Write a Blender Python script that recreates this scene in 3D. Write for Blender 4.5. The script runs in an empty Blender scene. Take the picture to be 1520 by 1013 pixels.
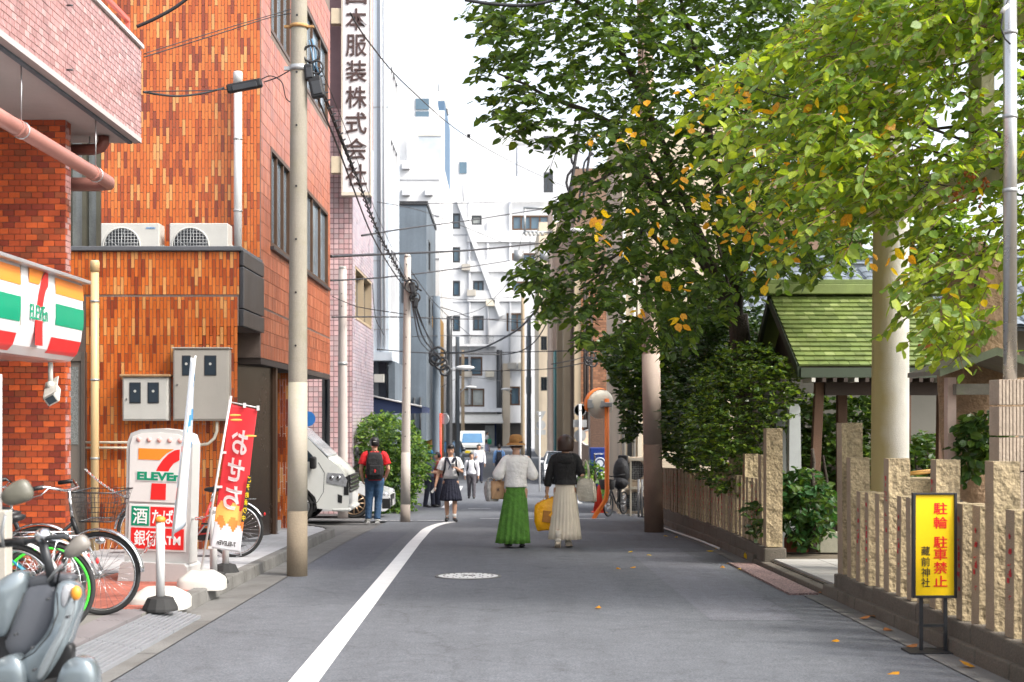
import bpy, bmesh, math, random
import numpy as np
from mathutils import Vector, Matrix
rnd = random.Random(7)
NR = np.random.RandomState(11)
S = bpy.context.scene
C = S.collection
PI = math.pi
# ---------------------------------------------------------------- camera, sky, sun, exposure
F, CX, HY, CH = 2000.0, 747.0, 620.0, 1.42      # focal length / principal column / horizon row (photo pixels), eye height
cd = bpy.data.cameras.new('camera'); cam = bpy.data.objects.new('camera', cd); C.objects.link(cam); S.camera = cam
cam.location = (0, 0, CH); cam.rotation_euler = (PI / 2, 0, 0)
cd.sensor_width = 36; cd.lens = 36 * F / 1520
cd.shift_x = (760 - CX) / 1520; cd.shift_y = (HY - 506.5) / 1520
cd.clip_start = .1; cd.clip_end = 3000
cd.dof.use_dof = True; cd.dof.focus_distance = 14.5; cd.dof.aperture_fstop = 3.4
SUN_EL, SUN_AZ = math.radians(46), math.radians(118)     # azimuth clockwise from +Y: the sun stands to the right, a little behind the camera
W = bpy.data.worlds.new('World'); S.world = W; W.use_nodes = True
nt = W.node_tree; nt.nodes.clear()
sky = nt.nodes.new('ShaderNodeTexSky'); sky.sky_type = 'NISHITA'; sky.sun_disc = False
sky.sun_elevation = SUN_EL; sky.sun_rotation = SUN_AZ; sky.air_density = 1.0; sky.dust_density = 4.5; sky.ozone_density = 1.0
hs = nt.nodes.new('ShaderNodeHueSaturation'); hs.inputs['Saturation'].default_value = .38
bg = nt.nodes.new('ShaderNodeBackground'); bg.inputs['Strength'].default_value = .15
wo = nt.nodes.new('ShaderNodeOutputWorld')
nt.links.new(sky.outputs[0], hs.inputs['Color']); nt.links.new(hs.outputs[0], bg.inputs['Color']); nt.links.new(bg.outputs[0], wo.inputs['Surface'])
sl = bpy.data.lights.new('sun', 'SUN'); sl.energy = .95; sl.angle = math.radians(11.0); sl.color = (1, .93, .82)
so = bpy.data.objects.new('sun', sl); C.objects.link(so)
sd = Vector((math.sin(SUN_AZ) * math.cos(SUN_EL), math.cos(SUN_AZ) * math.cos(SUN_EL), math.sin(SUN_EL)))
so.rotation_euler = sd.to_track_quat('Z', 'Y').to_euler(); so.location = (30, -10, 40)
S.view_settings.view_transform = 'Standard'; S.view_settings.look = 'None'; S.view_settings.gamma = 1
S.view_settings.use_curve_mapping = False; S.view_settings.exposure = 1.62
S.render.engine = 'CYCLES'; S.cycles.max_bounces = 7; S.cycles.transparent_max_bounces = 8
S.cycles.use_denoising = True; S.cycles.sample_clamp_indirect = 6
# ---------------------------------------------------------------- geometry of the place
def at(px, py, Y): return Vector(((px - CX) * Y / F, Y, CH - (py - HY) * Y / F))
GY = [-60, 0, 10, 20, 27, 33, 47, 60, 105, 130, 900]; GZ = [0.9, 0, -.215, -.445, -.68, -.95, -1.38, -1.5, -1.33, -1.1, -1.1]
def G(y): return float(np.interp(y, GY, GZ))
def gy(py, h=0.0):                                # distance of the ground point (raised by h) seen on a row of the photo
    lo, hi = 2.0, 300.0
    for _ in range(50):
        m = (lo + hi) / 2
        if HY + F * (CH - G(m) - h) / m > py: lo = m
        else: hi = m
    return lo
def gp(px, py, h=0.0):
    y = gy(py, h); return Vector(((px - CX) * y / F, y, G(y) + h))
# ---------------------------------------------------------------- materials
MATS = {}
def mat(name, col=None, rough=.7, var=.12, vs=2.0, bump=0.0, bs=60.0, metal=0.0, spec=.5, rand=0.0, streak=0.0, stain=None, sts=1.2, coat=0.0, alpha=1.0, trans=0.0, emit=0.0, attr=False, fine=.5, stm=.55):
    if name in MATS: return MATS[name]
    m = bpy.data.materials.new(name); m.use_nodes = True; MATS[name] = m
    n = m.node_tree.nodes; L = m.node_tree.links; b = n['Principled BSDF']
    col = tuple(col); m.diffuse_color = (*col, 1)
    tc = n.new('ShaderNodeTexCoord'); src = tc.outputs['Object']
    nz = n.new('ShaderNodeTexNoise'); nz.inputs['Scale'].default_value = vs; nz.inputs['Detail'].default_value = 6; nz.inputs['Roughness'].default_value = .62
    L.new(src, nz.inputs['Vector'])
    cr = n.new('ShaderNodeMapRange'); cr.inputs['From Min'].default_value = .3; cr.inputs['From Max'].default_value = .7
    cr.inputs['To Min'].default_value = 1 - var; cr.inputs['To Max'].default_value = 1 + var
    L.new(nz.outputs['Fac'], cr.inputs['Value'])
    fz = n.new('ShaderNodeTexNoise'); fz.inputs['Scale'].default_value = bs; fz.inputs['Detail'].default_value = 3
    L.new(src, fz.inputs['Vector'])
    fr = n.new('ShaderNodeMapRange'); fr.inputs['From Min'].default_value = .25; fr.inputs['From Max'].default_value = .75
    fr.inputs['To Min'].default_value = 1 - var * fine; fr.inputs['To Max'].default_value = 1 + var * fine
    L.new(fz.outputs['Fac'], fr.inputs['Value'])
    mu = n.new('ShaderNodeMath'); mu.operation = 'MULTIPLY'; L.new(cr.outputs[0], mu.inputs[0]); L.new(fr.outputs[0], mu.inputs[1])
    fac = mu.outputs[0]
    if rand:
        oi = n.new('ShaderNodeObjectInfo'); rr = n.new('ShaderNodeMapRange'); rr.inputs['To Min'].default_value = 1 - rand; rr.inputs['To Max'].default_value = 1 + rand
        L.new(oi.outputs['Random'], rr.inputs['Value'])
        m2 = n.new('ShaderNodeMath'); m2.operation = 'MULTIPLY'; L.new(fac, m2.inputs[0]); L.new(rr.outputs[0], m2.inputs[1]); fac = m2.outputs[0]
    if streak:
        mp = n.new('ShaderNodeMapping'); mp.inputs['Scale'].default_value = (2.2, 2.2, .16); L.new(src, mp.inputs['Vector'])
        sz = n.new('ShaderNodeTexNoise'); sz.inputs['Scale'].default_value = 1.0; sz.inputs['Detail'].default_value = 4; L.new(mp.outputs[0], sz.inputs['Vector'])
        sr = n.new('ShaderNodeMapRange'); sr.inputs['From Min'].default_value = .35; sr.inputs['From Max'].default_value = .7; sr.inputs['To Min'].default_value = 1 - streak; sr.inputs['To Max'].default_value = 1 + streak * .4
        L.new(sz.outputs['Fac'], sr.inputs['Value'])
        m3 = n.new('ShaderNodeMath'); m3.operation = 'MULTIPLY'; L.new(fac, m3.inputs[0]); L.new(sr.outputs[0], m3.inputs[1]); fac = m3.outputs[0]
    vm = n.new('ShaderNodeVectorMath'); vm.operation = 'SCALE'; vm.inputs[0].default_value = col
    if attr:
        an = n.new('ShaderNodeAttribute'); an.attribute_name = 'tint'; L.new(an.outputs['Color'], vm.inputs[0])
    L.new(fac, vm.inputs['Scale']); out = vm.outputs[0]
    if stain:
        tz = n.new('ShaderNodeTexNoise'); tz.inputs['Scale'].default_value = sts; tz.inputs['Detail'].default_value = 8; tz.inputs['Roughness'].default_value = .7; L.new(src, tz.inputs['Vector'])
        tr = n.new('ShaderNodeMapRange'); tr.inputs['From Min'].default_value = stm; tr.inputs['From Max'].default_value = stm + .2; tr.inputs['To Max'].default_value = .75; L.new(tz.outputs['Fac'], tr.inputs['Value'])
        mx = n.new('ShaderNodeMix'); mx.data_type = 'RGBA'; mx.inputs['B'].default_value = (*stain, 1)
        L.new(tr.outputs[0], mx.inputs['Factor']); L.new(out, mx.inputs['A']); out = mx.outputs['Result']
    L.new(out, b.inputs['Base Color'])
    b.inputs['Roughness'].default_value = rough; b.inputs['Metallic'].default_value = metal
    b.inputs['Specular IOR Level'].default_value = spec; b.inputs['Coat Weight'].default_value = coat; b.inputs['Coat Roughness'].default_value = .08
    rv = n.new('ShaderNodeMapRange'); rv.inputs['To Min'].default_value = max(.03, rough - .12); rv.inputs['To Max'].default_value = min(1, rough + .12)
    L.new(nz.outputs['Fac'], rv.inputs['Value']); L.new(rv.outputs[0], b.inputs['Roughness'])
    if alpha < 1: b.inputs['Alpha'].default_value = alpha
    if trans: b.inputs['Transmission Weight'].default_value = trans
    if emit: b.inputs['Emission Color'].default_value = (*col, 1); b.inputs['Emission Strength'].default_value = emit
    if bump:
        bp = n.new('ShaderNodeBump'); bp.inputs['Strength'].default_value = min(1, bump); bp.inputs['Distance'].default_value = .01 * max(1, bump)
        L.new(fz.outputs['Fac'], bp.inputs['Height']); L.new(bp.outputs[0], b.inputs['Normal'])
    return m
def leafmat(name, col, trans=.45, rough=.45, var=.25):
    m = bpy.data.materials.new(name); m.use_nodes = True; MATS[name] = m
    n = m.node_tree.nodes; L = m.node_tree.links; b = n['Principled BSDF']; o = n['Material Output']
    tc = n.new('ShaderNodeTexCoord'); nz = n.new('ShaderNodeTexNoise'); nz.inputs['Scale'].default_value = 9; nz.inputs['Detail'].default_value = 2; L.new(tc.outputs['Object'], nz.inputs['Vector'])
    mr = n.new('ShaderNodeMapRange'); mr.inputs['From Min'].default_value = .3; mr.inputs['From Max'].default_value = .7; mr.inputs['To Min'].default_value = 1 - var; mr.inputs['To Max'].default_value = 1 + var
    L.new(nz.outputs['Fac'], mr.inputs['Value'])
    vm = n.new('ShaderNodeVectorMath'); vm.operation = 'SCALE'; vm.inputs[0].default_value = col; L.new(mr.outputs[0], vm.inputs['Scale'])
    L.new(vm.outputs[0], b.inputs['Base Color']); b.inputs['Roughness'].default_value = rough; b.inputs['Specular IOR Level'].default_value = .4
    tr = n.new('ShaderNodeBsdfTranslucent'); v2 = n.new('ShaderNodeVectorMath'); v2.operation = 'MULTIPLY'; v2.inputs[1].default_value = (1.35, 1.35, .45); L.new(vm.outputs[0], v2.inputs[0]); L.new(v2.outputs[0], tr.inputs['Color'])
    mx = n.new('ShaderNodeMixShader'); mx.inputs[0].default_value = trans; L.new(b.outputs[0], mx.inputs[1]); L.new(tr.outputs[0], mx.inputs[2]); L.new(mx.outputs[0], o.inputs['Surface'])
    m.diffuse_color = (*col, 1); return m
# ---------------------------------------------------------------- mesh builder
ORG = {}
class MB:
    def __init__(s): s.v = []; s.f = []; s.m = []; s.sm = []; s.mi = 0; s.s = False
    def add(s, vs, fs, smooth=None):
        b = len(s.v); s.v.extend([tuple(p) for p in vs])
        k = s.s if smooth is None else smooth
        for f in fs: s.f.append([b + i for i in f]); s.m.append(s.mi); s.sm.append(k)
        return s
    def box(s, x0, x1, y0, y1, z0, z1):
        x0, x1 = min(x0, x1), max(x0, x1); y0, y1 = min(y0, y1), max(y0, y1); z0, z1 = min(z0, z1), max(z0, z1)
        return s.add([(x0,y0,z0),(x1,y0,z0),(x1,y1,z0),(x0,y1,z0),(x0,y0,z1),(x1,y0,z1),(x1,y1,z1),(x0,y1,z1)],
                     [(0,3,2,1),(4,5,6,7),(0,1,5,4),(1,2,6,5),(2,3,7,6),(3,0,4,7)], False)
    def obox(s, c, sz, M=None):
        vs = [Vector((a*sz[0]/2, b*sz[1]/2, d*sz[2]/2)) for d in (-1,1) for a,b in ((-1,-1),(1,-1),(1,1),(-1,1))]
        if M is not None: vs = [M @ v for v in vs]
        return s.add([Vector(c) + v for v in vs], [(0,3,2,1),(4,5,6,7),(0,1,5,4),(1,2,6,5),(2,3,7,6),(3,0,4,7)], False)
    def tube(s, pts, r, n=8, caps=True, ell=None, smooth=True):
        pts = [Vector(p) for p in pts]; m = len(pts); rs = r if isinstance(r, (list, tuple)) else [r] * m
        t0 = (pts[1] - pts[0]).normalized(); up = Vector((0,0,1)) if abs(t0.z) < .9 else Vector((0,1,0))
        u = t0.cross(up).normalized(); vs = []
        for i, p in enumerate(pts):
            t = (pts[min(i+1, m-1)] - pts[max(i-1, 0)])
            t = t.normalized() if t.length > 1e-9 else t0
            u = (u - t * u.dot(t)).normalized(); w = t.cross(u)
            for k in range(n):
                a = 2 * PI * k / n; ex = ell or 1
                vs.append(p + u * (math.cos(a) * rs[i]) + w * (math.sin(a) * rs[i] * ex))
        fs = [(i*n+k, i*n+(k+1)%n, (i+1)*n+(k+1)%n, (i+1)*n+k) for i in range(m-1) for k in range(n)]
        s.add(vs, fs, smooth)
        if caps: b = len(s.v) - m*n; s.f += [[b+k for k in range(n)][::-1], [b+(m-1)*n+k for k in range(n)]]; s.m += [s.mi]*2; s.sm += [False]*2
        return s
    def cyl(s, p0, p1, r0, r1=None, n=12, caps=True, smooth=True): return s.tube([p0, p1], [r0, r0 if r1 is None else r1], n, caps, smooth=smooth)
    def lathe(s, prof, c, n=16, smooth=True, sx=1, sy=1, fold=None):
        c = Vector(c); vs = []
        for j, (r, z) in enumerate(prof):
            for k in range(n):
                a = 2*PI*k/n; q = r * (1 + (fold(a, j) if fold else 0)); vs.append((c.x + q*math.cos(a)*sx, c.y + q*math.sin(a)*sy, c.z + z))
        m = len(prof); fs = [(i*n+k, i*n+(k+1)%n, (i+1)*n+(k+1)%n, (i+1)*n+k) for i in range(m-1) for k in range(n)]
        s.add(vs, fs, smooth); b = len(s.v) - m*n
        if prof[0][0] > 1e-4: s.f.append([b+k for k in range(n)][::-1]); s.m.append(s.mi); s.sm.append(False)
        if prof[-1][0] > 1e-4: s.f.append([b+(m-1)*n+k for k in range(n)]); s.m.append(s.mi); s.sm.append(False)
        return s
    def ball(s, c, r, n=12, M=None):
        r = r if isinstance(r, (list, tuple)) else (r, r, r); h = n // 2; vs = []
        for i in range(h + 1):
            t = PI * i / h
            for k in range(n):
                a = 2*PI*k/n; v = Vector((r[0]*math.sin(t)*math.cos(a), r[1]*math.sin(t)*math.sin(a), r[2]*math.cos(t)))
                vs.append(Vector(c) + (M @ v if M is not None else v))
        return s.add(vs, [(i*n+k, (i+1)*n+k, (i+1)*n+(k+1)%n, i*n+(k+1)%n) for i in range(h) for k in range(n)], True)
    def torus(s, c, R, r, ax='x', n=32, k=8, a0=0, a1=2*PI, ell=1):
        c = Vector(c); full = abs(a1 - a0) > 6.28; m = n if full else n + 1; vs = []
        for i in range(m):
            a = a0 + (a1 - a0) * i / n
            for j in range(k):
                b = 2*PI*j/k; q = R + r*math.cos(b); h = r*ell*math.sin(b); p, w = q*math.cos(a), q*math.sin(a)
                vs.append(c + Vector((h, p, w) if ax == 'x' else (p, h, w) if ax == 'y' else (p, w, h)))
        return s.add(vs, [(i*k+j, i*k+(j+1)%k, ((i+1)%m)*k+(j+1)%k, ((i+1)%m)*k+j) for i in range(n) for j in range(k)], True)
    def prism(s, poly, ax, a, b, smooth=False):
        def P(u, v, w): return (w, u, v) if ax == 'x' else (u, w, v) if ax == 'y' else (u, v, w)
        n = len(poly); vs = [P(u, v, a) for u, v in poly] + [P(u, v, b) for u, v in poly]
        s.add(vs, [(i, (i+1)%n, n+(i+1)%n, n+i) for i in range(n)], smooth)
        return s.add(vs, [list(range(n))[::-1], [n+i for i in range(n)]], False)
    def poly3(s, pts, off):                       # planar outline in 3-D given thickness by an offset vector
        pts = [Vector(p) for p in pts]; o = Vector(off); n = len(pts); vs = pts + [p + o for p in pts]
        return s.add(vs, [(i, (i+1)%n, n+(i+1)%n, n+i) for i in range(n)] + [list(range(n))[::-1], [n+i for i in range(n)]], False)
    def xf(s, M): s.v = [tuple(M @ Vector(p)) for p in s.v]; return s
    def loft(s, rings, n=24, fold=None, caps=(True, True)):
        """rings: (centre, rx, ry); fold(a, t) radial factor"""
        vs = []; m = len(rings)
        for i, (c, rx, ry) in enumerate(rings):
            for k in range(n):
                a = 2*PI*k/n; q = 1 + (fold(a, i/(m-1)) if fold else 0)
                vs.append((c[0] + rx*q*math.cos(a), c[1] + ry*q*math.sin(a), c[2]))
        s.add(vs, [(i*n+k, i*n+(k+1)%n, (i+1)*n+(k+1)%n, (i+1)*n+k) for i in range(m-1) for k in range(n)], True)
        b = len(s.v) - m*n
        if caps[0]: s.f.append([b+k for k in range(n)][::-1]); s.m.append(s.mi); s.sm.append(False)
        if caps[1]: s.f.append([b+(m-1)*n+k for k in range(n)]); s.m.append(s.mi); s.sm.append(False)
        return s
    def mesh(s, name, mats, org=(0,0,0)):
        me = bpy.data.meshes.new(name); o = Vector(org)
        me.from_pydata([(p[0]-o.x, p[1]-o.y, p[2]-o.z) for p in s.v], [], s.f)
        for m in (mats if isinstance(mats, (list, tuple)) else [mats]): me.materials.append(m)
        me.polygons.foreach_set('material_index', s.m); me.polygons.foreach_set('use_smooth', s.sm)
        bm = bmesh.new(); bm.from_mesh(me); bmesh.ops.recalc_face_normals(bm, faces=bm.faces); bm.to_mesh(me); bm.free()
        me.update(); return me
def link(name, me, parent=None, loc=(0,0,0), rot=None, org=(0,0,0)):
    o = bpy.data.objects.new(name, me); C.objects.link(o); o.location = loc
    if rot: o.rotation_euler = rot
    if parent is not None: o.parent = parent
    ORG[o.name] = Vector(org); return o
def thing(name, label, cat, loc=(0,0,0), rz=0, group=None):
    o = bpy.data.objects.new(name, None); C.objects.link(o); o.location = loc; o.rotation_euler = (0, 0, rz); o.empty_display_size = .2
    o['label'] = label; o['category'] = cat
    if group: o['group'] = group
    ORG[o.name] = Vector(loc); return o
def bev(o, w, seg=2, ang=40):
    m = o.modifiers.new('edge', 'BEVEL'); m.width = w; m.segments = seg; m.limit_method = 'ANGLE'; m.angle_limit = math.radians(ang); m.harden_normals = False; return o
def part(name, mb, mats, parent, local=False, bevel=0, loc=None, rot=None):
    """a child whose geometry was written in place coordinates (or, local=True, in the thing's own)"""
    org = (0,0,0) if local else ORG[parent.name]
    o = link(name, mb.mesh(name, mats, org), parent, org=ORG[parent.name])
    if loc is not None: o.location = loc
    if rot is not None: o.rotation_euler = rot
    if bevel: bev(o, bevel)
    return o
def solo(name, mb, mats, label, cat, loc=(0,0,0), group=None, bevel=0, kind=None, rz=0, local=False):
    o = link(name, mb.mesh(name, mats, (0,0,0) if local else loc), None, loc, org=loc)
    if rz: o.rotation_euler = (0,0,rz)
    if label: o['label'] = label
    if cat: o['category'] = cat
    if group: o['group'] = group
    if kind: o['kind'] = kind
    if bevel: bev(o, bevel)
    return o
def struct(name, mb, mats, loc=(0,0,0), bevel=0): return solo(name, mb, mats, None, None, loc, kind='structure', bevel=bevel)
def kids(o): return [c for c in ALLK.get(o.name, [])]
ALLK = {}
def children_of(o): return [c for c in bpy.data.objects if c.parent == o]
def dup(root, loc, rz=0, label=None, group=None, kidmap=None):
    def cp(o, p):
        c = o.copy(); C.objects.link(c); ORG[c.name] = ORG[o.name]
        if p is not None: c.parent = p
        for ch in o.children: cp(ch, c)
        return c
    r = cp(root, None); r.location = loc; r.rotation_euler = (0, 0, rz)
    if label: r['label'] = label
    if group: r['group'] = group
    return r
def pieces(name, mesh_list, places, parent, choose=None, rots=None):
    """alike pieces sharing mesh data: places are offsets from the parent's origin"""
    org = ORG[parent.name]; out = []
    for i, p in enumerate(places):
        me = mesh_list[choose[i] if choose is not None else i % len(mesh_list)]
        o = bpy.data.objects.new(name, me); C.objects.link(o); o.parent = parent; o.location = Vector(p) - org
        if rots is not None: o.rotation_euler = rots[i]
        out.append(o)
    return out
# ---------------------------------------------------------------- lettering (converted to meshes once, while the scene is small)
def glyphs(s, off=0.0, thick=.04, mirror=False):
    cu = bpy.data.curves.new('glyph', 'FONT'); cu.body = s; cu.size = 1; cu.extrude = thick / 2; cu.offset = off; cu.resolution_u = 3
    o = bpy.data.objects.new('glyph', cu); C.objects.link(o); bpy.context.view_layer.update()
    me = bpy.data.meshes.new_from_object(o.evaluated_get(bpy.context.evaluated_depsgraph_get()))
    bpy.data.objects.remove(o); bpy.data.curves.remove(cu)
    co = np.empty(len(me.vertices) * 3); me.vertices.foreach_get('co', co); co = co.reshape(-1, 3)
    fs = [list(p.vertices) for p in me.polygons]; bpy.data.meshes.remove(me)
    lo = co.min(0); hi = co.max(0); co[:, 0] = (co[:, 0] - lo[0]) / (hi[0] - lo[0]) - .5; co[:, 1] = (co[:, 1] - lo[1]) / (hi[1] - lo[1]) - .5
    co[:, 2] = co[:, 2] / max(thick, 1e-6)
    if mirror: co[:, 0] *= -1
    return co, fs
GC = {}
def text(mb, s, c, w, h, off=0.0, mirror=False, th=.004, U=(1,0,0), V=(0,0,1)):
    """fill the box w x h centred on c with the lettering; U, V are the reading and the upward directions"""
    k = (s, off, mirror)
    if k not in GC: GC[k] = glyphs(s, off, .04, mirror)
    co, fs = GC[k]; U = Vector(U); V = Vector(V); N = U.cross(V); c = Vector(c)
    return mb.add([c + U*(p[0]*w) + V*(p[1]*h) + N*(p[2]*th) for p in co], fs, False)
# ================================================================ materials
def roadmat(name, col):
    m = bpy.data.materials.new(name); m.use_nodes = True; MATS[name] = m; n = m.node_tree.nodes; L = m.node_tree.links; b = n['Principled BSDF']
    tc = n.new('ShaderNodeTexCoord')
    def noise(sc, det, st=(1,1,1), a=.3, c=.7, lo=.8, hi=1.2):
        mp = n.new('ShaderNodeMapping'); mp.inputs['Scale'].default_value = st; L.new(tc.outputs['Object'], mp.inputs['Vector'])
        z = n.new('ShaderNodeTexNoise'); z.inputs['Scale'].default_value = sc; z.inputs['Detail'].default_value = det; z.inputs['Roughness'].default_value = .65; L.new(mp.outputs[0], z.inputs['Vector'])
        r = n.new('ShaderNodeMapRange'); r.inputs['From Min'].default_value = a; r.inputs['From Max'].default_value = c; r.inputs['To Min'].default_value = lo; r.inputs['To Max'].default_value = hi; L.new(z.outputs['Fac'], r.inputs['Value']); return r.outputs[0], z.outputs['Fac']
    fs = [noise(.45, 6, lo=.86, hi=1.12)[0], noise(1.0, 4, (2.2,.10,1), lo=.90, hi=1.09)[0], noise(7, 5, lo=.86, hi=1.14)[0], noise(70, 3, a=.32, c=.68, lo=.62, hi=1.45)[0], noise(1.6, 8, a=.60, c=.66, lo=1, hi=.80)[0]]
    vo = n.new('ShaderNodeTexVoronoi'); vo.feature = 'DISTANCE_TO_EDGE'; vo.inputs['Scale'].default_value = .42
    dz = n.new('ShaderNodeTexNoise'); dz.inputs['Scale'].default_value = 3; dz.inputs['Detail'].default_value = 6; L.new(tc.outputs['Object'], dz.inputs['Vector'])
    mxv = n.new('ShaderNodeMix'); mxv.data_type = 'VECTOR'; mxv.inputs['Factor'].default_value = .22; L.new(tc.outputs['Object'], mxv.inputs['A']); L.new(dz.outputs['Color'], mxv.inputs['B']); L.new(mxv.outputs['Result'], vo.inputs['Vector'])
    cr = n.new('ShaderNodeMapRange'); cr.inputs['From Min'].default_value = .0; cr.inputs['From Max'].default_value = .006; cr.inputs['To Min'].default_value = .80; cr.inputs['To Max'].default_value = 1; L.new(vo.outputs['Distance'], cr.inputs['Value'])
    fs.append(cr.outputs[0]); cur = fs[0]
    for f in fs[1:]:
        q = n.new('ShaderNodeMath'); q.operation = 'MULTIPLY'; L.new(cur, q.inputs[0]); L.new(f, q.inputs[1]); cur = q.outputs[0]
    v = n.new('ShaderNodeVectorMath'); v.operation = 'SCALE'; v.inputs[0].default_value = col; L.new(cur, v.inputs['Scale']); L.new(v.outputs[0], b.inputs['Base Color'])
    b.inputs['Roughness'].default_value = .82; bf, z = noise(110, 3); bp = n.new('ShaderNodeBump'); bp.inputs['Strength'].default_value = .5; bp.inputs['Distance'].default_value = .008; L.new(z, bp.inputs['Height']); L.new(bp.outputs[0], b.inputs['Normal']); return m
asphalt = roadmat('asphalt', (.104,.112,.126))
asph_old = mat('old_asphalt', (.12,.118,.118), .88, .2, .6, bump=.9, bs=120, fine=1.5, stain=(.07,.068,.066), sts=.8, stm=.52)
conc = mat('concrete', (.165,.16,.145), .85, .16, 1.1, bump=.5, bs=90, stain=(.10,.095,.085), sts=1.4, fine=1.2)
black_joint = mat('open_joint', (.03,.03,.03), .9)
gutter = mat('gutter_concrete', (.15,.148,.142), .88, .2, 1.2, bump=.5, bs=90, stain=(.085,.08,.072), sts=1.3, stm=.5)
kerbm = mat('kerb_concrete', (.17,.165,.155), .85, .2, 1.6, bump=.6, bs=80, stain=(.09,.085,.075), sts=2.2, stm=.48)
kerbr = mat('stained_kerb', (.125,.108,.085), .9, .22, 1.8, bump=.7, bs=70, stain=(.055,.048,.035), sts=1.8, stm=.47, fine=1.2)
whitep = mat('white_road_paint', (.72,.72,.71), .7, .08, 3, bs=60, stain=(.45,.45,.44), sts=7, stm=.62, fine=1.2)
TILES = [mat('glazed_tile_%s' % n, c, .32, .09, 3, bs=40, rand=.07, streak=.10) for n, c in
    (('orange', (.55,.128,.024)), ('rust', (.38,.075,.018)), ('brown', (.25,.048,.018)), ('sand', (.64,.29,.095)), ('amber', (.60,.165,.034)))]
grout = mat('dark_grout', (.16,.12,.10), .9, .2, 4)
groutl = mat('pale_grout', (.36,.24,.22), .9, .15, 4)
BRK = [mat('brick_%s' % n, c, .45, .15, 4, bs=50, rand=.14) for n, c in
    (('red', (.36,.062,.019)), ('dark', (.21,.034,.017)), ('bright', (.50,.092,.022)), ('brown', (.25,.06,.024)))]
PNK = [mat('balcony_tile_%s' % n, c, .28, .12, 4, bs=40, rand=.1) for n, c in
    (('rose', (.40,.205,.19)), ('dusty', (.36,.18,.165)), ('pale', (.46,.27,.25)), ('brown', (.31,.15,.135)))]
TERR = [mat('side_tile_%s' % n, c, .35, .14, 3, bs=40, rand=.1, streak=.1) for n, c in
    (('terracotta', (.39,.105,.045)), ('russet', (.33,.085,.036)), ('salmon', (.45,.14,.065)))]
pinkw = mat('pink_wall_tile', (.52,.385,.385), .35, .08, 1, bs=30, streak=.1)
bluepink = mat('mauve_wall_tile', (.46,.42,.48), .3, .08, 1, bs=30, streak=.1)
darkgrid = mat('joint_line', (.24,.15,.16), .8, .1)
whitew = mat('white_render', (.66,.665,.67), .8, .06, .5, bs=20, streak=.07)
bluew = mat('pale_blue_render', (.52,.58,.64), .75, .06, .5, bs=20, streak=.1)
greyw = mat('light_grey_render', (.60,.61,.63), .8, .06, .4, bs=20, streak=.1)
darkw = mat('slate_grey_render', (.13,.16,.19), .8, .15, .5, bs=20, streak=.2)
beigew = mat('beige_render', (.58,.49,.37), .8, .08, .6, bs=20, streak=.14)
tanw = mat('tan_column_render', (.42,.33,.22), .8, .1, .6, streak=.2)
brownb = mat('brown_wall_brick', (.27,.125,.065), .75, .2, 5, bs=60)
brownm = mat('brick_mortar', (.20,.13,.09), .9, .1, 5)
granb = mat('brown_granite', (.11,.065,.045), .4, .5, 25, bs=90, fine=1.5)
soffit = mat('soffit_paint', (.42,.38,.37), .8, .08, .8, stain=(.30,.27,.26), sts=.8)
white = mat('white_enamel', (.58,.58,.57), .35, .06, 3, coat=.2)
offwhite = mat('warm_white_plastic', (.52,.51,.47), .4, .07, 3, stain=(.5,.47,.38), sts=3, stm=.6)
cream = mat('cream_pipe_paint', (.66,.47,.24), .4, .08, 2, streak=.12)
ivory = mat('ivory_paint', (.62,.57,.46), .5, .08, 2, streak=.1)
greybox = mat('grey_box_paint', (.42,.39,.34), .5, .06, 1.5, streak=.1)
black = mat('black_plastic', (.012,.012,.013), .45, .2, 5)
dgrey = mat('dark_grey_metal', (.045,.048,.052), .4, .15, 3, metal=.3)
rubber = mat('black_rubber', (.022,.022,.022), .8, .15, 8)
steel = mat('bare_steel', (.55,.56,.57), .3, .08, 4, metal=.9)
chrome = mat('polished_chrome', (.75,.76,.78), .12, .03, 4, metal=1)
galv = mat('galvanised_steel', (.42,.43,.43), .45, .12, 4, metal=.6)
brownmetal = mat('bronze_window_frame', (.10,.055,.032), .45, .12, 3, metal=.3)
glassd = mat('dark_window_glass', (.035,.05,.065), .08, .2, .8, spec=.9)
glassb = mat('blue_window_glass', (.07,.13,.18), .08, .2, .8, spec=.9)
glassl = mat('curtained_window_glass', (.34,.36,.34), .15, .25, 1.5, spec=.8)
polem = mat('pole_concrete', (.33,.30,.245), .85, .14, 1.5, bump=.5, bs=70, streak=.18, stain=(.24,.225,.13), sts=.8, stm=.52)
polew = mat('pole_concrete_pale', (.47,.43,.39), .85, .1, 1.5, bump=.4, bs=70, streak=.12)
polep = mat('pole_concrete_brown', (.48,.36,.285), .85, .12, 1.2, bump=.4, bs=70, streak=.18)
polep2 = mat('pole_sleeve_grey', (.46,.37,.31), .8, .12, 1.2, bump=.4, bs=70, streak=.15)
cablem = mat('black_cable_sheath', (.018,.018,.02), .5, .1, 4)
redpipe = mat('pink_pipe_paint', (.37,.165,.135), .45, .1, 3, streak=.12)
darkpipe = mat('maroon_pipe_paint', (.17,.055,.04), .45, .15, 3)
redrail = mat('red_rail_paint', (.58,.12,.09), .5, .1, 3)
red = mat('signal_red', (.72,.022,.022), .35, .06, 3)
orange = mat('sign_orange', (.88,.26,.03), .35, .05, 3)
green = mat('sign_green', (.0,.26,.14), .35, .05, 3)
yellow = mat('sign_yellow', (.90,.66,.01), .4, .05, 3)
inkred = mat('lettering_red', (.70,.012,.012), .5, .05)
inkblk = mat('lettering_black', (.03,.022,.02), .5, .05)
inkbrn = mat('lettering_dark_brown', (.07,.038,.035), .5, .1)
inkw = mat('lettering_white', (.85,.85,.84), .45, .03)
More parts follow.
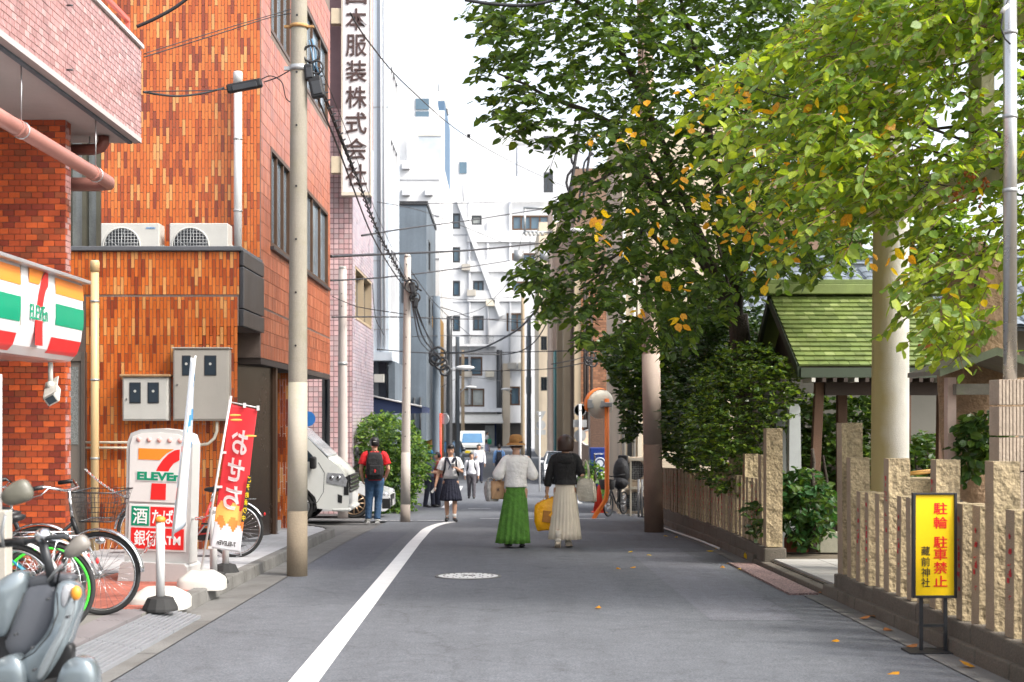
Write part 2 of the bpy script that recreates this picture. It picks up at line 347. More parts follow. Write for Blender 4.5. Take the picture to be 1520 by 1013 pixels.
stone = mat('rough_granite', (.29,.228,.135), .9, .25, 6, bump=1.6, bs=38, fine=1.6, stain=(.20,.165,.085), sts=3.0, stm=.52, rand=.1)
stones = mat('dressed_granite', (.33,.255,.175), .85, .14, 5, bump=.5, bs=120, stain=(.30,.22,.16), sts=4, fine=1.2, rand=.08)
stonet = mat('torii_granite', (.66,.60,.46), .8, .12, 3, bump=.5, bs=120, streak=.12, stain=(.45,.36,.08), sts=.9, stm=.47)
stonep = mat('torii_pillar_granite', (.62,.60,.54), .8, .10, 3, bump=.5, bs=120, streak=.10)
def _lichen_shade():                                    # yellow lichen and painted shade facing the road; pale far side stands for sunlight
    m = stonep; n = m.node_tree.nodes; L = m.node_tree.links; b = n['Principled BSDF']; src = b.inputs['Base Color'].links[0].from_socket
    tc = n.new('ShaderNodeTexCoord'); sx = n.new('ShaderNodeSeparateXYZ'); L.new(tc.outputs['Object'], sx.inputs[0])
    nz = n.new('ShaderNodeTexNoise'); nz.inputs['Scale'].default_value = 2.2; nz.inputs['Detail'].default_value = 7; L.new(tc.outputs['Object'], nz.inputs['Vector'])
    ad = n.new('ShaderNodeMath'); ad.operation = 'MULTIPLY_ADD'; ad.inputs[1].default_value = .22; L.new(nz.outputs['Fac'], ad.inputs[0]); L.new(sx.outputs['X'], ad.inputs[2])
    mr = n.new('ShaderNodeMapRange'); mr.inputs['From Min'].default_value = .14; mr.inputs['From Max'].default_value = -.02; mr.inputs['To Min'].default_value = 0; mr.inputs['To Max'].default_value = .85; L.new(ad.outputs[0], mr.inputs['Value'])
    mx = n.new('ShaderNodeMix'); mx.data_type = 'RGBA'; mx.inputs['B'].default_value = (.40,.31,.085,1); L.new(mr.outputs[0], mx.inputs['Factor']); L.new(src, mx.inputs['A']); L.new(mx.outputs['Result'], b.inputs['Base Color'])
_lichen_shade()
slab = mat('pale_paving_granite', (.33,.32,.30), .85, .1, 2, bump=.3, bs=120, rand=.1, stain=(.2,.19,.17), sts=2)
wood = mat('weathered_timber', (.13,.070,.042), .8, .2, 3, bump=.6, bs=60, streak=.25)
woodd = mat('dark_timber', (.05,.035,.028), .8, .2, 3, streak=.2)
copper = [mat('roof_shingle_%s' % n, c, .55, .2, 5, bs=50, rand=.16, stain=(.10,.13,.03), sts=3) for n, c in (('moss', (.11,.15,.038)), ('olive', (.135,.175,.046)), ('lime', (.18,.22,.075)))]
kawara = mat('blue_grey_roof_tile', (.17,.20,.23), .3, .2, 3, rand=.15)
# leaf colours
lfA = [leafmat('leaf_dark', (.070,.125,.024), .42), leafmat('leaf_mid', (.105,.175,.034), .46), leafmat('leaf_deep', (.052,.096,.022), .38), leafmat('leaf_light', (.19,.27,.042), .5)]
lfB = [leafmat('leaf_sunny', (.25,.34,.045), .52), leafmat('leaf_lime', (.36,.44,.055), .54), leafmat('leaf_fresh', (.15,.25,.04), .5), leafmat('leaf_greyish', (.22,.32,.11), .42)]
lfY = [leafmat('leaf_yellow', (.75,.50,.02), .45), leafmat('leaf_orange', (.70,.32,.02), .4)]
lfH = [leafmat('leaf_glossy_dark', (.034,.072,.018), .25, .3), leafmat('leaf_glossy_mid', (.068,.12,.02), .34, .3), leafmat('leaf_glossy_young', (.15,.22,.03), .42, .35)]
lfC = [leafmat('leaf_bush_green', (.07,.15,.025), .35), leafmat('leaf_bush_mid', (.035,.085,.018), .3), leafmat('leaf_bush_light', (.19,.30,.06), .42)]
bark = mat('tree_bark', (.055,.042,.032), .9, .3, 8, bump=2, bs=40)
# ================================================================ ground, road, pavements
ROWS = [-40, -20, -8] + [i * .5 for i in range(0, 130)] + [66, 70, 75, 80, 90, 105, 118, 130, 160, 220, 400, 900]
def sheet(name, xa, xb, y0, y1, dz, m, nx=1, thick=0.0):
    fa = xa if callable(xa) else (lambda y: xa); fb = xb if callable(xb) else (lambda y: xb)
    ys = [y0] + [y for y in ROWS if y0 < y < y1] + [y1]; mb = MB(); vs = []
    for y in ys:
        for i in range(nx + 1): x = fa(y) + (fb(y) - fa(y)) * i / nx; vs.append((x, y, G(y) + dz))
    n = len(vs); q = nx + 1
    fs = [(r*q+i, r*q+i+1, (r+1)*q+i+1, (r+1)*q+i) for r in range(len(ys)-1) for i in range(nx)]
    if thick:
        vs += [(a, b, c - thick) for a, b, c in vs]
        fs += [(r*q, (r+1)*q, n+(r+1)*q, n+r*q) for r in range(len(ys)-1)] + [(r*q+nx, n+r*q+nx, n+(r+1)*q+nx, (r+1)*q+nx) for r in range(len(ys)-1)]
        fs += [(i, n+i, n+i+1, i+1) for i in range(nx)]; e = (len(ys)-1)*q; fs += [(e+i, e+i+1, n+e+i+1, n+e+i) for i in range(nx)]
    mb.add(vs, fs, False); return mb, m, name
def S_(t, **k): return struct(t[2], t[0], t[1], **k)
S_(sheet('ground', -400, 400, -40, 900, -.03, asph_old, 6))
S_(sheet('road', -2.36, 2.86, -20, 27.5, .0, asphalt, 2))
S_(sheet('road_far', -2.9, 3.1, 27.504, 128, .002, asphalt, 2))
S_(sheet('cross_street', -60, -2.9, 27.6, 36.5, -.004, asph_old, 4)); S_(sheet('cross_street', 3.1, 60, 29.6, 41, -.004, asphalt, 4))
S_(sheet('gutter', -2.70, -2.365, -8, 24.5, .004, gutter)); S_(sheet('gutter', 2.865, 3.06, -8, 29.3, .004, gutter))
S_(sheet('forecourt', -12, -2.86, -8, 10.6, .10, conc, 3, thick=.15))
def kerbline(y): return -2.70 if y < 21.5 else -2.70 - (y - 21.5) ** 2 * .16
S_(sheet('pavement', -9, lambda y: kerbline(y) - .15, 10.62, 25.2, .10, conc, 4, thick=.2))
# kerb stones: separate blocks with open joints
t = thing('kerb', 'long grey concrete kerb of single stones edging the pavement by the convenience store', 'kerb', (-2.78, 15, G(15)))
y = 11.2; ks = []
while y < 25.0:
    L_ = .6 if y > 11.8 else .57
    y2 = y + L_ - .012; mb = MB(); h = .125 if y > 12 else .125
    x0a, x0b = kerbline(y), kerbline(y2)
    vs = [(x0a-.15, y, G(y)-.1), (x0a, y, G(y)-.1), (x0b, y2, G(y2)-.1), (x0b-.15, y2, G(y2)-.1),
          (x0a-.15, y, G(y)+h), (x0a-.02, y, G(y)+h), (x0b-.02, y2, G(y2)+h), (x0b-.15, y2, G(y2)+h)]
    mb.add(vs, [(0,3,2,1),(4,5,6,7),(0,1,5,4),(1,2,6,5),(2,3,7,6),(3,0,4,7)]); part('kerb_stone', mb, kerbm, t, bevel=.012); y += L_
# ribbed loading plates in front of the forecourt
RT = thing('kerb_ramp', 'pale ribbed kerb ramp plates laid along the gutter beside the bicycles', 'ramp', (-2.6, 9, G(9)))
ribm = mat('ramp_plate', (.235,.245,.265), .6, .12, 3, bump=.4, bs=60, metal=.2, stain=(.15,.15,.155), sts=3)
ribd = mat('ramp_upper_plate', (.17,.155,.16), .7, .12, 3, bump=.4, bs=60)
for i in range(6):
    y0 = 11.15 - (i + 1) * .92; y1 = y0 + .905; mb = MB()
    for k in range(9):
        xa = -2.50 - k * .038; xb = xa - .026; za = .028 + k * .0075
        mb.add([(xa, y0, G(y0)+za), (xb, y0, G(y0)+za), (xb, y1, G(y1)+za), (xa, y1, G(y1)+za), (xa, y0, G(y0)-.02), (xb, y0, G(y0)-.02), (xb, y1, G(y1)-.02), (xa, y1, G(y1)-.02)],
               [(0,1,2,3), (0,3,7,4), (1,5,6,2), (0,4,5,1), (3,2,6,7)])
        za -= .008; xa2 = xb - .012
        mb.add([(xb, y0, G(y0)+za), (xa2, y0, G(y0)+za), (xa2, y1, G(y1)+za), (xb, y1, G(y1)+za)], [(0,1,2,3)])
    part('plate', mb, ribm, RT)
    mb = MB()
    for k in range(5):
        xa = -2.856 - k * .05; mb.add([(xa, y0, G(y0)+.10), (xa-.042, y0, G(y0)+.105), (xa-.042, y1, G(y1)+.105), (xa, y1, G(y1)+.10), (xa, y0, G(y0)), (xa-.042, y0, G(y0)), (xa-.042, y1, G(y1)), (xa, y1, G(y1))], [(0,1,2,3), (0,3,7,4), (1,5,6,2), (0,4,5,1), (3,2,6,7)])
    part('upper_plate', mb, ribd, RT)
# paving tiles of the raised pavement: each a block of its own (white squares, red patch near the sign base)
PT = thing('tile_paving', 'white square paving tiles with dark guide strips between the kerb and the tiled office block', 'paving', (-3.2, 17, G(17)))
wt = mat('white_paving_tile', (.45,.45,.46), .7, .08, 2, bump=.2, bs=80, rand=.12, stain=(.24,.235,.22), sts=3)
rt = mat('red_paving_tile', (.36,.11,.075), .75, .12, 3, bump=.3, bs=80, rand=.15); dkp = mat('dark_guide_tile', (.10,.10,.105), .7, .1, rand=.1)
def tmesh(sx, sy, m):
    mb = MB(); mb.box(-sx/2, sx/2, -sy/2, sy/2, -.03, .006); me = mb.mesh('paving_tile', m); return me
tw, tr_, td = tmesh(.285, .285, wt), tmesh(.142, .142, rt), tmesh(.285, .285, dkp)
pl, ch, rots = [], [], []
y = 14.2; n = 0
while y < 24.6:
    x = kerbline(y) - .31
    while x > -5.2 and n < 290:
        pl.append((x, y, G(y) + .101)); ch.append(2 if (rnd.random() < .03 or (abs(x + 3.75) < .16 and int(y * 3.4) % 5 == 0)) else 0); n += 1; x -= .292; rots.append((-.024, 0, 0))
    y += .292
y = 11.0
redp = []
while y < 14.0:
    x = -2.92
    while x > -4.1:
        redp.append((x, y, G(y) + .101)); x -= .149
    y += .149
pieces('paving_tile', [tw, tr_, td], pl, PT, ch, rots)
RP = thing('red_paving', 'patch of small red paving tiles round the banner stands', 'paving', (-3.4, 12, G(12)))
pieces('paving_tile', [tr_], redp, RP, None, [(-.022, 0, 0)] * len(redp))
# painted lines (they follow the road 4 mm up)
def ribbon(name, pts, w, m, dz=.006):
    mb = MB(); vs = []; pts = [Vector((a, b, 0)) for a, b in pts]
    for i, p in enumerate(pts):
        t_ = (pts[min(i+1, len(pts)-1)] - pts[max(i-1, 0)]).normalized(); nn = Vector((t_.y, -t_.x, 0)) * w / 2
        for q in (p - nn, p + nn): vs.append((q.x, q.y, G(q.y) + dz))
    mb.add(vs, [(2*i, 2*i+1, 2*i+3, 2*i+2) for i in range(len(pts)-1)], False); return struct(name, mb, m)
wl = [(-1.13, 2 + i * .8) for i in range(1)] + [(-1.14 - .010 * (y - 2), y) for y in np.arange(2.8, 23.5, .7)]
wl += [(-1.355, 24.0), (-1.33, 24.8), (-1.28, 25.6), (-1.20, 26.3), (-1.10, 26.8), (-.98, 27.1)]
ribbon('road_marking', wl, .18, whitep)
ribbon('road_marking', [(-2.6 + i * .2, 27.9 + .0 * i) for i in range(8)], .15, whitep, .008)
ribbon('road_marking', [(-.5 + i * .3, 29.2) for i in range(10)], .16, whitep, .008)
ribbon('road_marking', [(-1.62 - .012 * i, 37 + i * 1.5) for i in range(14)], .17, whitep, .008)
ribbon('road_marking', [(-.95 + i * .2, 36.6) for i in range(4)], .16, whitep, .008)
ribbon('road_marking', [(2.35 - .002*i, 41 + i * 2.) for i in range(20)], .15, whitep, .008)
S_(sheet('road_patch', -2.33, -1.62, 15.6, 23.2, .0025, roadmat('patched_asphalt', (.088,.094,.112))))
S_(sheet('road_patch', -.05, 2.84, 27.0, 27.45, .0025, MATS['patched_asphalt'])); S_(sheet('road_patch', 1.7, 2.45, 11.0, 19.0, .002, roadmat('older_patch', (.122,.128,.148))))
for k in range(9): S_(sheet('gutter_joint', -2.695, -2.37, 9.2 + k*1.7, 9.212 + k*1.7, .0065, black_joint)); S_(sheet('gutter_joint', 2.868, 3.055, 5.2 + k*2.1, 5.212 + k*2.1, .0065, black_joint))
struct('gutter_pipe', MB().tube([(2.86 + .012*i, 24.6 - i * .6, G(24.6 - i*.6) + .025) for i in range(11)], .016, 6), white)
# manhole
mh = gp(695, 856); T = thing('manhole_cover', 'round white painted manhole cover in the middle of the road', 'manhole cover', (mh.x, mh.y, G(mh.y)))
mb = MB(); Rm = .33
mb.lathe([(Rm, -.02), (Rm, .008), (Rm-.02, .011), (.0001, .011)], (0,0,0), 40, False); mb.xf(Matrix.Translation(T.location) @ Matrix.Rotation(-.023, 4, 'X'))
part('cover', mb, mat('manhole_white', (.66,.66,.64), .6, .1, 6, stain=(.4,.4,.38), sts=9, stm=.58), T)
mb = MB()
for rr, nn in ((.27, 20), (.16, 10)):
    for k in range(nn): a = 2*PI*k/nn; mb.obox((rr*math.cos(a), rr*math.sin(a), .0125), (.018, .012, .004), Matrix.Rotation(a, 3, 'Z'))
text(mb, '下水', (0, 0, .013), .16, .10, .01, U=(1,0,0), V=(0,1,0)); mb.xf(Matrix.Translation(T.location) @ Matrix.Rotation(-.023, 4, 'X'))
part('cast_mark', mb, inkblk, T)['kind'] = 'stuff'
mb = MB().lathe([(.365, .0), (.365, .010), (.332, .010), (.332, .0)], (0,0,0), 40, False); mb.xf(Matrix.Translation(T.location) @ Matrix.Rotation(-.023, 4, 'X')); part('ring', mb, gutter, T)
mh2 = gp(655, 905)
# right-hand kerb and the shrine's paving
t = thing('kerb', 'weathered kerb running below the shrine fence plinths, leaf litter along it', 'kerb', (3.13, 14, G(14)))
y = 4.0
while y < 29.0:
    y2 = y + .6 - .01; hh = .10 if not (12.6 < y < 16.2) else .05; mb = MB(); xb = 3.06
    vs = [(xb, y, G(y)-.1), (xb+.14, y, G(y)-.1), (xb+.14, y2, G(y2)-.1), (xb, y2, G(y2)-.1), (xb+.02, y, G(y)+hh), (xb+.14, y, G(y)+hh), (xb+.14, y2, G(y2)+hh), (xb+.02, y2, G(y2)+hh)]
    mb.add(vs, [(0,3,2,1),(4,5,6,7),(0,1,5,4),(1,2,6,5),(2,3,7,6),(3,0,4,7)]); part('kerb_stone', mb, kerbr, t, bevel=.012); y += .6
S_(sheet('shrine_ground', 3.20, 40, -8, 31, .06, mat('packed_earth', (.10,.08,.055), .95, .25, 2, bump=1, bs=40), 4))
EP = thing('entrance_paving', 'pale granite slabs leading from the road into the shrine between the fence ends', 'paving', (4, 14.3, G(14)))
for i in range(6):
    for j in range(9):
        sx, sy = .52, .375; x0 = 3.23 + i * sx + (.0 if j % 2 else -.0); y0 = 12.72 + j * sy
        mb = MB(); a, b = G(y0) + .085, G(y0 + sy) + .085
        mb.add([(x0+.006, y0+.006, a), (x0+sx-.006, y0+.006, a), (x0+sx-.006, y0+sy-.006, b), (x0+.006, y0+sy-.006, b), (x0+.006, y0+.006, a-.06), (x0+sx-.006, y0+.006, a-.06), (x0+sx-.006, y0+sy-.006, b-.06), (x0+.006, y0+sy-.006, b-.06)],
               [(0,1,2,3),(0,4,5,1),(1,5,6,2),(2,6,7,3),(3,7,4,0)]); part('slab', mb, slab, EP)
# checkered drain plate in front of the entrance
mb = MB(); DP = [(2.74, 12.9), (3.02, 12.9), (3.02, 16.4), (2.74, 16.4)]
mb.add([(a, b, G(b)+.02) for a, b in DP] + [(a, b, G(b)-.02) for a, b in DP], [(0,1,2,3),(0,4,5,1),(1,5,6,2),(2,6,7,3),(3,7,4,0)])
solo('drain_plate', mb, mat('mottled_drain_plate', (.20,.135,.125), .8, .5, 30, bump=1, bs=60, fine=1.4), 'mottled reddish ramp plate in the gutter before the shrine entrance', 'drain plate', (2.88, 14.6, G(14.6)))
# ================================================================ tiled wall helper: single tiles, the 300 that show largest as parts, the rest one mesh
def tiled_wall(parent, mats, u0, u1, v0, v1, tw_, th_, P, N, name='tile', gap=.006, vertical=True, nparts=300, weights=None, hole=None, dep=.006, rank=None, jog=.5):
    """P(u,v)->point, N outward unit vector. Running bond along the long side of the tile."""
    N = Vector(N); cells = []; i = 0
    if vertical:
        u = u0
        while u + tw_*.5 < u1:
            off = -th_ * ((i * jog) % 1.0); v = v0 + off
            while v < v1:
                a, b = max(v, v0), min(v + th_, v1)
                if b - a > th_*.15: cells.append((u, min(u+tw_, u1), a, b))
                v += th_
            u += tw_; i += 1
    else:
        v = v0
        while v + th_*.5 < v1:
            off = -tw_ * ((i * jog) % 1.0); u = u0 + off
            while u < u1:
                a, b = max(u, u0), min(u + tw_, u1)
                if b - a > tw_*.15: cells.append((a, b, v, min(v+th_, v1)))
                u += tw_
            v += th_; i += 1
    if hole: cells = [c for c in cells if not hole((c[0]+c[1])/2, (c[2]+c[3])/2)]
    w = weights or [1]*len(mats); ch = rnd.choices(range(len(mats)), w, k=len(cells))
    full = [k for k, c in enumerate(cells) if abs(c[1]-c[0]-tw_) < 1e-6 and abs(c[3]-c[2]-th_) < 1e-6]
    if rank: full.sort(key=lambda k: rank((cells[k][0]+cells[k][1])/2, (cells[k][2]+cells[k][3])/2))
    sel = set(full[:nparts])
    def tilemb(mb, c, p=0):
        g = gap/2; a, b, d, e = c[0]+g, c[1]-g, c[2]+g, c[3]-g; o = N*(dep + p)
        fr = [P(a,d)+o, P(b,d)+o, P(b,e)+o, P(a,e)+o]; bk = [P(a,d), P(b,d), P(b,e), P(a,e)]
        mb.add(fr + bk, [(0,1,2,3),(4,5,1,0),(5,6,2,1),(6,7,3,2),(7,4,0,3)], False)
    if nparts:
        c0 = (-tw_/2, tw_/2, -th_/2, th_/2); P0 = P(0, 0)
        meshes = []
        for m in mats:
            mb = MB(); g = gap/2; a, b, d, e = c0[0]+g, c0[1]-g, c0[2]+g, c0[3]-g
            fr = [P(a,d)-P0+N*dep, P(b,d)-P0+N*dep, P(b,e)-P0+N*dep, P(a,e)-P0+N*dep]; bk = [P(a,d)-P0, P(b,d)-P0, P(b,e)-P0, P(a,e)-P0]
            mb.add(fr + bk, [(0,1,2,3),(4,5,1,0),(5,6,2,1),(6,7,3,2),(7,4,0,3)], False); meshes.append(mb.mesh(name, m))
        ks = sorted(sel); pieces(name, meshes, [P((cells[k][0]+cells[k][1])/2, (cells[k][2]+cells[k][3])/2) + N*rnd.uniform(-.0012,.0015) for k in ks], parent, [ch[k] for k in ks])
    mb = MB()
    for k, c in enumerate(cells):
        if k in sel: continue
        mb.mi = ch[k]; tilemb(mb, c, rnd.uniform(-.0012, .0015))
    if mb.f:
        o = part(name, mb, list(mats), parent)
        if nparts or len(cells) > 300: o['kind'] = 'stuff'
def V3(x, y, z): return Vector((x, y, z))
def holed(mb, P, N, u0, u1, v0, v1, holes, depth=.2, back=True):
    """wall face with real openings: front cells, reveals and the closed bottom of each opening"""
    N = Vector(N); us = sorted({u0, u1, *[h[0] for h in holes], *[h[1] for h in holes]}); vs = sorted({v0, v1, *[h[2] for h in holes], *[h[3] for h in holes]})
    us = [u for u in us if u0 <= u <= u1]; vs = [v for v in vs if v0 <= v <= v1]
    for a, b in zip(us, us[1:]):
        for c, d in zip(vs, vs[1:]):
            m, n = (a+b)/2, (c+d)/2
            if not any(h[0] < m < h[1] and h[2] < n < h[3] for h in holes): mb.add([P(a,c), P(b,c), P(b,d), P(a,d)], [(0,1,2,3)], False)
    for a, b, c, d in [h[:4] for h in holes]:
        f = [P(a,c), P(b,c), P(b,d), P(a,d)]; g = [p - N*depth for p in f]
        mb.add(f + g, [(0,1,5,4),(1,2,6,5),(2,3,7,6),(3,0,4,7)] + ([(4,5,6,7)] if back else []), False)
def window(parent, P, N, u0, u1, v0, v1, fm=brownmetal, gm=glassd, mull=1, depth=.10, fw=.05, rail=0, name='window'):
    """frame proud of a recessed pane; P(u,v), N outward"""
    N = Vector(N); mb = MB()
    def bar(a, b, c, d, o0, o1):
        q = [P(a,c), P(b,c), P(b,d), P(a,d)]; mb.poly3([p + N*o0 for p in q], N*(o1-o0))
    bar(u0, u0+fw, v0, v1, -depth, .012); bar(u1-fw, u1, v0, v1, -depth, .012); bar(u0+fw, u1-fw, v0, v0+fw, -depth, .012); bar(u0+fw, u1-fw, v1-fw, v1, -depth, .012)
    for i in range(1, mull+1): c = u0 + (u1-u0)*i/(mull+1); bar(c-fw*.45, c+fw*.45, v0+fw, v1-fw, -depth*.7, 0)
    for i in range(1, rail+1): c = v0 + (v1-v0)*i/(rail+1); bar(u0+fw, u1-fw, c-fw*.3, c+fw*.3, -depth*.7, -.005)
    f = part(name, mb, fm, parent)
    mb = MB(); q = [P(u0+fw*.6,v0+fw*.6), P(u1-fw*.6,v0+fw*.6), P(u1-fw*.6,v1-fw*.6), P(u0+fw*.6,v1-fw*.6)]; mb.poly3([p - N*(depth*.8) for p in q], N*.012)
    part('pane', mb, gm, f); return f
# ---------------------------------------------------------------- orange tiled office block
OX = -3.4; OY0, OY1 = 18.9, 26.5; PY = 17.35         # street face, near and far ends, projecting ground-floor wing
OB = thing('tiled_office_building', 'office block clad in upright orange tiles with terracotta street side and bronze windows', 'building', (-6, 22, G(22)))
ZS = at(390, 531, OY0).z                            # underside of the overhanging upper floors
LED = at(300, 366, PY).z                            # ledge of the wing
mb = MB(); mb.box(-16, OX-.012, PY+.012, OY0+.011, at(0,0,0).z if False else ZS+.34, LED-.06); mb.box(-16, -3.98, PY+.012, OY0+.5, G(17)-.3, ZS+.34); part('wing_wall', mb, grout, OB)
mb = MB(); mb.box(-5.9, OX+.03, PY-.035, OY0-.01, LED-.06, LED); part('coping', mb, mat('slate_coping', (.10,.105,.115), .6, .15, 3), OB, bevel=.01)
# front of upper floors (faces the camera)
xl = at(148, 300, OY0).x
tiled_wall(OB, TILES, -8.6, OX, LED-.3, 7.9, .0455, .228, lambda u, v: V3(u, OY0+.012, v), (0,-1,0), weights=[6,3,1.3,1.5,3.6], gap=.0075, nparts=150, jog=.5,
           rank=lambda u, v: abs(u+4.1)+abs(v-4.7), hole=lambda u, v: v < LED-.02 or (u < xl and v < at(0,180,OY0).z+.02))
# wing front
jz = at(300, 439, PY).z
fr_ = lambda u, v: V3(u, PY+.012, v)
tiled_wall(OB, TILES, at(105,0,PY).x, OX, jz+.012, LED-.065, .0455, .228, fr_, (0,-1,0), weights=[6,3,1.3,1.5,3.6], gap=.0075, nparts=150, jog=.5)
tiled_wall(OB, TILES, at(127,0,PY).x, OX, G(17), jz-.012, .0455, .228, fr_, (0,-1,0), weights=[6,3,1.3,1.5,3.6], gap=.0075, nparts=0, jog=.5, hole=lambda u, v: u > at(355,0,PY).x+.01)
# terracotta street side
st = lambda u, v: V3(OX-.012, u, v)
W1 = (at(0,0,0), )
yw = lambda px: -OX * F / (CX - px)
winA = (yw(404), yw(432), None); zt = lambda py, y: at(0, py, y).z
w1z0, w1z1 = zt(366, yw(404)), zt(219, yw(404)); w2z0, w2z1 = w1z0 + .05, w1z1 + .0
WINS = [(yw(402.5), yw(431), w1z0, w1z1), (yw(453), yw(487), w1z0, w1z1), (yw(402.5), yw(431), w1z0+3.15, w1z1+3.15), (yw(453), yw(487), w1z0+3.15, w1z1+3.15), (yw(402.5), yw(431), w1z0+6.3, w1z1+6.3), (yw(453), yw(487), w1z0+6.3, w1z1+6.3)]
WW = (at(103,0,OY0).x-.5, at(149,0,OY0).x, LED-.02, at(0,182,OY0).z)
mb = MB(); holed(mb, st, (1,0,0), OY0+.012, OY1-.01, ZS, 13.5, WINS, .22); holed(mb, lambda u, v: V3(u, OY0+.012, v), (0,-1,0), -16, OX-.012, ZS, 13.5, [WW], .3)
mb.box(-16, OX-.24, OY0+.34, OY1-.01, ZS, 13.5); part('wall', mb, grout, OB)
def inwin(u, v): return any(a-.05 < u < b+.05 and c-.05 < v < d+.05 for a, b, c, d in WINS)
jz2 = at(390, 455.5, OY0).z
tiled_wall(OB, TERR, OY0+.06, OY1, ZS, jz2-.012, .155, .20, st, (1,0,0), vertical=False, weights=[4,2,2], gap=.008, nparts=110, jog=0)
tiled_wall(OB, TERR, OY0+.06, OY1, jz2+.012, 9.4, .155, .20, st, (1,0,0), vertical=False, weights=[4,2,2], gap=.008, nparts=190, jog=0, hole=inwin, rank=lambda u, v: u*.4+abs(v-4.2))
for a, b, c, d in WINS: window(OB, st, (1,0,0), a, b, c, d, mull=2, depth=.07, fw=.06, gm=mat('street_side_glass', (.16,.21,.25), .07, .3, .8, spec=1))  # pane colour brightened to hold the pale blue reflection
for a, b, c, d in WINS[:2]:
    mb = MB(); mb.box(OX-.01, OX+.05, a-.04, b+.04, c-.06, c-.012); part('sill', mb, dgrey, OB)
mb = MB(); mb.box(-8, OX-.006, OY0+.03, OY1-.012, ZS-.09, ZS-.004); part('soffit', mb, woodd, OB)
# dark louvre hood on the wing's street side
mb = MB(); z1, z0 = at(356,371,PY).z, at(356,484,PY).z
for k, (a, b) in enumerate(((0,.22),(.235,.78),(.795,1.0))): mb.box(OX-.008, OX+.05, PY+.03, OY0-.02, z0+(z1-z0)*a, z0+(z1-z0)*b)
part('steel_hood', mb, mat('smoked_steel', (.075,.075,.08), .35, .3, 1.5, metal=.6, streak=.3), OB, bevel=.008)
# entrance recess: dark polished panel, jamb, orange return, back wall
pn0, pn1 = at(357,0,18.6).x, at(407,0,20.5).x
mb = MB(); gz = G(20)
mb.poly3([(-3.92, 18.05, gz+.02), (-3.50, 20.45, gz+.10), (-3.50, 20.45, ZS-.02), (-3.92, 18.05, ZS-.02)], (-.05, .01, 0))
part('entrance_panel', mb, mat('dark_polished_panel', (.028,.017,.011), .25, .5, 1.2, metal=.2, stain=(.06,.035,.018), sts=1.0), OB)
mb = MB(); mb.box(-3.52, -3.45, 20.45, 20.6, gz, ZS); part('door_jamb', mb, brownmetal, OB)
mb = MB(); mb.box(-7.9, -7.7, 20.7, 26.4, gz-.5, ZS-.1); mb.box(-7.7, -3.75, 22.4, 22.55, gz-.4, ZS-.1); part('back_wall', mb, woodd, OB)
tiled_wall(OB, TILES, -3.75, -3.5, gz, ZS-.1, .0455, .228, lambda u, v: V3(u, 22.38, v), (0,-1,0), weights=[5,3,2,1,3], gap=.005, nparts=0)
mb = MB(); mb.box(-3.60, -3.42, 23.0, 23.5, G(23)+.1, ZS-.1); part('pier', mb, mat('stone_pier', (.22,.17,.13), .8, .2, 3, streak=.2), OB)
mb = MB(); mb.box(-4.1, -3.56, 21.2, 21.6, gz-.05, gz+.22); part('step', mb, slab, OB)
# wing window, pipes, boxes
window(OB, lambda u, v: V3(u, OY0+.012, v), (0,-1,0), *WW, mull=3, depth=.2, fw=.06, fm=mat('green_bronze_frame', (.09,.085,.06), .45, .15, 3, metal=.4), gm=glassl)
def vpipe(name, x, y, z0, z1, r, m, label, cat, bands=(), top=True):
    T = thing(name, label, cat, (x, y, z0)); mb = MB().cyl((x,y,z0), (x,y,z1), r, n=16)
    if top: mb.lathe([(r*1.15, 0), (r*1.15, r*2.4), (r*1.0, r*2.8), (.001, r*2.9)], (x, y, z1-r*1.5), 16)
    part('pipe', mb, m, T)
    for b in bands: part('bracket', MB().cyl((x,y,b-.012), (x,y,b+.012), r*1.13, n=16).box(x-.015, x+.015, y, y+r+.08, b-.012, b+.012), galv, T)
    return T
vpipe('drain_pipe', at(141.5,0,17.2).x, 17.18, G(17), at(0,395,17.2).z, .052, cream, 'cream upright drain pipe on the orange tiles beside the grey door', 'pipe', (2.9, 1.9, .9))
vpipe('air_duct', at(351.5,0,18.7).x, 18.78, LED-.3, at(0,115,18.78).z, .058, white, 'white upright duct on the upper orange wall right of the air conditioners', 'duct', (4.3, 5.3))
def meter_box(x0, x1, z0, z1, m, label, ww, hood):
    Yb = PY+.006; d = .17; T = thing('meter_box', label, 'meter box', ((x0+x1)/2, Yb, z0))
    part('casing', MB().box(x0, x1, Yb-d, Yb, z0, z1), m, T, bevel=.012)
    part('door', MB().box(x0+.02, x1-.02, Yb-d-.014, Yb-d-.001, z0+.02, z1-.02), m, T, bevel=.005)
    if hood: part('rain_hood', MB().box(x0-.03, x1+.03, Yb-d-.04, Yb, z1+.002, z1+.035), mat('rusty_hood', (.33,.20,.10), .8, .3, 6, stain=(.5,.46,.38), sts=8), T, bevel=.01)
    else: part('top_cap', MB().box(x0-.012, x1+.012, Yb-d-.03, Yb, z1+.001, z1+.018), m, T, bevel=.004)
    for a, b, c, e in ww:
        f = part('window', MB().box(a, b, Yb-d-.022, Yb-d-.0145, c, e), dgrey, T, bevel=.004)
        part('pane', MB().box(a+.012, b-.012, Yb-d-.0255, Yb-d-.0225, c+.012, e-.012), glassd, f)
        part('meter_dial', MB().cyl(((a+b)/2, Yb-d-.0262, c+(e-c)*.58), ((a+b)/2, Yb-d-.0257, c+(e-c)*.58), .018, n=10), offwhite, f)
    part('lock', MB().cyl((x0+.06, Yb-d-.028, (z0+z1)/2), (x0+.06, Yb-d-.014, (z0+z1)/2), .012, n=10), steel, T); return T
ax = lambda px: at(px,0,17.2).x; az = lambda py: at(0,py,17.2).z
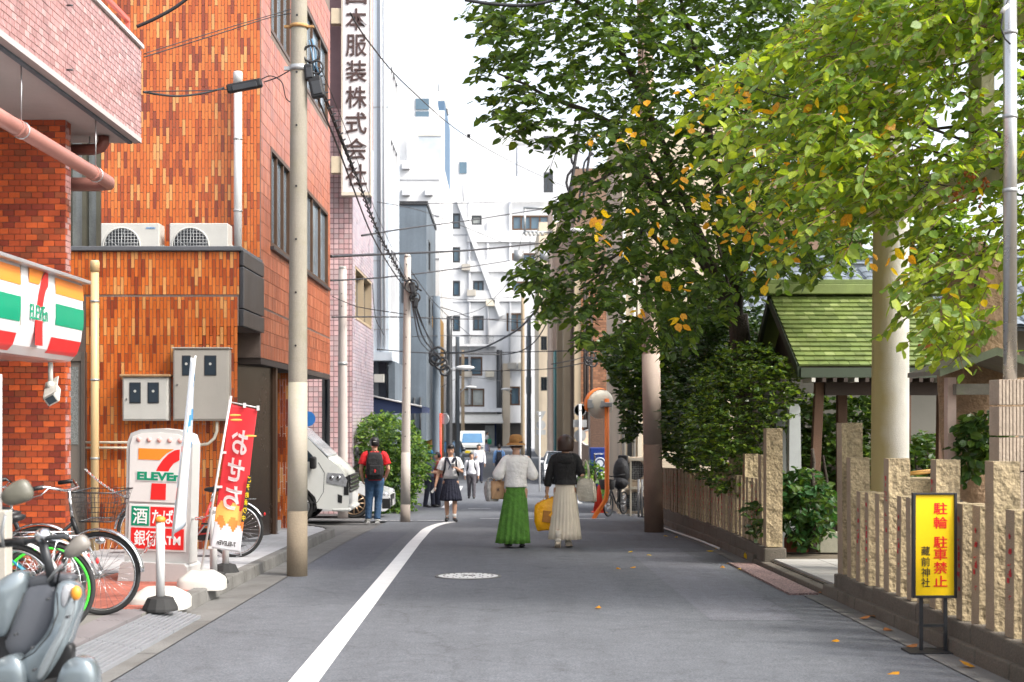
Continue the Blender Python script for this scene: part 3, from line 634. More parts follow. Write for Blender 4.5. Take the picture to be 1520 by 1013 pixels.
meter_box(ax(182), ax(250), az(625), az(560), offwhite, 'white twin meter box with a rusty rain hood on the orange wall', [(ax(193), ax(210), az(599), az(568)), (ax(220), ax(237), az(599), az(568))], True)
meter_box(ax(257), ax(340), az(625), az(518), greybox, 'larger grey meter cabinet with two small windows on the orange wall', [(ax(271), ax(284), az(558), az(528)), (ax(304), ax(322), az(558), az(528))], False)
for k, (py, x1) in enumerate(((657, 216), (665, 216))):
    solo('conduit', MB().tube([at(127, py, 17.28), at(x1, py, 17.28)], .016, 8), ivory, ('upper', 'lower')[k] + ' of two thin ivory conduits running level across the orange wall', 'conduit', at(127, py, 17.28))
solo('conduit', MB().tube([at(322,626,17.25), at(322,640,17.25), at(318,651,17.25), at(309,659,17.25), at(290,662,17.25)], .02, 8), ivory, 'ivory conduit curving down from under the grey meter cabinet', 'conduit', at(322,640,17.25))
# AC units on the ledge
def ac_unit(c, w=.79, h=.62, d=.3, label='', m=offwhite, group=None, face=(0,-1)):
    T = thing('air_conditioner', label, 'air conditioner', c, 0, group)
    part('casing', MB().box(-w/2, w/2, 0, d, .02, h), m, T, local=True, bevel=.012)
    mb = MB(); mb.torus((-w*.14, -.004, h*.5), h*.40, .012, 'y', 32, 6)
    mb.box(-w*.14-.0, -w*.14+.0001, -.006, -.005, h*.1, h*.1+.001)
    part('fan_ring', mb, m, T, local=True)
    mb = MB().lathe([(h*.39, 0), (h*.39, .004), (.0001, .004)], (0,0,0), 32, False).xf(Matrix.Translation((-w*.14, -.001, h*.5)) @ Matrix.Rotation(PI/2, 4, 'X')); part('fan_opening', mb, dgrey, T, local=True)
    mb = MB(); r = h*.385
    for k in range(-5, 6):
        q = r*k/5.6; L_ = math.sqrt(max(0, r*r-q*q))
        mb.cyl((-w*.14-L_, -.010, h*.5+q), (-w*.14+L_, -.010, h*.5+q), .0035, n=4); mb.cyl((-w*.14+q, -.013, h*.5-L_), (-w*.14+q, -.013, h*.5+L_), .0035, n=4)
    part('grille', mb, galv, T, local=True)
    mb = MB()
    for k in range(5): a = k*2*PI/5; mb.obox((-w*.14+.11*math.cos(a), .01, h*.5+.11*math.sin(a)), (.2, .006, .08), Matrix.Rotation(-a, 3, 'Y') @ Matrix.Rotation(.4, 3, 'X'))
    mb.cyl((-w*.14, -.004, h*.5), (-w*.14, .03, h*.5), .045, n=12); part('fan', mb, mat('fan_grey', (.25,.26,.26), .5), T, local=True)
    part('foot', MB().box(-w*.38, -w*.28, -.02, d+.02, -.02, .018), galv, T, local=True); part('foot', MB().box(w*.28, w*.38, -.02, d+.02, -.02, .018), galv, T, local=True)
    part('pipe_cover', MB().box(w/2+.001, w/2+.04, .1, .25, .12, .34), m, T, local=True, bevel=.01)
    return T
acz = at(0, 331.5, 18.2).z - .62
A1 = ac_unit((at(193,0,18.2).x, 18.2, acz), label='white air conditioner unit on the ledge nearer the bronze window')
part('maker_mark', text(MB(), 'DAIKIN', (.28, -.005, .555), .12, .022, .02, th=.002), mat('maker_blue', (.01,.2,.5), .4), A1, local=True)
ac_unit((at(295,0,18.2).x, 18.2, acz), label='white air conditioner unit on the ledge beside the white duct')
# grey steel door between brick pier and orange wall
DX0, DX1 = at(78,0,17.3).x, at(128,0,17.3).x
DR = thing('service_door', 'narrow grey service door with mesh glass between brick wall and orange tiles', 'door', ((DX0+DX1)/2, 17.3, G(17)))
zt_, zb_ = at(0,523,17.3).z, G(17.3)+.1
part('door_frame', MB().box(DX0, DX0+.04, 17.24, 17.34, zb_, zt_).box(DX1-.05, DX1, 17.24, 17.34, zb_, zt_).box(DX0+.04, DX1-.05, 17.24, 17.34, zt_-.12, zt_), mat('door_frame_grey', (.14,.115,.095), .5, .1), DR, bevel=.005)
lf = part('door_leaf', MB().box(DX0+.045, DX1-.055, 17.27, 17.31, zb_, zt_-.125), mat('door_grey', (.19,.165,.14), .5, .1, streak=.1), DR)
part('pane', MB().box(DX0+.08, DX1-.09, 17.262, 17.269, at(0,660,17.3).z, at(0,545,17.3).z), mat('mesh_glass', (.22,.23,.22), .25, .35, 60, bs=200, fine=2), DR)
part('handle', MB().cyl((DX0+.10, 17.20, at(0,665,17.3).z), (DX0+.19, 17.20, at(0,665,17.3).z), .014, n=8).cyl((DX0+.10, 17.20, at(0,665,17.3).z), (DX0+.10, 17.27, at(0,665,17.3).z), .012, n=8), mat('brass', (.5,.35,.12), .35, metal=.8), lf)
# ================================================================ convenience store with its pink tiled balcony
PY7 = 12.3
SB = thing('convenience_store', 'convenience store front with red brick pier under a pink tiled balcony', 'building', (-5, 11, G(11)))
PX = at(97, 0, PY7).x; SZ = at(209, 207, 1.0); BXX = -3.58
ZSOF = CH + .768 * -BXX; YB1 = -BXX * F / (CX - 211)
ytop = CH + (HY - 72) / (CX - 214) * -BXX
mb = MB(); mb.box(-12, PX-.012, PY7+.012, PY7+.18, G(12)-.2, ZSOF+.2); part('pier', mb, grout, SB)
tiled_wall(SB, BRK, -5.2, PX, G(12), ZSOF, .105, .055, lambda u, v: V3(u, PY7+.012, v), (0,-1,0), vertical=False, weights=[5,2.6,2.6,1.5], gap=.006, nparts=300, name='brick', dep=.008, hole=lambda u, v: u < at(0,0,PY7).x-.3,
           rank=lambda u, v: abs(u+4.2)*.6+abs(v-1.2))
mb = MB(); side = lambda u, v: V3(PX-.012, u, v)
tiled_wall(SB, BRK + PNK[:1], PY7+.02, PY7+.17, G(12), ZSOF, .105, .055, side, (1,0,0), vertical=False, weights=[2,1,2,1,5], gap=.006, nparts=0, name='corner_brick', dep=.008)
# balcony: side and end faces, soffit, coping, rail
mb = MB(); mb.box(BXX-.22, BXX-.012, -2, YB1-.012, ZSOF+.02, ytop-.02); mb.box(-12, BXX-.22, YB1-.22, YB1-.012, ZSOF+.02, ytop-.02); part('balcony_wall', mb, groutl, SB)
tiled_wall(SB, PNK, 6.0, YB1, ZSOF, ytop-.03, .105, .055, lambda u, v: V3(BXX-.012, u, v), (1,0,0), vertical=False, weights=[5,4,2,2], gap=.007, nparts=300, name='balcony_tile', rank=lambda u, v: -u, dep=.005)
tiled_wall(SB, PNK, -6.0, BXX, ZSOF, ytop-.03, .105, .055, lambda u, v: V3(u, YB1-.012, v), (0,1,0), vertical=False, weights=[5,4,2,2], gap=.007, nparts=0, name='balcony_end_tile', dep=.005)
part('soffit', MB().box(-12, BXX-.004, -2, YB1-.004, ZSOF-.03, ZSOF+.018), soffit, SB)
part('soffit_drip', MB().box(BXX-.12, BXX-.08, -2, YB1-.06, ZSOF-.05, ZSOF-.0305), darkw, SB)
part('coping', MB().box(BXX-.24, BXX+.02, -2, YB1+.01, ytop-.028, ytop+.012), white, SB, bevel=.006)
mb = MB()
for z in (.20, .48): mb.box(BXX-.13, BXX-.09, -2, YB1-.1, ytop+z, ytop+z+.045)
part('rail', mb, redrail, SB, bevel=.006)
for k in range(5): part('rail_post', MB().box(BXX-.13, BXX-.09, YB1-.14-k*1.1, YB1-.10-k*1.1, ytop+.01, ytop+.2), redrail, SB)
for py in (98, 139, 383): part('wall_bolt', MB().cyl(at(0,0,1)*0 + V3(BXX, 11.05+.0*py, ZSOF + (ytop-ZSOF)*(1-(py/430))), V3(BXX+.05, 11.05, ZSOF + (ytop-ZSOF)*(1-(py/430))), .008, n=6), dgrey, SB)
# pipes under the soffit
px_, pz_ = -3.72, CH + .596*3.72; pye = 3.72*F/(CX-166)
T = thing('soffit_pipe', 'thick pink pipe slung under the balcony soffit, ending in an elbow', 'pipe', (px_, 10, pz_))
part('pipe', MB().tube([(px_, 3, pz_), (px_, pye-.12, pz_), (px_-.02, pye-.03, pz_), (px_-.12, pye, pz_), (px_-.6, pye, pz_)], .062, 14), redpipe, T)
for yy in (8.2, 10.3, 12.2): part('coupling', MB().cyl((px_, yy-.03, pz_), (px_, yy+.03, pz_), .068, n=14), redpipe, T); part('hanger', MB().cyl((px_, yy+.1, pz_+.05), (px_, yy+.1, ZSOF-.03), .006, n=6).torus((px_, yy+.1, pz_), .066, .006, 'y', 14, 4), steel, T)
T = thing('drain_elbow', 'dark maroon drain pipes curling under the far end of the balcony', 'pipe', at(130, 225, 13.0))
part('upper_pipe', MB().tube([at(95,223,13.0), at(140,222,13.0), at(150,219,13.0), at(154,212,13.0), at(154,203,13.0)], .055, 12), darkpipe, T)
part('lower_pipe', MB().cyl(at(98,277,13.0), at(152,277,13.0), .048, n=12), darkpipe, T)
for px in (104, 133): part('hanger', MB().cyl(at(px,228,13.0), at(px,203,13.0), .006, n=6), steel, T)
# ---- fascia sign (curved lightbox) with hood: seen from its far end side
FX, FZ = -3.7, 0
zhood = lambda px, py, X: CH + (HY - py) / (CX - px) * -X
FY1 = -FX * F / (CX - 121); HX = -3.62
FS = thing('fascia_sign', 'curved white store fascia sign with orange, green and red stripes', 'sign', (FX, 10, 2.2))
ztop = CH + (HY - 417) / (CX - 121) * -FX + .02; zbot = CH + (HY - 537) / (CX - 110) * -FX
Hs = ztop - zbot
prof = [(-.45, ztop), (0.0, ztop), (.012, ztop-.25*Hs), (.012, ztop-.55*Hs), (-.005, ztop-.75*Hs), (-.04, ztop-.9*Hs), (-.10, ztop-.985*Hs), (-.16, zbot), (-.45, zbot)]
def fsx(z):
    f = (ztop - z) / Hs; return FX + float(np.interp(f, [0, .25, .55, .75, .9, .985, 1], [0, .012, .012, -.005, -.04, -.10, -.16]))
mb = MB(); mb.prism([(FX + a, z) for a, z in prof], 'y', 2.0, FY1); part('sign_box', mb, mat('sign_white_acrylic', (.70,.69,.70), .22, .04, 1.5, coat=.3), FS, bevel=.012)
part('seam', MB().box(FX-.02, FX+.0135, FY1-1.52, FY1-1.515, zbot+.3*Hs, ztop), greybox, FS)
def curved(name, y0, y1, f0, f1, m, par, off=.004):
    mb = MB(); n = 6; vs = []
    for i in range(n+1):
        z = ztop - Hs*(f0 + (f1-f0)*i/n); x = fsx(z) + off
        vs += [(x, y0, z), (x, y1, z)]
    mb.add(vs, [(2*i, 2*i+1, 2*i+3, 2*i+2) for i in range(n)], True); return part(name, mb, m, par)
fy = lambda px: -FX * F / (CX - px)
for a, b, f0, f1, m, nn in ((fy(80), fy(121.5), .09, .27, orange, 'orange_stripe'), (fy(80), fy(121.5), .38, .62, green, 'green_stripe'), (fy(77), fy(120.5), .76, .935, red, 'red_stripe'),
                            (6, fy(28), .10, .28, orange, 'orange_stripe'), (6, fy(28), .40, .66, green, 'green_stripe'), (6, fy(26), .78, .96, red, 'red_stripe')):
    curved(nn, a, b, f0, f1, m, FS)
def seven(mb_o, mb_r, C0, w, h, U, V, th=.006):
    """the numeral: orange bar and red bent stem, in a box w x h"""
    U = Vector(U); V = Vector(V); N = U.cross(V); P = lambda x, y: Vector(C0) + U*(x*w) + V*(y*h)
    mb_o.poly3([P(-.5,.5), P(-.5,.28), P(.02,.28), P(.19,.42), P(.34,.49), P(.36,.5)], N*th)
    pts = [(.5,.5),(.42,.44),(.22,.27),(.07,.06),(-.02,-.02)]
    lo = [(.5,.33),(.47,.20),(.33,.02),(.30,-.02)]
    mb_r.poly3([P(.5,.5), P(.38,.48), P(.24,.41), P(.10,.29), P(-.02,.14), P(-.09,.0), P(.20,.0), P(.27,.12), P(.36,.22), P(.5,.29)], N*th)
    mb_r.poly3([P(-.18,-.5), P(.19,-.5), P(.19,-.18), P(-.16,-.18)], N*th)
Ls = [fy(45), fy(64)]
o_, r_, g_ = MB(), MB(), MB(); cz = ztop - .46*Hs
seven(o_, r_, (FX+.014, (Ls[0]+Ls[1])/2-.0, cz), .62*Hs*.95, .84*Hs, (0,1,0), (0,0,1), .004)
part('numeral_bar', o_, orange, FS); part('numeral_stem', r_, red, FS)
text(g_, 'ELEVEn', (FX+.02, (Ls[0]+Ls[1])/2, cz-.07*Hs), .52*Hs*1.05, .16*Hs, .006, U=(0,1,0), th=.003); part('lettering', g_, green, FS)
# hood
HZ = lambda: 0
hz = CH + .331 * -HX; HY1 = -HX * F / (CX - 135)
mb = MB(); mb.prism([(HX-.9, hz+.02), (HX+.0, hz-.0), (HX+.0, hz-.03), (HX-.9, hz-.06)], 'y', 2, HY1); part('hood', mb, mat('hood_metal', (.45,.44,.45), .35, .12, 2, metal=.5, streak=.1), FS, bevel=.005)
part('hood_bracket', MB().box(HX-.35, HX-.31, 2, HY1-.1, hz-.14, hz-.061), galv, FS)
mb = MB(); mb.box(FX-3, FX-.4, 2.0, FY1-.05, zbot+.01, ztop); part('canopy_box', mb, soffit, FS)
# CCTV camera hanging from the sign
T = thing('security_camera', 'white box security camera on a short bracket under the fascia sign', 'security camera', at(75, 540, 11.6))
part('bracket', MB().cyl(at(75,538,11.6), at(75,572,11.6), .022, n=10).ball(at(75,572,11.6), .04), offwhite, T)
M_ = Matrix.Rotation(math.radians(-28), 3, 'Y') @ Matrix.Rotation(math.radians(30), 3, 'X')
c = at(77, 585, 11.6)
part('housing', MB().obox(c, (.11, .24, .10), M_), offwhite, T, bevel=.012)
part('sun_shield', MB().obox(c + V3(.0, -.02, .06), (.13, .30, .01), M_), offwhite, T, bevel=.004)
part('lens', MB().obox(c + M_ @ V3(0, -.122, 0), (.075, .004, .065), M_), glassd, T)
# ================================================================ standing 7 sign
SY = 13.35
def ss(px, py, Y=SY): return at(px, py, Y)
T = thing('standing_sign', 'white illuminated standing sign with the big seven and red tobacco and bank panels', 'sign', gp(238, 868, .1), 0)
TH = math.radians(-7); zb = G(SY)+.10
W_, H_ = .66, 1.47
def L2(x, y, z): return (x, y, z)
T.location = (at(238,0,SY).x, SY, zb); ORG[T.name] = Vector(T.location); T.rotation_euler = (math.radians(0), math.radians(1.6), TH)
def loc(o): return o
body = mat('sign_grey_case', (.47,.47,.46), .4, .05, 2)
mb = MB(); mb.prism([(-.33,.18),(.33,.18),(.335,1.36),(.30,1.45),(.2,1.49),(0,1.505),(-.2,1.49),(-.30,1.45),(-.335,1.36)], 'y', -.11, .11); part('case', mb, body, T, local=True, bevel=.015)
mb = MB(); mb.prism([(-.36,0),(.36,0),(.34,.16),(.31,.19),(-.31,.19),(-.34,.16)], 'y', -.2, .2); part('base', mb, body, T, local=True, bevel=.02)
for s_ in (-.28, .28): part('foot', MB().box(s_-.05, s_+.05, -.18, .18, -.01, -.0005), rubber, T, local=True)
mb = MB(); mb.prism([(-.295,.78),(.295,.78),(.30,1.33),(.275,1.42),(.18,1.455),(0,1.465),(-.18,1.455),(-.275,1.42),(-.30,1.33)], 'y', -.122, -.111); part('upper_panel', mb, mat('sign_face_white', (.70,.69,.67), .3, .03, 2), T, local=True, bevel=.006)
mb = MB(); mb.box(-.295, .295, -.122, -.111, .30, .755); part('lower_panel', mb, MATS['sign_face_white'], T, local=True, bevel=.005)
for k in range(5): part('lamp', MB().ball(((k-2)*.105, -.125, 1.392), (.026,.012,.026), 12), mat('pink_lamp', (.75,.42,.38), .3, .3, 30), T, local=True)
o_, r_, g_ = MB(), MB(), MB(); seven(o_, r_, (.0, -.123, 1.055), .42, .50, (1,0,0), (0,0,1), .003)
part('numeral_bar', o_, orange, T, local=True); part('numeral_stem', r_, red, T, local=True)
mb = MB().box(-.225, .235, -.1275, -.1265, .985, 1.085); part('white_band', mb, MATS['sign_face_white'], T, local=True)
text(g_, 'ELEVEn', (.005, -.129, 1.035), .44, .082, .045, th=.003); part('lettering', g_, green, T, local=True)
part('green_panel', MB().box(-.265, -.085, -.126, -.1225, .545, .735), green, T, local=True); part('red_panel', MB().box(-.07, .275, -.126, -.1225, .545, .735), red, T, local=True); part('red_panel', MB().box(-.265, .275, -.126, -.1225, .32, .525), red, T, local=True)
mb = MB(); text(mb, '酒', (-.175, -.128, .64), .15, .155, .010, th=.003); text(mb, 'たばこ', (.103, -.128, .64), .31, .14, .018, th=.003); text(mb, '銀行', (-.115, -.128, .425), .235, .155, .010, th=.003); text(mb, 'ATM', (.135, -.128, .41), .215, .085, .03, th=.003)
part('lettering', mb, inkw, T, local=True)['kind'] = 'stuff'
# side stripes of a second sign behind, peeping out both sides
T2 = thing('rear_sign', 'striped sign board peeping out on both sides of the standing sign', 'sign', (at(238,0,13.9).x, 13.9, G(13.9)+.1), TH)
part('board', MB().box(-.36, .39, -.02, .02, .06, 1.30), offwhite, T2, local=True, bevel=.006)
for f0, f1, m, nn in ((.98, 1.16, orange, 'orange_stripe'), (.78, .96, green, 'green_stripe'), (.62, .76, red, 'red_stripe')): part(nn, MB().box(-.355, .385, -.025, -.0205, f0, f1), m, T2, local=True)
# ================================================================ banner flags and chain posts
def stand_base(T, c, w, d, h, m, name='base', tp=.55):
    mb = MB(); prof = [(1, 0), (1, h*.45), (.93, h*.62), (tp, h*.95), (tp*.9, h)]
    n = 32; vs = []
    for q, z in prof:
        for k in range(n):
            a = 2*PI*k/n; ca, sa = math.cos(a), math.sin(a); e = .55
            vs.append((c[0] + w/2*q*math.copysign(abs(ca)**e, ca), c[1] + d/2*q*math.copysign(abs(sa)**e, sa), c[2] + z))
    mb.add(vs, [(i*n+k, i*n+(k+1)%n, (i+1)*n+(k+1)%n, (i+1)*n+k) for i in range(len(prof)-1) for k in range(n)] , True)
    b = len(mb.v)-len(vs); mb.f.append([b+(len(prof)-1)*n+k for k in range(n)]); mb.m.append(0); mb.sm.append(False)
    return part(name, mb, m, T)
def flag(T, topL, topR, botR, botL, m, name, waves=.03, ph=0, nu=10, nv=26, depth=(0,1,0), colr=None):
    topL, topR, botR, botL = map(Vector, (topL, topR, botR, botL)); mb = MB(); vs = []
    def P(u, v):
        a = topL.lerp(topR, u); b = botL.lerp(botR, u); p = a.lerp(b, v)
        return p + Vector(depth)*(waves*math.sin(u*5+v*4+ph)*(.3+v*.7) + waves*.5*math.sin(v*11+u*2+ph)*u)
    vs = [P(i/nu, j/nv) for j in range(nv+1) for i in range(nu+1)]
    fs = [(j*(nu+1)+i, j*(nu+1)+i+1, (j+1)*(nu+1)+i+1, (j+1)*(nu+1)+i) for j in range(nv) for i in range(nu)]
    mb.add(vs, fs, True)
    if colr:
        for k, f in enumerate(fs): mb.m[k] = colr(((k % nu)+.5)/nu, ((k//nu)+.5)/nv)
    o = part(name, mb, m, T); so_ = o.modifiers.new('cloth', 'SOLIDIFY'); so_.thickness = .0015; return P
# red banner
b0 = gp(300, 874, .1); YF = b0.y
RB = thing('banner_flag', 'red banner flag with white kana on a leaning white pole', 'banner flag', b0)
stand_base(RB, b0, .44, .34, .17, offwhite)
pb, ptop = at(299,838,YF), at(343, 588, YF-.05)
part('pole', MB().cyl(pb - V3(0,0,.05), ptop, .011, n=8).cyl(at(341,597,YF), at(385,606,YF), .007, n=6), white, RB)
for a, b in ((341,597),(363,601),(383,605)): part('clip', MB().obox(at(a,b+1,YF-.015), (.025,.012,.045)), white, RB)
for a, b in ((332,672),(326,723),(313,813)): part('loop', MB().obox(at(a,b,YF-.01), (.05,.012,.022)), white, RB)
bred = mat('banner_red', (.60,.022,.03), .6, .08, 3, trans=0); bora = mat('banner_orange', (.78,.20,.035), .6, .15, 4); bor2 = mat('banner_light_orange', (.85,.40,.09), .6, .1, 4); bwht = mat('banner_white', (.62,.62,.64), .6, .04, 3)
def bcol(u, v):
    k = .06*abs(math.sin(u*7.5)); k2 = .05*abs(math.sin(u*8+1))
    if v > .87 - k2: return 3
    if v > .78 - k: return 2 if v < .82 - k else 1
    return 2 if v > .72-k else 0
PB = flag(RB, at(341,600,YF), at(382,608,YF), at(356,821,YF), at(313,813,YF), [bred, bora, bor2, bwht], 'flag', .018, 0, 24, 60, colr=bcol)
def on_flag(P, s, u0, u1, v0, v1, m, T, off=.02, mirror=True, name='lettering', d=.010, rot=0):
    co, fs = glyphs(s, off, .04, mirror); mb = MB(); vs = []
    for p in co:
        x, y = p[0], p[1]
        if rot: x, y = y, -x
        u = (u0+u1)/2 + x*(u1-u0); v = (v0+v1)/2 - y*(v1-v0); q = P(u, v); vs.append(q + Vector((0, -d, 0)))
    mb.add(vs, fs, False); return part(name, mb, m, T)
for s, a, b in (('お', .16, .33), ('せ', .36, .52), ('ち', .55, .715)): on_flag(PB, s, .22, .82, a, b, inkw, RB, .025)
on_flag(PB, '7-ELEVEn', .2, .82, .935, .968, inkblk, RB, .03)
mb = MB(); q = [PB(1.02,.50), PB(1.24,.50), PB(1.20,.86), PB(.98,.86)]
mb = MB(); tag_w = .024*1.6; tl, bl = at(371,706,YF-.02), at(361,775,YF-.02)
mb.poly3([tl - V3(tag_w/2,0,0), tl + V3(tag_w/2,0,0), bl + V3(tag_w/2,0,0), bl - V3(tag_w/2,0,0)], (0,.001,0)); part('side_strip', mb, inkblk, RB)
for i, ch_ in enumerate('ご予約承り中'):
    p = tl.lerp(bl, (i+.5)/6) + V3(0,-.004,0); part('strip_letter', text(MB(), ch_, p, .030, .055, .01, mirror=True, th=.001), yellow, RB)
for u0, v0 in ((.12,.07),(.2,.10),(.78,.19)):
    mb = MB(); mb.ball(PB(u0+.1, v0) + V3(0,-.002,0), (.06,.004,.011), 12); part('gold_cloud', mb, bor2, RB)
# white banner on slim pole (seen edge on)
b1 = gp(232, 905, .06); Y1 = b1.y
WB = thing('banner_flag', 'slim white and blue banner flag seen nearly edge on, on a leaning pole', 'banner flag', b1)
stand_base(WB, (b1.x, b1.y+.12, b1.z), .50, .42, .17, offwhite)
part('pole', MB().cyl(at(256,800,Y1+.1), at(290,528,Y1+.1), .010, n=8), white, WB)
fl1 = mat('banner_pale', (.46,.50,.56), .6, .05, 3); fl2 = mat('banner_blue', (.06,.25,.50), .6, .1, 3); fl3 = mat('banner_pink', (.7,.35,.35), .6, .1, 3)
flag(WB, at(283,531,Y1+.1), at(291,533,Y1+.35), at(276,780,Y1+.35), at(256,795,Y1+.1), [fl1, fl2, fl3], 'flag', .012, 1, 10, 30, depth=(.5,.6,0), colr=lambda u, v: (1 if (u > .5 and (int(v*14+u*2) % 3 == 0) and v < .55) else 2 if (u < .25 and v > .35 and int(v*20) % 5 == 0) else 0))
# chain posts with black rubber feet
cps = []
for k, (px, py, tp, lab) in enumerate(((238, 906, 775, 'white chain post on a black rubber foot, standing in front of the white round base'), (317, 866, 760, 'white chain post behind the red banner, its foot half hidden'), (335, 853, 770, 'white chain post with a black foot at the kerb end of the store front'))):
    b = gp(px, py, .1); T = thing('chain_post', lab, 'post', b, 0, 'chain posts in front of the store')
    mb = MB().lathe([(.145, 0), (.145, .02), (.105, .10), (.05, .115), (.001, .115)], b, 12, False); part('foot', mb, rubber, T)
    tpz = at(px, tp, b.y).z; mb = MB().cyl(b + V3(0,0,.1), (b.x, b.y, tpz), .036, n=14); part('post', mb, white, T)
    part('cap', MB().lathe([(.042, 0), (.042, .03), (.02, .045), (.001, .045)], (b.x, b.y, tpz+.001), 14), white if k else orange, T); cps.append(V3(b.x, b.y, tpz-.04))
def chain(p0, p1, sag, label, cm=None, n=None):
    p0, p1 = Vector(p0), Vector(p1); L_ = (p1-p0).length; n = n or int(L_/.045)
    T = thing('chain', label, 'chain', p0); 
    for i in range(n):
        f = (i+.5)/n; p = p0.lerp(p1, f) - V3(0,0,sag*4*f*(1-f)); f2 = f+.01; q = p0.lerp(p1, f2) - V3(0,0,sag*4*f2*(1-f2))
        M = (q-p).to_track_quat('X', 'Z').to_matrix() @ Matrix.Rotation((i % 2)*PI/2, 3, 'X')
        mb = MB(); pts = []
        for k in range(11): a = 2*PI*k/10; pts.append(p + M @ V3(.030*math.cos(a), .013*math.sin(a), 0))
        mb.tube(pts, .0045, 5, False); part('link', mb, (white if i % 4 < 3 else mat('chain_red', (.65,.12,.1), .5)), T)
chain(at(127, 697, 15.5), at(192, 740, 13.7), .04, 'white plastic chain from the grey door to the standing sign')
chain(at(280, 770, 13.3), at(318, 762, 12.9), .02, 'short white chain across the red bicycle to the banner post')
chain(at(238, 778, 11.0), at(200, 830, 11.4), .05, 'white chain hanging from the orange topped post')
# ================================================================ buildings further along the left side
def block(name, label, x0, x1, y0, y1, z1, wm, z0=None, fronts=(), sides=(), roofm=None, bands=(), fm=dgrey, gm=glassd, side='x1', parapet=.0, wopt=None, extra=None):
    """box building whose camera-facing face (y0) and street face (x1 or x0) have real openings: rows (u0,u1,v0,v1)"""
    z0 = G(y0) - .6 if z0 is None else z0; sx = x1 if side == 'x1' else x0; N2 = (1,0,0) if side == 'x1' else (-1,0,0)
    T = thing(name, label, 'building', ((x0+x1)/2, (y0+y1)/2, z0)); d = .25
    f = lambda u, v: V3(u, y0, v); s = lambda u, v: V3(sx, u, v)
    mb = MB(); holed(mb, f, (0,-1,0), x0, x1, z0, z1, [w[:4] for w in fronts], d); holed(mb, s, N2, y0, y1, z0, z1, [w[:4] for w in sides], d)
    ix0, ix1 = (x0, x1-d-.02) if side == 'x1' else (x0+d+.02, x1)
    mb.box(ix0, ix1, y0+d+.02, y1, z0, z1-.02)
    mb.add([(x0,y0,z1),(x1,y0,z1),(x1,y1,z1),(x0,y1,z1)], [(0,1,2,3)], False)
    part('wall', mb, wm, T); opt = dict(mull=1, depth=.16, fw=.06, fm=fm, gm=gm); opt.update(wopt or {})
    for w in fronts: window(T, f, (0,-1,0), *w[:4], **{**opt, **(w[4] if len(w) > 4 else {})})
    for w in sides: window(T, s, N2, *w[:4], **{**opt, **(w[4] if len(w) > 4 else {})})
    for b in bands: part('joint', MB().box(x0, x1+.004, y0-.012, y0-.001, b, b+.03), mat('pale_joint', (.35,.36,.38), .7), T)
    if parapet: part('parapet', MB().box(x0-.03, x1+.03, y0-.03, y1, z1+.002, z1+parapet), roofm or wm, T)
    return T
def px_x(px, Y): return (px - CX) * Y / F
def yx(px, X): return X * F / (px - CX)
def zz(py, Y): return CH - (py - HY) * Y / F
def wpx(a, b, c, d, Y, **k): return (px_x(a, Y), px_x(b, Y), zz(d, Y), zz(c, Y)) + ((k,) if k else ())
def wsx(X, a, b, z0, z1, **k): return (yx(a, X), yx(b, X), z0, z1) + ((k,) if k else ())
# pink tiled block
X1 = -3.7; PA, PB_ = yx(523, X1), yx(554, X1)
pz1, pz0 = zz(398, yx(530, X1)), zz(475, yx(530, X1))
PK = block('pink_tiled_building', 'pink grid tiled block behind the parked van, glossy mauve side to the street', -14, X1, PA, PB_, 14.5, darkgrid, sides=[wsx(X1, 527, 551, pz0, pz1, fm=tanw, mull=1, depth=.22), wsx(X1, 527, 551, pz0+3.4, pz1+3.4, mull=1, depth=.22)], fronts=[wpx(478, 490, 560, 680, PA, mull=0)])
def grid_tiles(T, P, N, u0, u1, v0, v1, tw_, th_, m, name, hole=None):
    tiled_wall(T, m, u0, u1, v0, v1, tw_, th_, P, N, vertical=False, gap=.012, nparts=0, hole=hole, dep=.006, jog=0, name=name)
pk2 = [pinkw, mat('pink_wall_tile_b', (.57,.36,.36), .35, .08, 1), mat('pink_wall_tile_c', (.66,.45,.45), .35, .08, 1)]
tiled_wall(PK, pk2, px_x(450, PA), X1, G(33), 9.0, .125, .125, lambda u, v: V3(u, PA-.002, v), (0,-1,0), vertical=False, gap=.02, nparts=300, dep=.006, jog=0, rank=lambda u, v: abs(v-2.2),
           hole=lambda u, v: px_x(477, PA) < u < px_x(491, PA) and zz(682, PA) < v < zz(558, PA))
mv = [bluepink, mat('mauve_wall_tile_b', (.46,.38,.44), .3, .08, 1), mat('mauve_wall_tile_c', (.55,.46,.50), .3, .08, 1)]
tiled_wall(PK, mv, PA+.02, PB_, G(33)-.2, 9.0, .25, .085, lambda u, v: V3(X1+.002, u, v), (1,0,0), vertical=False, gap=.012, nparts=0, dep=.006, name='side_tile', hole=lambda u, v: yx(527,X1) < u < yx(551,X1) and (pz0 < v < pz1 or pz0+3.4 < v < pz1+3.4))
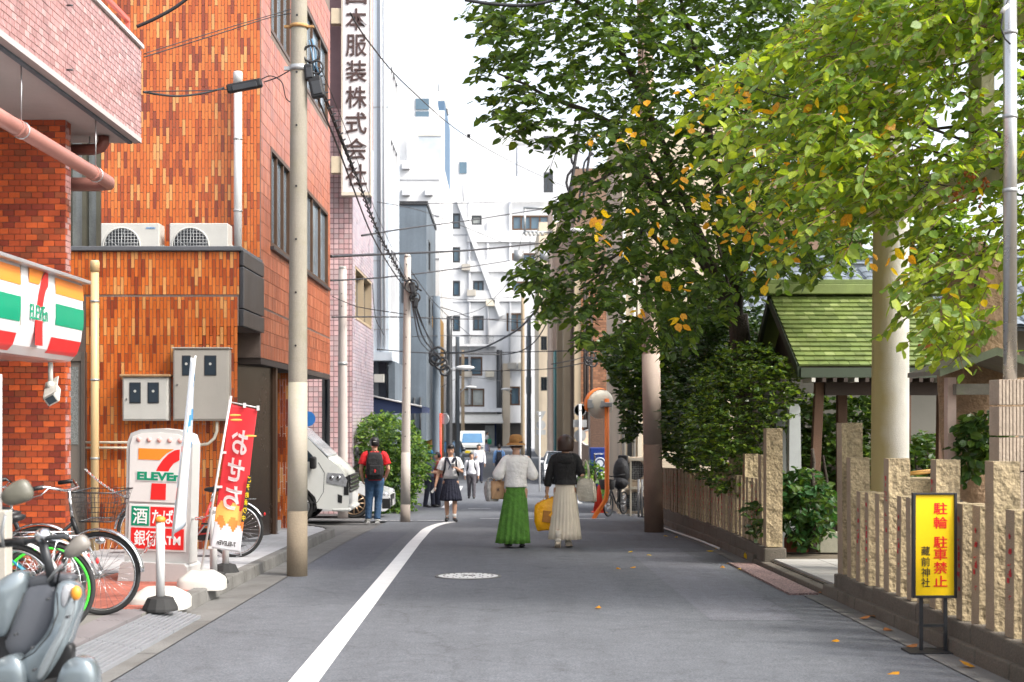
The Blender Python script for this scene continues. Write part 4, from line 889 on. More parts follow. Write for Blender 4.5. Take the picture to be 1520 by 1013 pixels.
# vertical company sign
VS = thing('company_sign', 'tall white vertical company sign with dark brown characters between the pink and white buildings', 'sign', at(529, 285, PA-.7))
YV = PA - .55
z0_, z1_ = zz(286, YV), zz(-90, YV); xa, xb = px_x(508, YV), px_x(549.5, YV)
part('panel', MB().box(xa, xb, YV, YV+.28, z0_, z1_), mat('sign_panel_white', (.74,.70,.71), .4, .05, 1, streak=.06), VS, bevel=.02)
part('frame', MB().box(xa-.02, xa-.002, YV-.02, YV+.3, z0_, z1_).box(xb+.002, xb+.02, YV-.02, YV+.3, z0_, z1_).box(xa-.02, xb+.02, YV-.02, YV+.3, z0_-.07, z0_-.002), mat('sign_frame', (.62,.55,.45), .5), VS)
for i, c in enumerate('日本服装株式会社'):
    cy = 29 + (i-1)*38.5; cxp = 529
    mb = text(MB(), c, (px_x(cxp, YV), YV-.012, zz(cy, YV)), 31*YV/F, 32*YV/F, .010, th=.02); part('character', mb, inkbrn, VS)
for py0, py1 in ((232, 257), (12, 35)):
    part('bracket', MB().box(px_x(491, YV), xa-.022, YV+.02, YV+.24, zz(py1, YV), zz(py0, YV)), mat('bracket_cream', (.60,.50,.36), .5), VS, bevel=.01)
# pale blue building with shop entrance and navy awning
Bb = -3.7; BA, BZ = yx(577, Bb), yx(592.5, Bb)
zc = zz(535, BA)
sw = []
for k, (a, b) in enumerate(((100, 190), (208, 300), (370, 478))): sw.append((yx(579.5, Bb), yx(590, Bb), zz(b, 44.8), zz(a, 44.8)))
BB = block('pale_blue_building', 'tall pale blue rendered building with a flat canopy over its dark shop entrance', -16, Bb, BA, BZ, 16.5, bluew, z0=zc, sides=sw, bands=(zz(160,BA), zz(388, BA), zz(490, BA)), wopt=dict(fm=greyw, mull=2))
part('canopy', MB().box(px_x(550, BA), Bb+.12, BA-.3, BA+.5, zc-.02, zc+.25), bluew, BB)
part('joint', MB().box(px_x(560.5, BA), px_x(561.5, BA), BA-.015, BA-.001, zc+.3, 16), mat('grey_joint', (.25,.26,.28), .7), BB)
part('ground_floor_wall', MB().box(-16, px_x(560, BA), BA+.4, BZ, G(BA)-.5, zc-.03).box(px_x(590,BA)-.1, Bb-.02, BA+.2, BZ, G(BA)-.5, zc-.03), darkw, BB)
part('shop_glass', MB().box(px_x(553, BA), px_x(572, BA), BA+.42, BA+.46, G(BA), zc-.05), glassd, BB)
part('shop_sill', MB().box(px_x(556, BA), px_x(570, BA), BA-.2, BA+.2, zz(568, BA), zz(556,BA)), offwhite, BB)
AW = thing('awning', 'navy blue canvas awning over the shop front behind the green bush', 'awning', at(585, 600, 39))
a0, a1, a2, a3 = at(553, 590, 39.5), at(555, 588, 42.5), at(619, 604, 42.5), at(616, 603, 38.6)
b0_ = at(553, 592, 39.4)
navy = mat('navy_canvas', (.015,.03,.085), .75, .1, 3)
mb = MB(); A_ = [at(551,589,40.5), at(558,588,43), at(622,604,41.5), at(600,603,38.8)]
mb.poly3([V3(Bb-.2, 38.9, zz(587,39)), V3(Bb-.2, 43, zz(587,39)), V3(-2.35, 43, zz(604,39)), V3(-2.35, 38.9, zz(604,39))], (0,0,-.02)); part('canvas', mb, navy, AW)
part('edge_trim', MB().tube([V3(Bb-.2, 38.88, zz(587,39)), V3(-2.35, 38.88, zz(604,39))], .03, 6), white, AW)
part('valance', MB().box(-2.37, -2.35, 38.9, 43, zz(613,39), zz(604.5,39)), navy, AW)
mb = MB(); mb.poly3([V3(Bb-.2, 38.92, zz(588,39)), V3(-2.37, 38.92, zz(605,39)), V3(-2.37, 38.92, zz(614,39)), V3(Bb-.2, 38.92, zz(614,39))], (0,.015,0)); part('end_flap', mb, navy, AW)
# slate grey building
Dg = -3.45; DA, DB = yx(633, Dg), yx(646.5, Dg)
dz = zz(305, DA)
DGB = block('slate_building', 'dark slate grey rendered building with narrow side windows beyond the awning', -18, Dg, DA, DB, dz, darkw, z0=zz(655, DA), sides=[(yx(636,Dg), yx(638.5,Dg), zz(y1,62), zz(y0,62)) for y0, y1 in ((355,400),(440,480))] + [(yx(641,Dg), yx(643.5,Dg), zz(480,62), zz(440,62))], fronts=[wpx(596, 604, 420, 450, DA)], wopt=dict(mull=0))
part('ground_floor', MB().box(-18, Dg-.4, DA+.2, DB, G(DA)-.5, zz(655, DA)-.01), mat('charcoal_grey', (.055,.065,.075), .7, .2), DGB)  # ground floor wall in one even dark grey
part('roof_edge', MB().box(-18, Dg+.06, DA-.05, DB+.05, dz+.002, dz+.18), black, DGB)
part('shutter', MB().box(Dg-.38, Dg-.33, DA+1, DB-2, G(DA), zz(665,DA)), greybox, DGB)
for px in (615, 624): part('drain_pipe', MB().cyl(V3(px_x(px, DA), DA-.08, zz(655,DA)), V3(px_x(px, DA), DA-.08, zz(590,DA)), .05, n=8), dgrey, DGB)
# ochre sliver and white stepped towers with blue stripe
TA = 72.0
block('ochre_building', 'narrow ochre wall just beyond the slate grey building', -12, px_x(652, 66), 66, 71, zz(470, 66), mat('ochre_render', (.42,.24,.07), .8, .1), z0=-2)
TW = block('white_tower', 'white stepped tower with a grey terrace opening behind the slate building', -22, px_x(657, TA), TA, TA+14, zz(240, TA), whitew, fronts=[wpx(622, 655, 204, 236, TA, fm=greyw)][:0], sides=[])
part('upper_block', MB().box(-22, px_x(640, TA), TA+3, TA+12, zz(240,TA)+.01, zz(130, TA+3)), whitew, TW)
part('terrace_wall', MB().box(px_x(600,TA), px_x(657,TA)-.02, TA+2.2, TA+2.4, zz(240,TA)+.01, zz(160,TA)), whitew, TW)
for a, b, c, d in ((617,637,147,163),(617,637,166,177)): part('window', MB().box(px_x(a,TA+3), px_x(b,TA+3), TA+2.93, TA+2.99, zz(d,TA+3), zz(c,TA+3)), glassb, TW)
part('terrace_opening', MB().box(px_x(621,TA), px_x(655,TA), TA-.06, TA-.005, zz(236,TA), zz(203,TA)), mat('terrace_grey', (.42,.46,.50), .7, .1), TW)
part('terrace_frame', MB().box(px_x(619,TA), px_x(621,TA)-.01, TA-.1, TA-.002, zz(238,TA), zz(200,TA)).box(px_x(621,TA), px_x(655,TA), TA-.1, TA-.002, zz(203,TA)+.01, zz(200,TA)), offwhite, TW)
part('lower_terrace', MB().box(px_x(592,TA), px_x(655,TA), TA-2, TA-.11, -2, zz(240,TA)-.35), whitew, TW)
ST = block('blue_striped_tower', 'slim white tower edge with a full height blue stripe', px_x(650, 80), px_x(660, 80), 80, 88, zz(150, 80), mat('blue_stripe_paint', (.07,.13,.21), .6, .08, .5))
part('white_edge', MB().box(px_x(650,80), px_x(660,80), 79.9, 79.99, -2, zz(165,80)), whitew, ST)
part('roof_tank', MB().box(px_x(642,80), px_x(662,80), 82, 84, zz(150,80)+.01, zz(136,80)), offwhite, ST)
part('antenna', MB().cyl(at(651,136,83), at(651,112,83), .04, n=5), galv, ST)
# ---- the big white building closing the street
E0 = 122.0
fr = []
for py in (317, 367, 417, 469): fr.append(wpx(672, 683, py, py+23, E0, mull=0))
for py in (417, 469): fr.append(wpx(702, 718, py, py+22, E0, mull=1))
for py in (320, 376, 418): fr.append(wpx(760, 815, py, py+(22 if py != 376 else 20), E0, mull=3, fm=brownmetal))
fr += [wpx(682, 694, 241, 258, E0, mull=0), wpx(752, 815, 465, 492, E0, mull=3, fm=brownmetal), wpx(681, 716, 530, 558, E0, mull=1, fm=brownmetal), wpx(683, 719, 577, 604, E0, mull=1, fm=brownmetal, gm=glassl), wpx(757, 772, 574, 602, E0, mull=0, fm=brownmetal), wpx(700, 715, 320, 334, E0, mull=0, gm=glassl)]
EB = block('white_apartment_block', 'big white apartment block closing the end of the street', px_x(668, E0), px_x(822, E0), E0, E0+20, zz(300, E0), whitew, z0=zz(628, E0), fronts=[f for f in fr if f[2] < zz(300,E0)], side='x1', wopt=dict(fw=.14, depth=.2, gm=glassb))
part('ground_floor', MB().box(px_x(668,E0), px_x(822,E0), E0+.6, E0+19, -2.2, zz(628,E0)-.01), mat('shopfront_dark', (.06,.055,.05), .5, .2, 1), EB)
part('shop_door', MB().box(px_x(720,E0), px_x(734,E0), E0+.5, E0+.59, G(E0), zz(632,E0)), glassl, EB); part('shop_column', MB().box(px_x(734,E0), px_x(745,E0), E0+.2, E0+.59, G(E0), zz(628,E0)), navy, EB)
part('tile_pier', MB().box(px_x(746,E0), px_x(757,E0), E0-.3, E0-.01, G(E0), zz(540,E0)), beigew, EB)
part('shop_awning', MB().poly3([V3(px_x(683,E0), E0-.02, zz(611,E0)), V3(px_x(744,E0), E0-.02, zz(611,E0)), V3(px_x(747,E0), E0-2, zz(627,E0)), V3(px_x(682,E0), E0-2, zz(627,E0))], (0,0,-.1)), offwhite, EB)
part('balcony_slab', MB().box(px_x(682,E0), px_x(745,E0), E0-.8, E0-.03, zz(612,E0), zz(606,E0)), whitew, EB)
part('rear_block', MB().box(px_x(668,E0), px_x(765,E0), E0+6, E0+20, zz(300,E0)+.01, zz(205, E0+6)), whitew, EB)
part('step_block', MB().box(px_x(765,E0)+.01, px_x(788,E0), E0+6, E0+20, zz(300,E0)+.01, zz(262, E0+6)), whitew, EB)
part('window', MB().box(px_x(682,E0+6), px_x(693,E0+6), E0+5.9, E0+5.98, zz(258,E0+6), zz(241,E0+6)), glassb, EB)
mb = MB()  # slanting stair parapet
mb.poly3([V3(px_x(677,E0), E0-.5, zz(298,E0)), V3(px_x(684,E0), E0-.5, zz(298,E0)), V3(px_x(748,E0), E0-.5, zz(468,E0)), V3(px_x(741,E0), E0-.5, zz(472,E0))], (0,.45,0)); part('slanting_parapet', mb, whitew, EB)
for py in (352, 396, 440): part('floor_band', MB().box(px_x(694,E0), px_x(822,E0), E0-.35, E0-.02, zz(py+8,E0), zz(py-8,E0)), whitew, EB)
part('balcony_rail', MB().box(px_x(758,E0), px_x(818,E0), E0-.5, E0-.47, zz(300,E0), zz(288,E0)), greyw, EB)
mb = MB()
for k in range(22): mb.box(px_x(690+k*2,E0), px_x(690.5+k*2,E0), E0-.9, E0-.85, zz(512,E0), zz(500,E0))
mb.box(px_x(684,E0), px_x(734,E0), E0-.92, E0-.85, zz(500,E0), zz(499,E0)); o = part('balcony_railing', mb, dgrey, EB); o['kind'] = 'stuff'
part('balcony_floor', MB().box(px_x(672,E0), px_x(736,E0), E0-1, E0-.03, zz(515,E0), zz(512,E0)), whitew, EB)
part('dark_pipe', MB().cyl(at(741,520,E0-.3), at(741,665,E0-.3), .25, n=8), dgrey, EB)
GB = 150.0
block('grey_building', 'pale grey building with two windows showing over the white block beside the tree', px_x(768, GB), px_x(860, GB), GB, GB+20, zz(180, GB), greyw, fronts=[wpx(807, 821, 202, 224, GB, mull=1), wpx(807, 821, 256, 286, GB, mull=1)], side='x0', bands=(zz(242,GB),), wopt=dict(fw=.2, depth=.3))
# ---------------------------------------------------------------- right side beyond the crossing
R0 = 60.0; RX = px_x(852, R0)
BW = thing('brown_brick_building', 'brown brick building with tan concrete columns behind the curve mirror', 'building', (6, 66, G(60)))
mb = MB(); mb.box(RX, 16, R0, R0+26, -2.2, zz(250, R0)); part('wall', mb, brownm, BW)
bb = [brownb, mat('brown_wall_brick_b', (.33,.16,.085), .75, .2, 5), mat('brown_wall_brick_c', (.21,.095,.05), .75, .2, 5)]
tiled_wall(BW, bb, px_x(862,R0), px_x(926,R0), -1.5, zz(430, R0), .22, .11, lambda u, v: V3(u, R0-.004, v), (0,-1,0), vertical=False, gap=.02, nparts=0, name='brick', dep=.02)
for a, b in ((826, 834), (845, 853)): part('column', MB().box(px_x(a,R0+6), px_x(b,R0+6), R0+5, R0+6, -2, zz(395,R0)), tanw, BW)
part('column', MB().box(px_x(852,R0), px_x(861,R0), R0-.5, R0-.03, -2, zz(400,R0)), tanw, BW)
part('column', MB().box(px_x(838,R0), px_x(848,R0), R0+1, R0+2, -2, zz(400,R0)), tanw, BW)
for k in (868, 872, 878): part('drain_pipe', MB().cyl(at(k, 640, R0-.6), at(k, 420, R0-.6), .06, n=6), woodd, BW)
part('granite_pier', MB().box(px_x(876,46), px_x(903,46), 46, 47, -1.6, zz(600,46)), granb, BW)
part('dark_bay', MB().box(px_x(838,R0), px_x(876,R0), R0-.9, R0-.6, -1.6, zz(655,R0)), woodd, BW)
block('tan_shophouse', 'tan and white shop houses far along the east side of the street', px_x(800, 95), px_x(835, 95), 95, 108, zz(330, 95), beigew, side='x0', fronts=[wpx(803, 812, 455, 470, 95), wpx(803, 812, 500, 520, 95), wpx(803, 812, 560, 580, 95)], z0=-1.6)
block('teal_shophouse', 'narrow building with a teal front beyond the thick concrete pole', px_x(824, 78), px_x(850, 78), 78, 92, zz(520, 78), mat('teal_front', (.02,.16,.17), .6), side='x0', z0=-1.6)
block('white_shophouse', 'white narrow facade with vertical signboards near the street end', px_x(778, 115), px_x(800, 115), 115, 121, zz(440, 115), greyw, side='x0', z0=-1.6, fronts=[wpx(781, 789, 500, 520, 115), wpx(781, 789, 560, 585, 115)])
# beige building on the crossing corner, right
CB = 33.2
BG = block('beige_corner_building', 'beige corner building with stacked outdoor units beyond the stone fence', px_x(921, CB), 6.2, CB, CB+4.5, 8.6, beigew, side='x0', z0=-1.4, fronts=[wpx(931, 938, 560, 700, CB, mull=0)])
for a in (923, 946): part('pilaster', MB().box(px_x(a,CB), px_x(a+6,CB), CB-.12, CB-.004, -1.2, 9), ivory, BG)
for s_, px in enumerate((926, 941)): part('drain_pipe', MB().cyl(at(px, 700, CB-.2), at(px, 300, CB-.2), .04, n=8), offwhite, BG)

# fittings that break up the pale facades
for k, px in enumerate((566, 571)): part('drain_pipe', MB().cyl(V3(px_x(px,BA), BA-.07, zc+.3), V3(px_x(px,BA), BA-.07, 16), .035, n=6), greyw, BB)
for k, (px, y0, y1) in enumerate(((697,300,600),(724,330,520),(757,300,560),(688,262,300))): part('rain_pipe', MB().cyl(V3(px_x(px,E0), E0-.15, zz(y1,E0)), V3(px_x(px,E0), E0-.15, zz(y0,E0)), .11, n=6), greyw, EB)
for k, (px, py) in enumerate(((692,402),(728,455),(694,560),(727,560),(760,548),(776,548),(700,440))): part('wall_unit', MB().box(px_x(px,E0)-.4, px_x(px,E0)+.4, E0-.5, E0-.02, zz(py,E0), zz(py,E0)+.55), ivory if k % 2 else greybox, EB)
for k in range(4): part('floor_joint', MB().box(px_x(668,E0), px_x(757,E0), E0-.03, E0-.004, zz(350+k*50,E0), zz(350+k*50,E0)+.12), mat('pale_joint'), EB)
for k, py in enumerate((278, 330, 392)): part('wall_joint', MB().box(px_x(592,TA), px_x(655,TA), TA-2.03, TA-2.002, zz(py,TA), zz(py,TA)+.07), mat('pale_joint'), TW)
for k, (px, py) in enumerate(((607,262),(607,300),(640,300),(640,340))): part('vent_hood', MB().box(px_x(px,TA)-.2, px_x(px,TA)+.2, TA-2.25, TA-2.002, zz(py,TA), zz(py,TA)+.35), greyw, TW)
for k, (px, h) in enumerate(((672,.8),(690,1.4),(735,2.2),(760,.9))): part('roof_unit', MB().box(px_x(px,E0), px_x(px,E0)+1.4, E0+8, E0+10, zz(205,E0+6)+.01, zz(205,E0+6)+h), greyw, EB)
for k in range(7): part('roof_rail_post', MB().cyl((px_x(756+k*8,E0), E0+.1, zz(300,E0)), (px_x(756+k*8,E0), E0+.1, zz(289,E0)), .04, n=5), greyw, EB)
# ================================================================ shrine stone fence (tamagaki)
from mathutils import noise as mnoise
def rough_post(w, d, h, seed, nx=5, nz=22, mats_=None):
    """x = away from road, y = depth; the road side (-x) is dressed, the others hewn"""
    mb = MB(); off = Vector((seed*7.3, seed*3.1, seed*1.7)); A = .013
    def dis(p): return A * (mnoise.noise((p+off)*9) + .6*mnoise.noise((p+off)*23))
    r = []                                          # ring around the section, dressed side first
    sec = [(-w/2, -d/2+.004), (-w/2, d/2-.004)] + [(-w/2 + w*i/nx, d/2) for i in range(nx+1)] + [(w/2, -d/2 + d*.5)] + [(w/2 - w*i/nx, -d/2) for i in range(nx+1)]
    nz = max(6, int(nz*h/1.0)); n = len(sec); vs = []
    lean = .012*math.sin(seed*2.3)
    for j in range(nz+1):
        z = h*j/nz
        for k, (x, y) in enumerate(sec):
            p = Vector((x, y, z))
            if k >= 2 and .0 < j:
                q = dis(p); cx = 1 if x > -w/2+.01 else 0
                if abs(y) >= d/2-.001: p.y += math.copysign(1, y)*(q - .006)*cx
                elif x > w/2-.001: p.x += q
            if j == nz: p.z += .5*dis(p*1.7)*(0 if k < 2 else 1)
            p.x += lean*z; vs.append(p)
    mb.add(vs, [(j*n+k, j*n+(k+1)%n, (j+1)*n+(k+1)%n, (j+1)*n+k) for j in range(nz) for k in range(n)], False)
    for i, f in enumerate(mb.f):
        if f[0] % n == 0: mb.m[i] = 1
    mb.f.append([nz*n+k for k in range(n)]); mb.m.append(0); mb.sm.append(False)
    return mb.mesh('post', [stone, stones])
def marks(w, d, h, seed):
    R_ = random.Random(seed); mb = MB(); z = h*.86
    while z > h*.25:
        if R_.random() < .8:
            for k in range(R_.randint(2, 4)):
                yy = R_.uniform(-.022, .022); mb.obox((-w/2-.001, yy, z + R_.uniform(-.018,.018)), (.003, R_.choice((.03,.008)), R_.choice((.006,.028))))
        z -= R_.choice((.06,.065,.09))
    return mb.mesh('inscription', mat('faded_red_inscription', (.50,.035,.04), .8, .3, 20))
SH = [rough_post(.172, .135, .80, s) for s in range(1, 7)]; TL = [rough_post(.175, .15, 1.10, s+20) for s in range(3)]
XT = [rough_post(.195, .19, 1.42, s+40, nx=4) for s in range(2)]
MS = [marks(.172,.135,.80,s) for s in range(4)]; MT = [marks(.175,.15,1.1,s+9) for s in range(2)]
FXX = 3.245
def plinth(T, y0, y1, h, name='plinth', step=1.2):
    y = y0
    while y < y1 - .05:
        y2 = min(y + step, y1); hh = h(y) if callable(h) else h; zt_ = G((y+y2)/2) + hh; mb = MB()
        mb.box(FXX-.125, FXX+.14, y+.004, y2-.004, G(y)-.3, zt_); part('plinth_stone', mb, kerbr, T, bevel=.012); y = y2
def put(T, me, x, y, z, ms=None, rz=0):
    o = bpy.data.objects.new('post', me); C.objects.link(o); o.parent = T; o.location = V3(x, y, z) - ORG[T.name]; o.rotation_euler = (rnd.uniform(-.006,.006), rnd.uniform(-.008,.008), rz)
    if ms: q = bpy.data.objects.new('inscription', ms); q['kind'] = 'stuff'; C.objects.link(q); q.parent = o
    return o
FN = thing('stone_fence', 'near stretch of the shrine fence, rough tan granite posts beside the yellow sign', 'stone fence', (FXX, 9, G(9)))
plinth(FN, 4.2, 12.72, .225)
put(FN, XT[0], FXX, 12.58, G(12.6)+.225, MT[0]); 
yl = [(12.27, 1)]; y = 12.27; k = 1
ys = 12.27
while ys > 4.6:
    tall = (k % 4 == 1); put(FN, TL[k % 3] if tall else SH[k % 6], FXX + rnd.uniform(-.008,.008), ys, G(ys)+.223, (MT if tall else MS)[k % 2], rnd.uniform(-.05,.05)); ys -= .295; k += 1
FF = thing('stone_fence', 'far stretch of the shrine fence with thin grey posts under the dark hedge', 'stone fence', (FXX, 20, G(20)))
plinth(FF, 16.1, 28.0, lambda y: .225 + max(0, (y-16))*.007)
put(FF, XT[1], FXX, 16.22, G(16.2)+.225)
ys = 16.55; k = 1
while ys < 27.7:
    tall = (k % 4 == 1); put(FF, TL[k % 3] if tall and k < 12 else SH[k % 6], FXX + rnd.uniform(-.008,.008), ys, G(ys)+.225+(ys-16)*.006, (MT if tall and k < 12 else MS)[k % 2], rnd.uniform(-.05,.05)); ys += .295; k += 1
# low planter kerbs at the entrance
EK = thing('planter_edge', 'low planter edging of red and pale blocks at the back of the entrance', 'planter', at(1200, 800, 17.4))
for a, b, c, m in ((1166,1213,17.3,mat('red_block', (.24,.07,.035), .8, .2, 6)), (1214,1262,17.2, mat('ribbed_block', (.26,.25,.19), .85, .2, 6))):
    part('edge_block', MB().box(px_x(a,c), px_x(b,c), c-.1, c+.1, G(c)+.08, G(c)+(.26 if a < 1200 else .34)), m, EK, bevel=.01)
# ================================================================ torii gate
TY, TX = 14.6, (1320-CX)*14.6/F; TD = Vector((.25, -1, 0)).normalized()
TO = thing('torii_gate', 'tall pale stone shrine gate, its pillar yellow with moss and painted shade, standing behind the fence', 'torii gate', (TX, TY, G(14)))
def tp(d, z, off=0): return V3(TX, TY, 0) + TD*d + V3(-TD.y, TD.x, 0)*off + V3(0,0,z)
span = 3.4; zk = CH + (HY-118)*TY/F; zn = CH + (HY-302)*TY/F
for d in (0, span):
    s_ = 1 if d == 0 else -1
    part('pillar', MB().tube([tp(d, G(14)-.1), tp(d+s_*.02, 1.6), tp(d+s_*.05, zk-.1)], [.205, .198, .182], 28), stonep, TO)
    part('pillar_base', MB().cyl(tp(d, G(14)-.1), tp(d, G(14)+.22), .30, .27, 28), stonet, TO)
def beam(name, d0, d1, z0, z1, w, curve=0, m=stonet, slant=0):
    mb = MB(); n = 14; vs = []
    for i in range(n+1):
        f = i/n; d = d0 + (d1-d0)*f; c = curve*(2*f-1)**2
        for a, b in ((-w, z0), (w, z0), (w*1.0, z1), (-w*1.0, z1)): vs.append(tp(d + (slant if b == z1 else 0)*(1 if f > .5 else -1)*(1 if i in (0, n) else 0), b + c, a))
    mb.add(vs, [(4*i+k, 4*i+(k+1)%4, 4*i+4+(k+1)%4, 4*i+4+k) for i in range(n) for k in range(4)] + [(3,2,1,0), (4*n,4*n+1,4*n+2,4*n+3)], False)
    return part(name, mb, m, TO, bevel=.015)
beam('tie_beam', -.62, span+.62, zn-.15, zn+.15, .10); beam('lintel', -.95, span+.95, zk, zk+.24, .17, .13, slant=.06); beam('cap_beam', -1.1, span+1.1, zk+.245, zk+.43, .22, .16, slant=.08)
part('strut', MB().box(-.11, .11, -.07, .07, 0, zk-zn-.155).xf(Matrix.Translation(tp(span/2, zn+.152)) @ Matrix.Rotation(math.atan2(TD.y, TD.x), 4, 'Z')), stonet, TO)
# ================================================================ water pavilion with mossy copper-green roof
RY0, RZ0 = 17.9, zz(545, 17.9); RY1, RZ1 = 19.6, zz(440, 19.6)
ex0, ex1 = px_x(1186, RY0), px_x(1420, RY0)+.2; rx0, rx1 = px_x(1143, RY1), px_x(1143, RY1) + (ex1-ex0)+.55
PV = thing('water_pavilion', 'small open shrine pavilion with a mossy green shingled gable roof on timber posts', 'pavilion', ((ex0+ex1)/2, RY1, G(18)))
NRW = 16; NC = 17
def roofP(u, v): 
    xa = ex0 + (rx0-ex0)*v; xb = ex1 + .0*v; return V3(xa + (xb-xa)*u, RY0 + (RY1-RY0)*v, RZ0 + (RZ1-RZ0)*v)
nrm = Vector((0, -(RZ1-RZ0), (RY1-RY0))).normalized()
c_ = []
for j in range(NRW):
    for i in range(NC):
        o_ = (.5 if j % 2 else 0)/NC*.5; u0 = max(0, i/NC - o_ + .001); u1 = min(1, (i+1)/NC - o_ - .001) if i < NC-1 else 1
        v0, v1 = j/NRW, (j+1)/NRW + .008; P_ = roofP; l0 = nrm*(.040 + rnd.uniform(-.002,.003)); l1 = nrm*.012
        mb = MB(); mb.add([P_(u0,v0)+l0, P_(u1,v0)+l0, P_(u1,v1)+l1, P_(u0,v1)+l1, P_(u0,v0)+nrm*.012, P_(u1,v0)+nrm*.012], [(0,1,2,3),(4,5,1,0),(5,2,1),(4,0,3)], False)
        part('shingle', mb, copper[rnd.choices((0,1,2), (4,4,2))[0]], PV)
mb = MB(); back = lambda p: V3(p.x, 2*RY1+.1-p.y, p.z)
mb.poly3([roofP(0,0), roofP(1,0), roofP(1,1), roofP(0,1)], -nrm*.06); part('roof_board', mb, woodd, PV)
mb = MB(); mb.poly3([back(roofP(0,0)), back(roofP(1,0)), back(roofP(1,1)), back(roofP(0,1))], V3(0,-nrm.y,-nrm.z)*.06); part('rear_roof', mb, copper[0], PV)
part('eave_board', MB().box(ex0+.02, ex1-.02, RY0-.03, RY0+.05, RZ0-.14, RZ0-.01), mat('green_black_eave', (.035,.05,.03), .7, .2), PV)
rz = zz(440, RY1); rg = copper[1]
part('ridge', MB().box(rx0-.15, rx1, RY1-.16, RY1+.22, RZ1+.02, RZ1+.16), rg, PV, bevel=.01); part('ridge_cap', MB().box(rx0-.42, rx1, RY1-.11, RY1+.2, RZ1+.161, RZ1+.235), copper[0], PV, bevel=.01)
mb = MB()   # gable: barge boards and boarded end
for s_ in (0, 1):
    f = (lambda p: p) if not s_ else back
    p0, p1 = f(roofP(0,0)) + V3(.0,0,-.01), f(roofP(0,1)) + V3(0,0,-.01)
    q = MB().poly3([p0 + V3(-.02,0,.02), p1 + V3(-.02,0,.02), p1 + V3(-.02,0,-.14), p0 + V3(-.02,0,-.12)], (.05,0,0)); part('barge_board', q, mat('green_black_eave'), PV) if False else part('barge_board', q, MATS['green_black_eave'], PV)
gx = (ex0+rx0)/2 + .25
mb.poly3([V3(gx, RY0+.35, RZ0+.12), V3(gx, 2*RY1-RY0-.3, RZ0+.12), V3(gx, RY1+.05, RZ1-.05)], (.03,0,0)); part('gable_board', mb, woodd, PV)
part('gable_beam', MB().box(gx-.05, gx+.35, RY0+.55, RY0+.65, RZ0+.03, RZ0+.17), wood, PV)
part('tie_rail', MB().box(px_x(1225,RY0+.3), ex1-.3, RY0+.3, RY0+.42, zz(587,RY0+.3), zz(566,RY0+.3)), woodd, PV)
for i in range(15): 
    x = ex0+.18 + i*(ex1-ex0-.3)/14; part('rafter_end', MB().box(x-.025, x+.025, RY0-.06, RY0+.5, RZ0-.20, RZ0-.145), offwhite if i % 4 == 0 else woodd, PV)
for (a, b, Yp, w) in ((1206, 1219, RY0+.35, .12), (1251, 1251, RY0+.9, .13), (1398, 1402, RY0+.35, .13), (1345, 1347, 20.9, .13)):
    xb_, xt_ = px_x(a, Yp), px_x(b, Yp); mb = MB()
    mb.poly3([V3(xb_-w/2, Yp, G(18)), V3(xb_+w/2, Yp, G(18)), V3(xt_+w/2, Yp, RZ0+.1), V3(xt_-w/2, Yp, RZ0+.1)], (0, w, 0)); part('post', mb, wood, PV, bevel=.006)
bx = px_x(1370, 16.5)
WB2 = thing('water_basin', 'stone water basin with bamboo ladle rack under the pavilion roof', 'water basin', (px_x(1370,18.6), 18.6, G(18)))
part('basin', MB().box(px_x(1320,18.4), px_x(1412,18.4), 18.4, 19.2, G(18), zz(712,18.4)), stone, WB2, bevel=.03)
for k in range(4): part('bamboo_pole', MB().cyl(V3(px_x(1346,18.4), 18.35+k*.1, zz(708,18.4)+.03), V3(px_x(1400,18.4), 18.36+k*.1, zz(702,18.4)+.03), .02, n=8), mat('bamboo', (.52,.28,.07), .5, .2, 6), WB2)
# shrine hall behind: blue-grey kawara roof and pale wall
HL = thing('shrine_hall', 'shrine hall with a blue grey pantiled roof glimpsed behind the green pavilion roof', 'shrine hall', (8, 24, G(24)))
part('wall', MB().box(px_x(1165,23), 16, 23, 28, G(23), zz(470,23)), mat('plaster_wall', (.24,.225,.19), .85, .08, 1), HL)
part('dado', MB().box(px_x(1165,23)-.03, 16, 22.95, 22.995, G(23), zz(668,23)), woodd, HL)
kme = MB(); n = 6
for i in range(n): a0, a1 = PI*i/n, PI*(i+1)/n; kme.add([(.11*-math.cos(a0)+0, -.16, .045*math.sin(a0)), (.11*-math.cos(a1), -.16, .045*math.sin(a1)), (.11*-math.cos(a1), .16, .045*math.sin(a1)+.0), (.11*-math.cos(a0), .16, .045*math.sin(a0))], [(0,1,2,3)], True)
kme.add([(-.125,-.16,-.0),(-.11,-.16,0),(.11,-.16,0),(.13,-.16,-.012),(.13,.16,-.012),(-.125,.16,0)], [(0,3,4,5)], False)
kme = kme.mesh('roof_tile', kawara)
hz0, hz1 = zz(482, 22.0), zz(405, 24.6); sl_ = math.atan2(hz1-hz0, 2.6); ln = math.hypot(hz1-hz0, 2.6); ps, rs_ = [], []
hx0 = px_x(1106, 22.6)
for j in range(11):
    for i in range(26):
        d = j*.285; ps.append(V3(hx0 + i*.255, 22.0 + d*math.cos(sl_), hz0 + d*math.sin(sl_) + .02)); rs_.append((sl_-.045, 0, 0))
pieces('roof_tile', [kme], ps[:290], HL, None, rs_[:290])
part('roof_deck', MB().poly3([V3(hx0-.1, 21.95, hz0-.03), V3(16, 21.95, hz0-.03), V3(16, 24.9, hz1+.05), V3(hx0-.1, 24.9, hz1+.05)], (0,0,-.08)), mat('roof_clay', (.09,.10,.11), .7), HL)
part('ridge', MB().box(hx0+.3, 16, 24.85, 25.2, hz1+.02, hz1+.40), kawara, HL, bevel=.02)
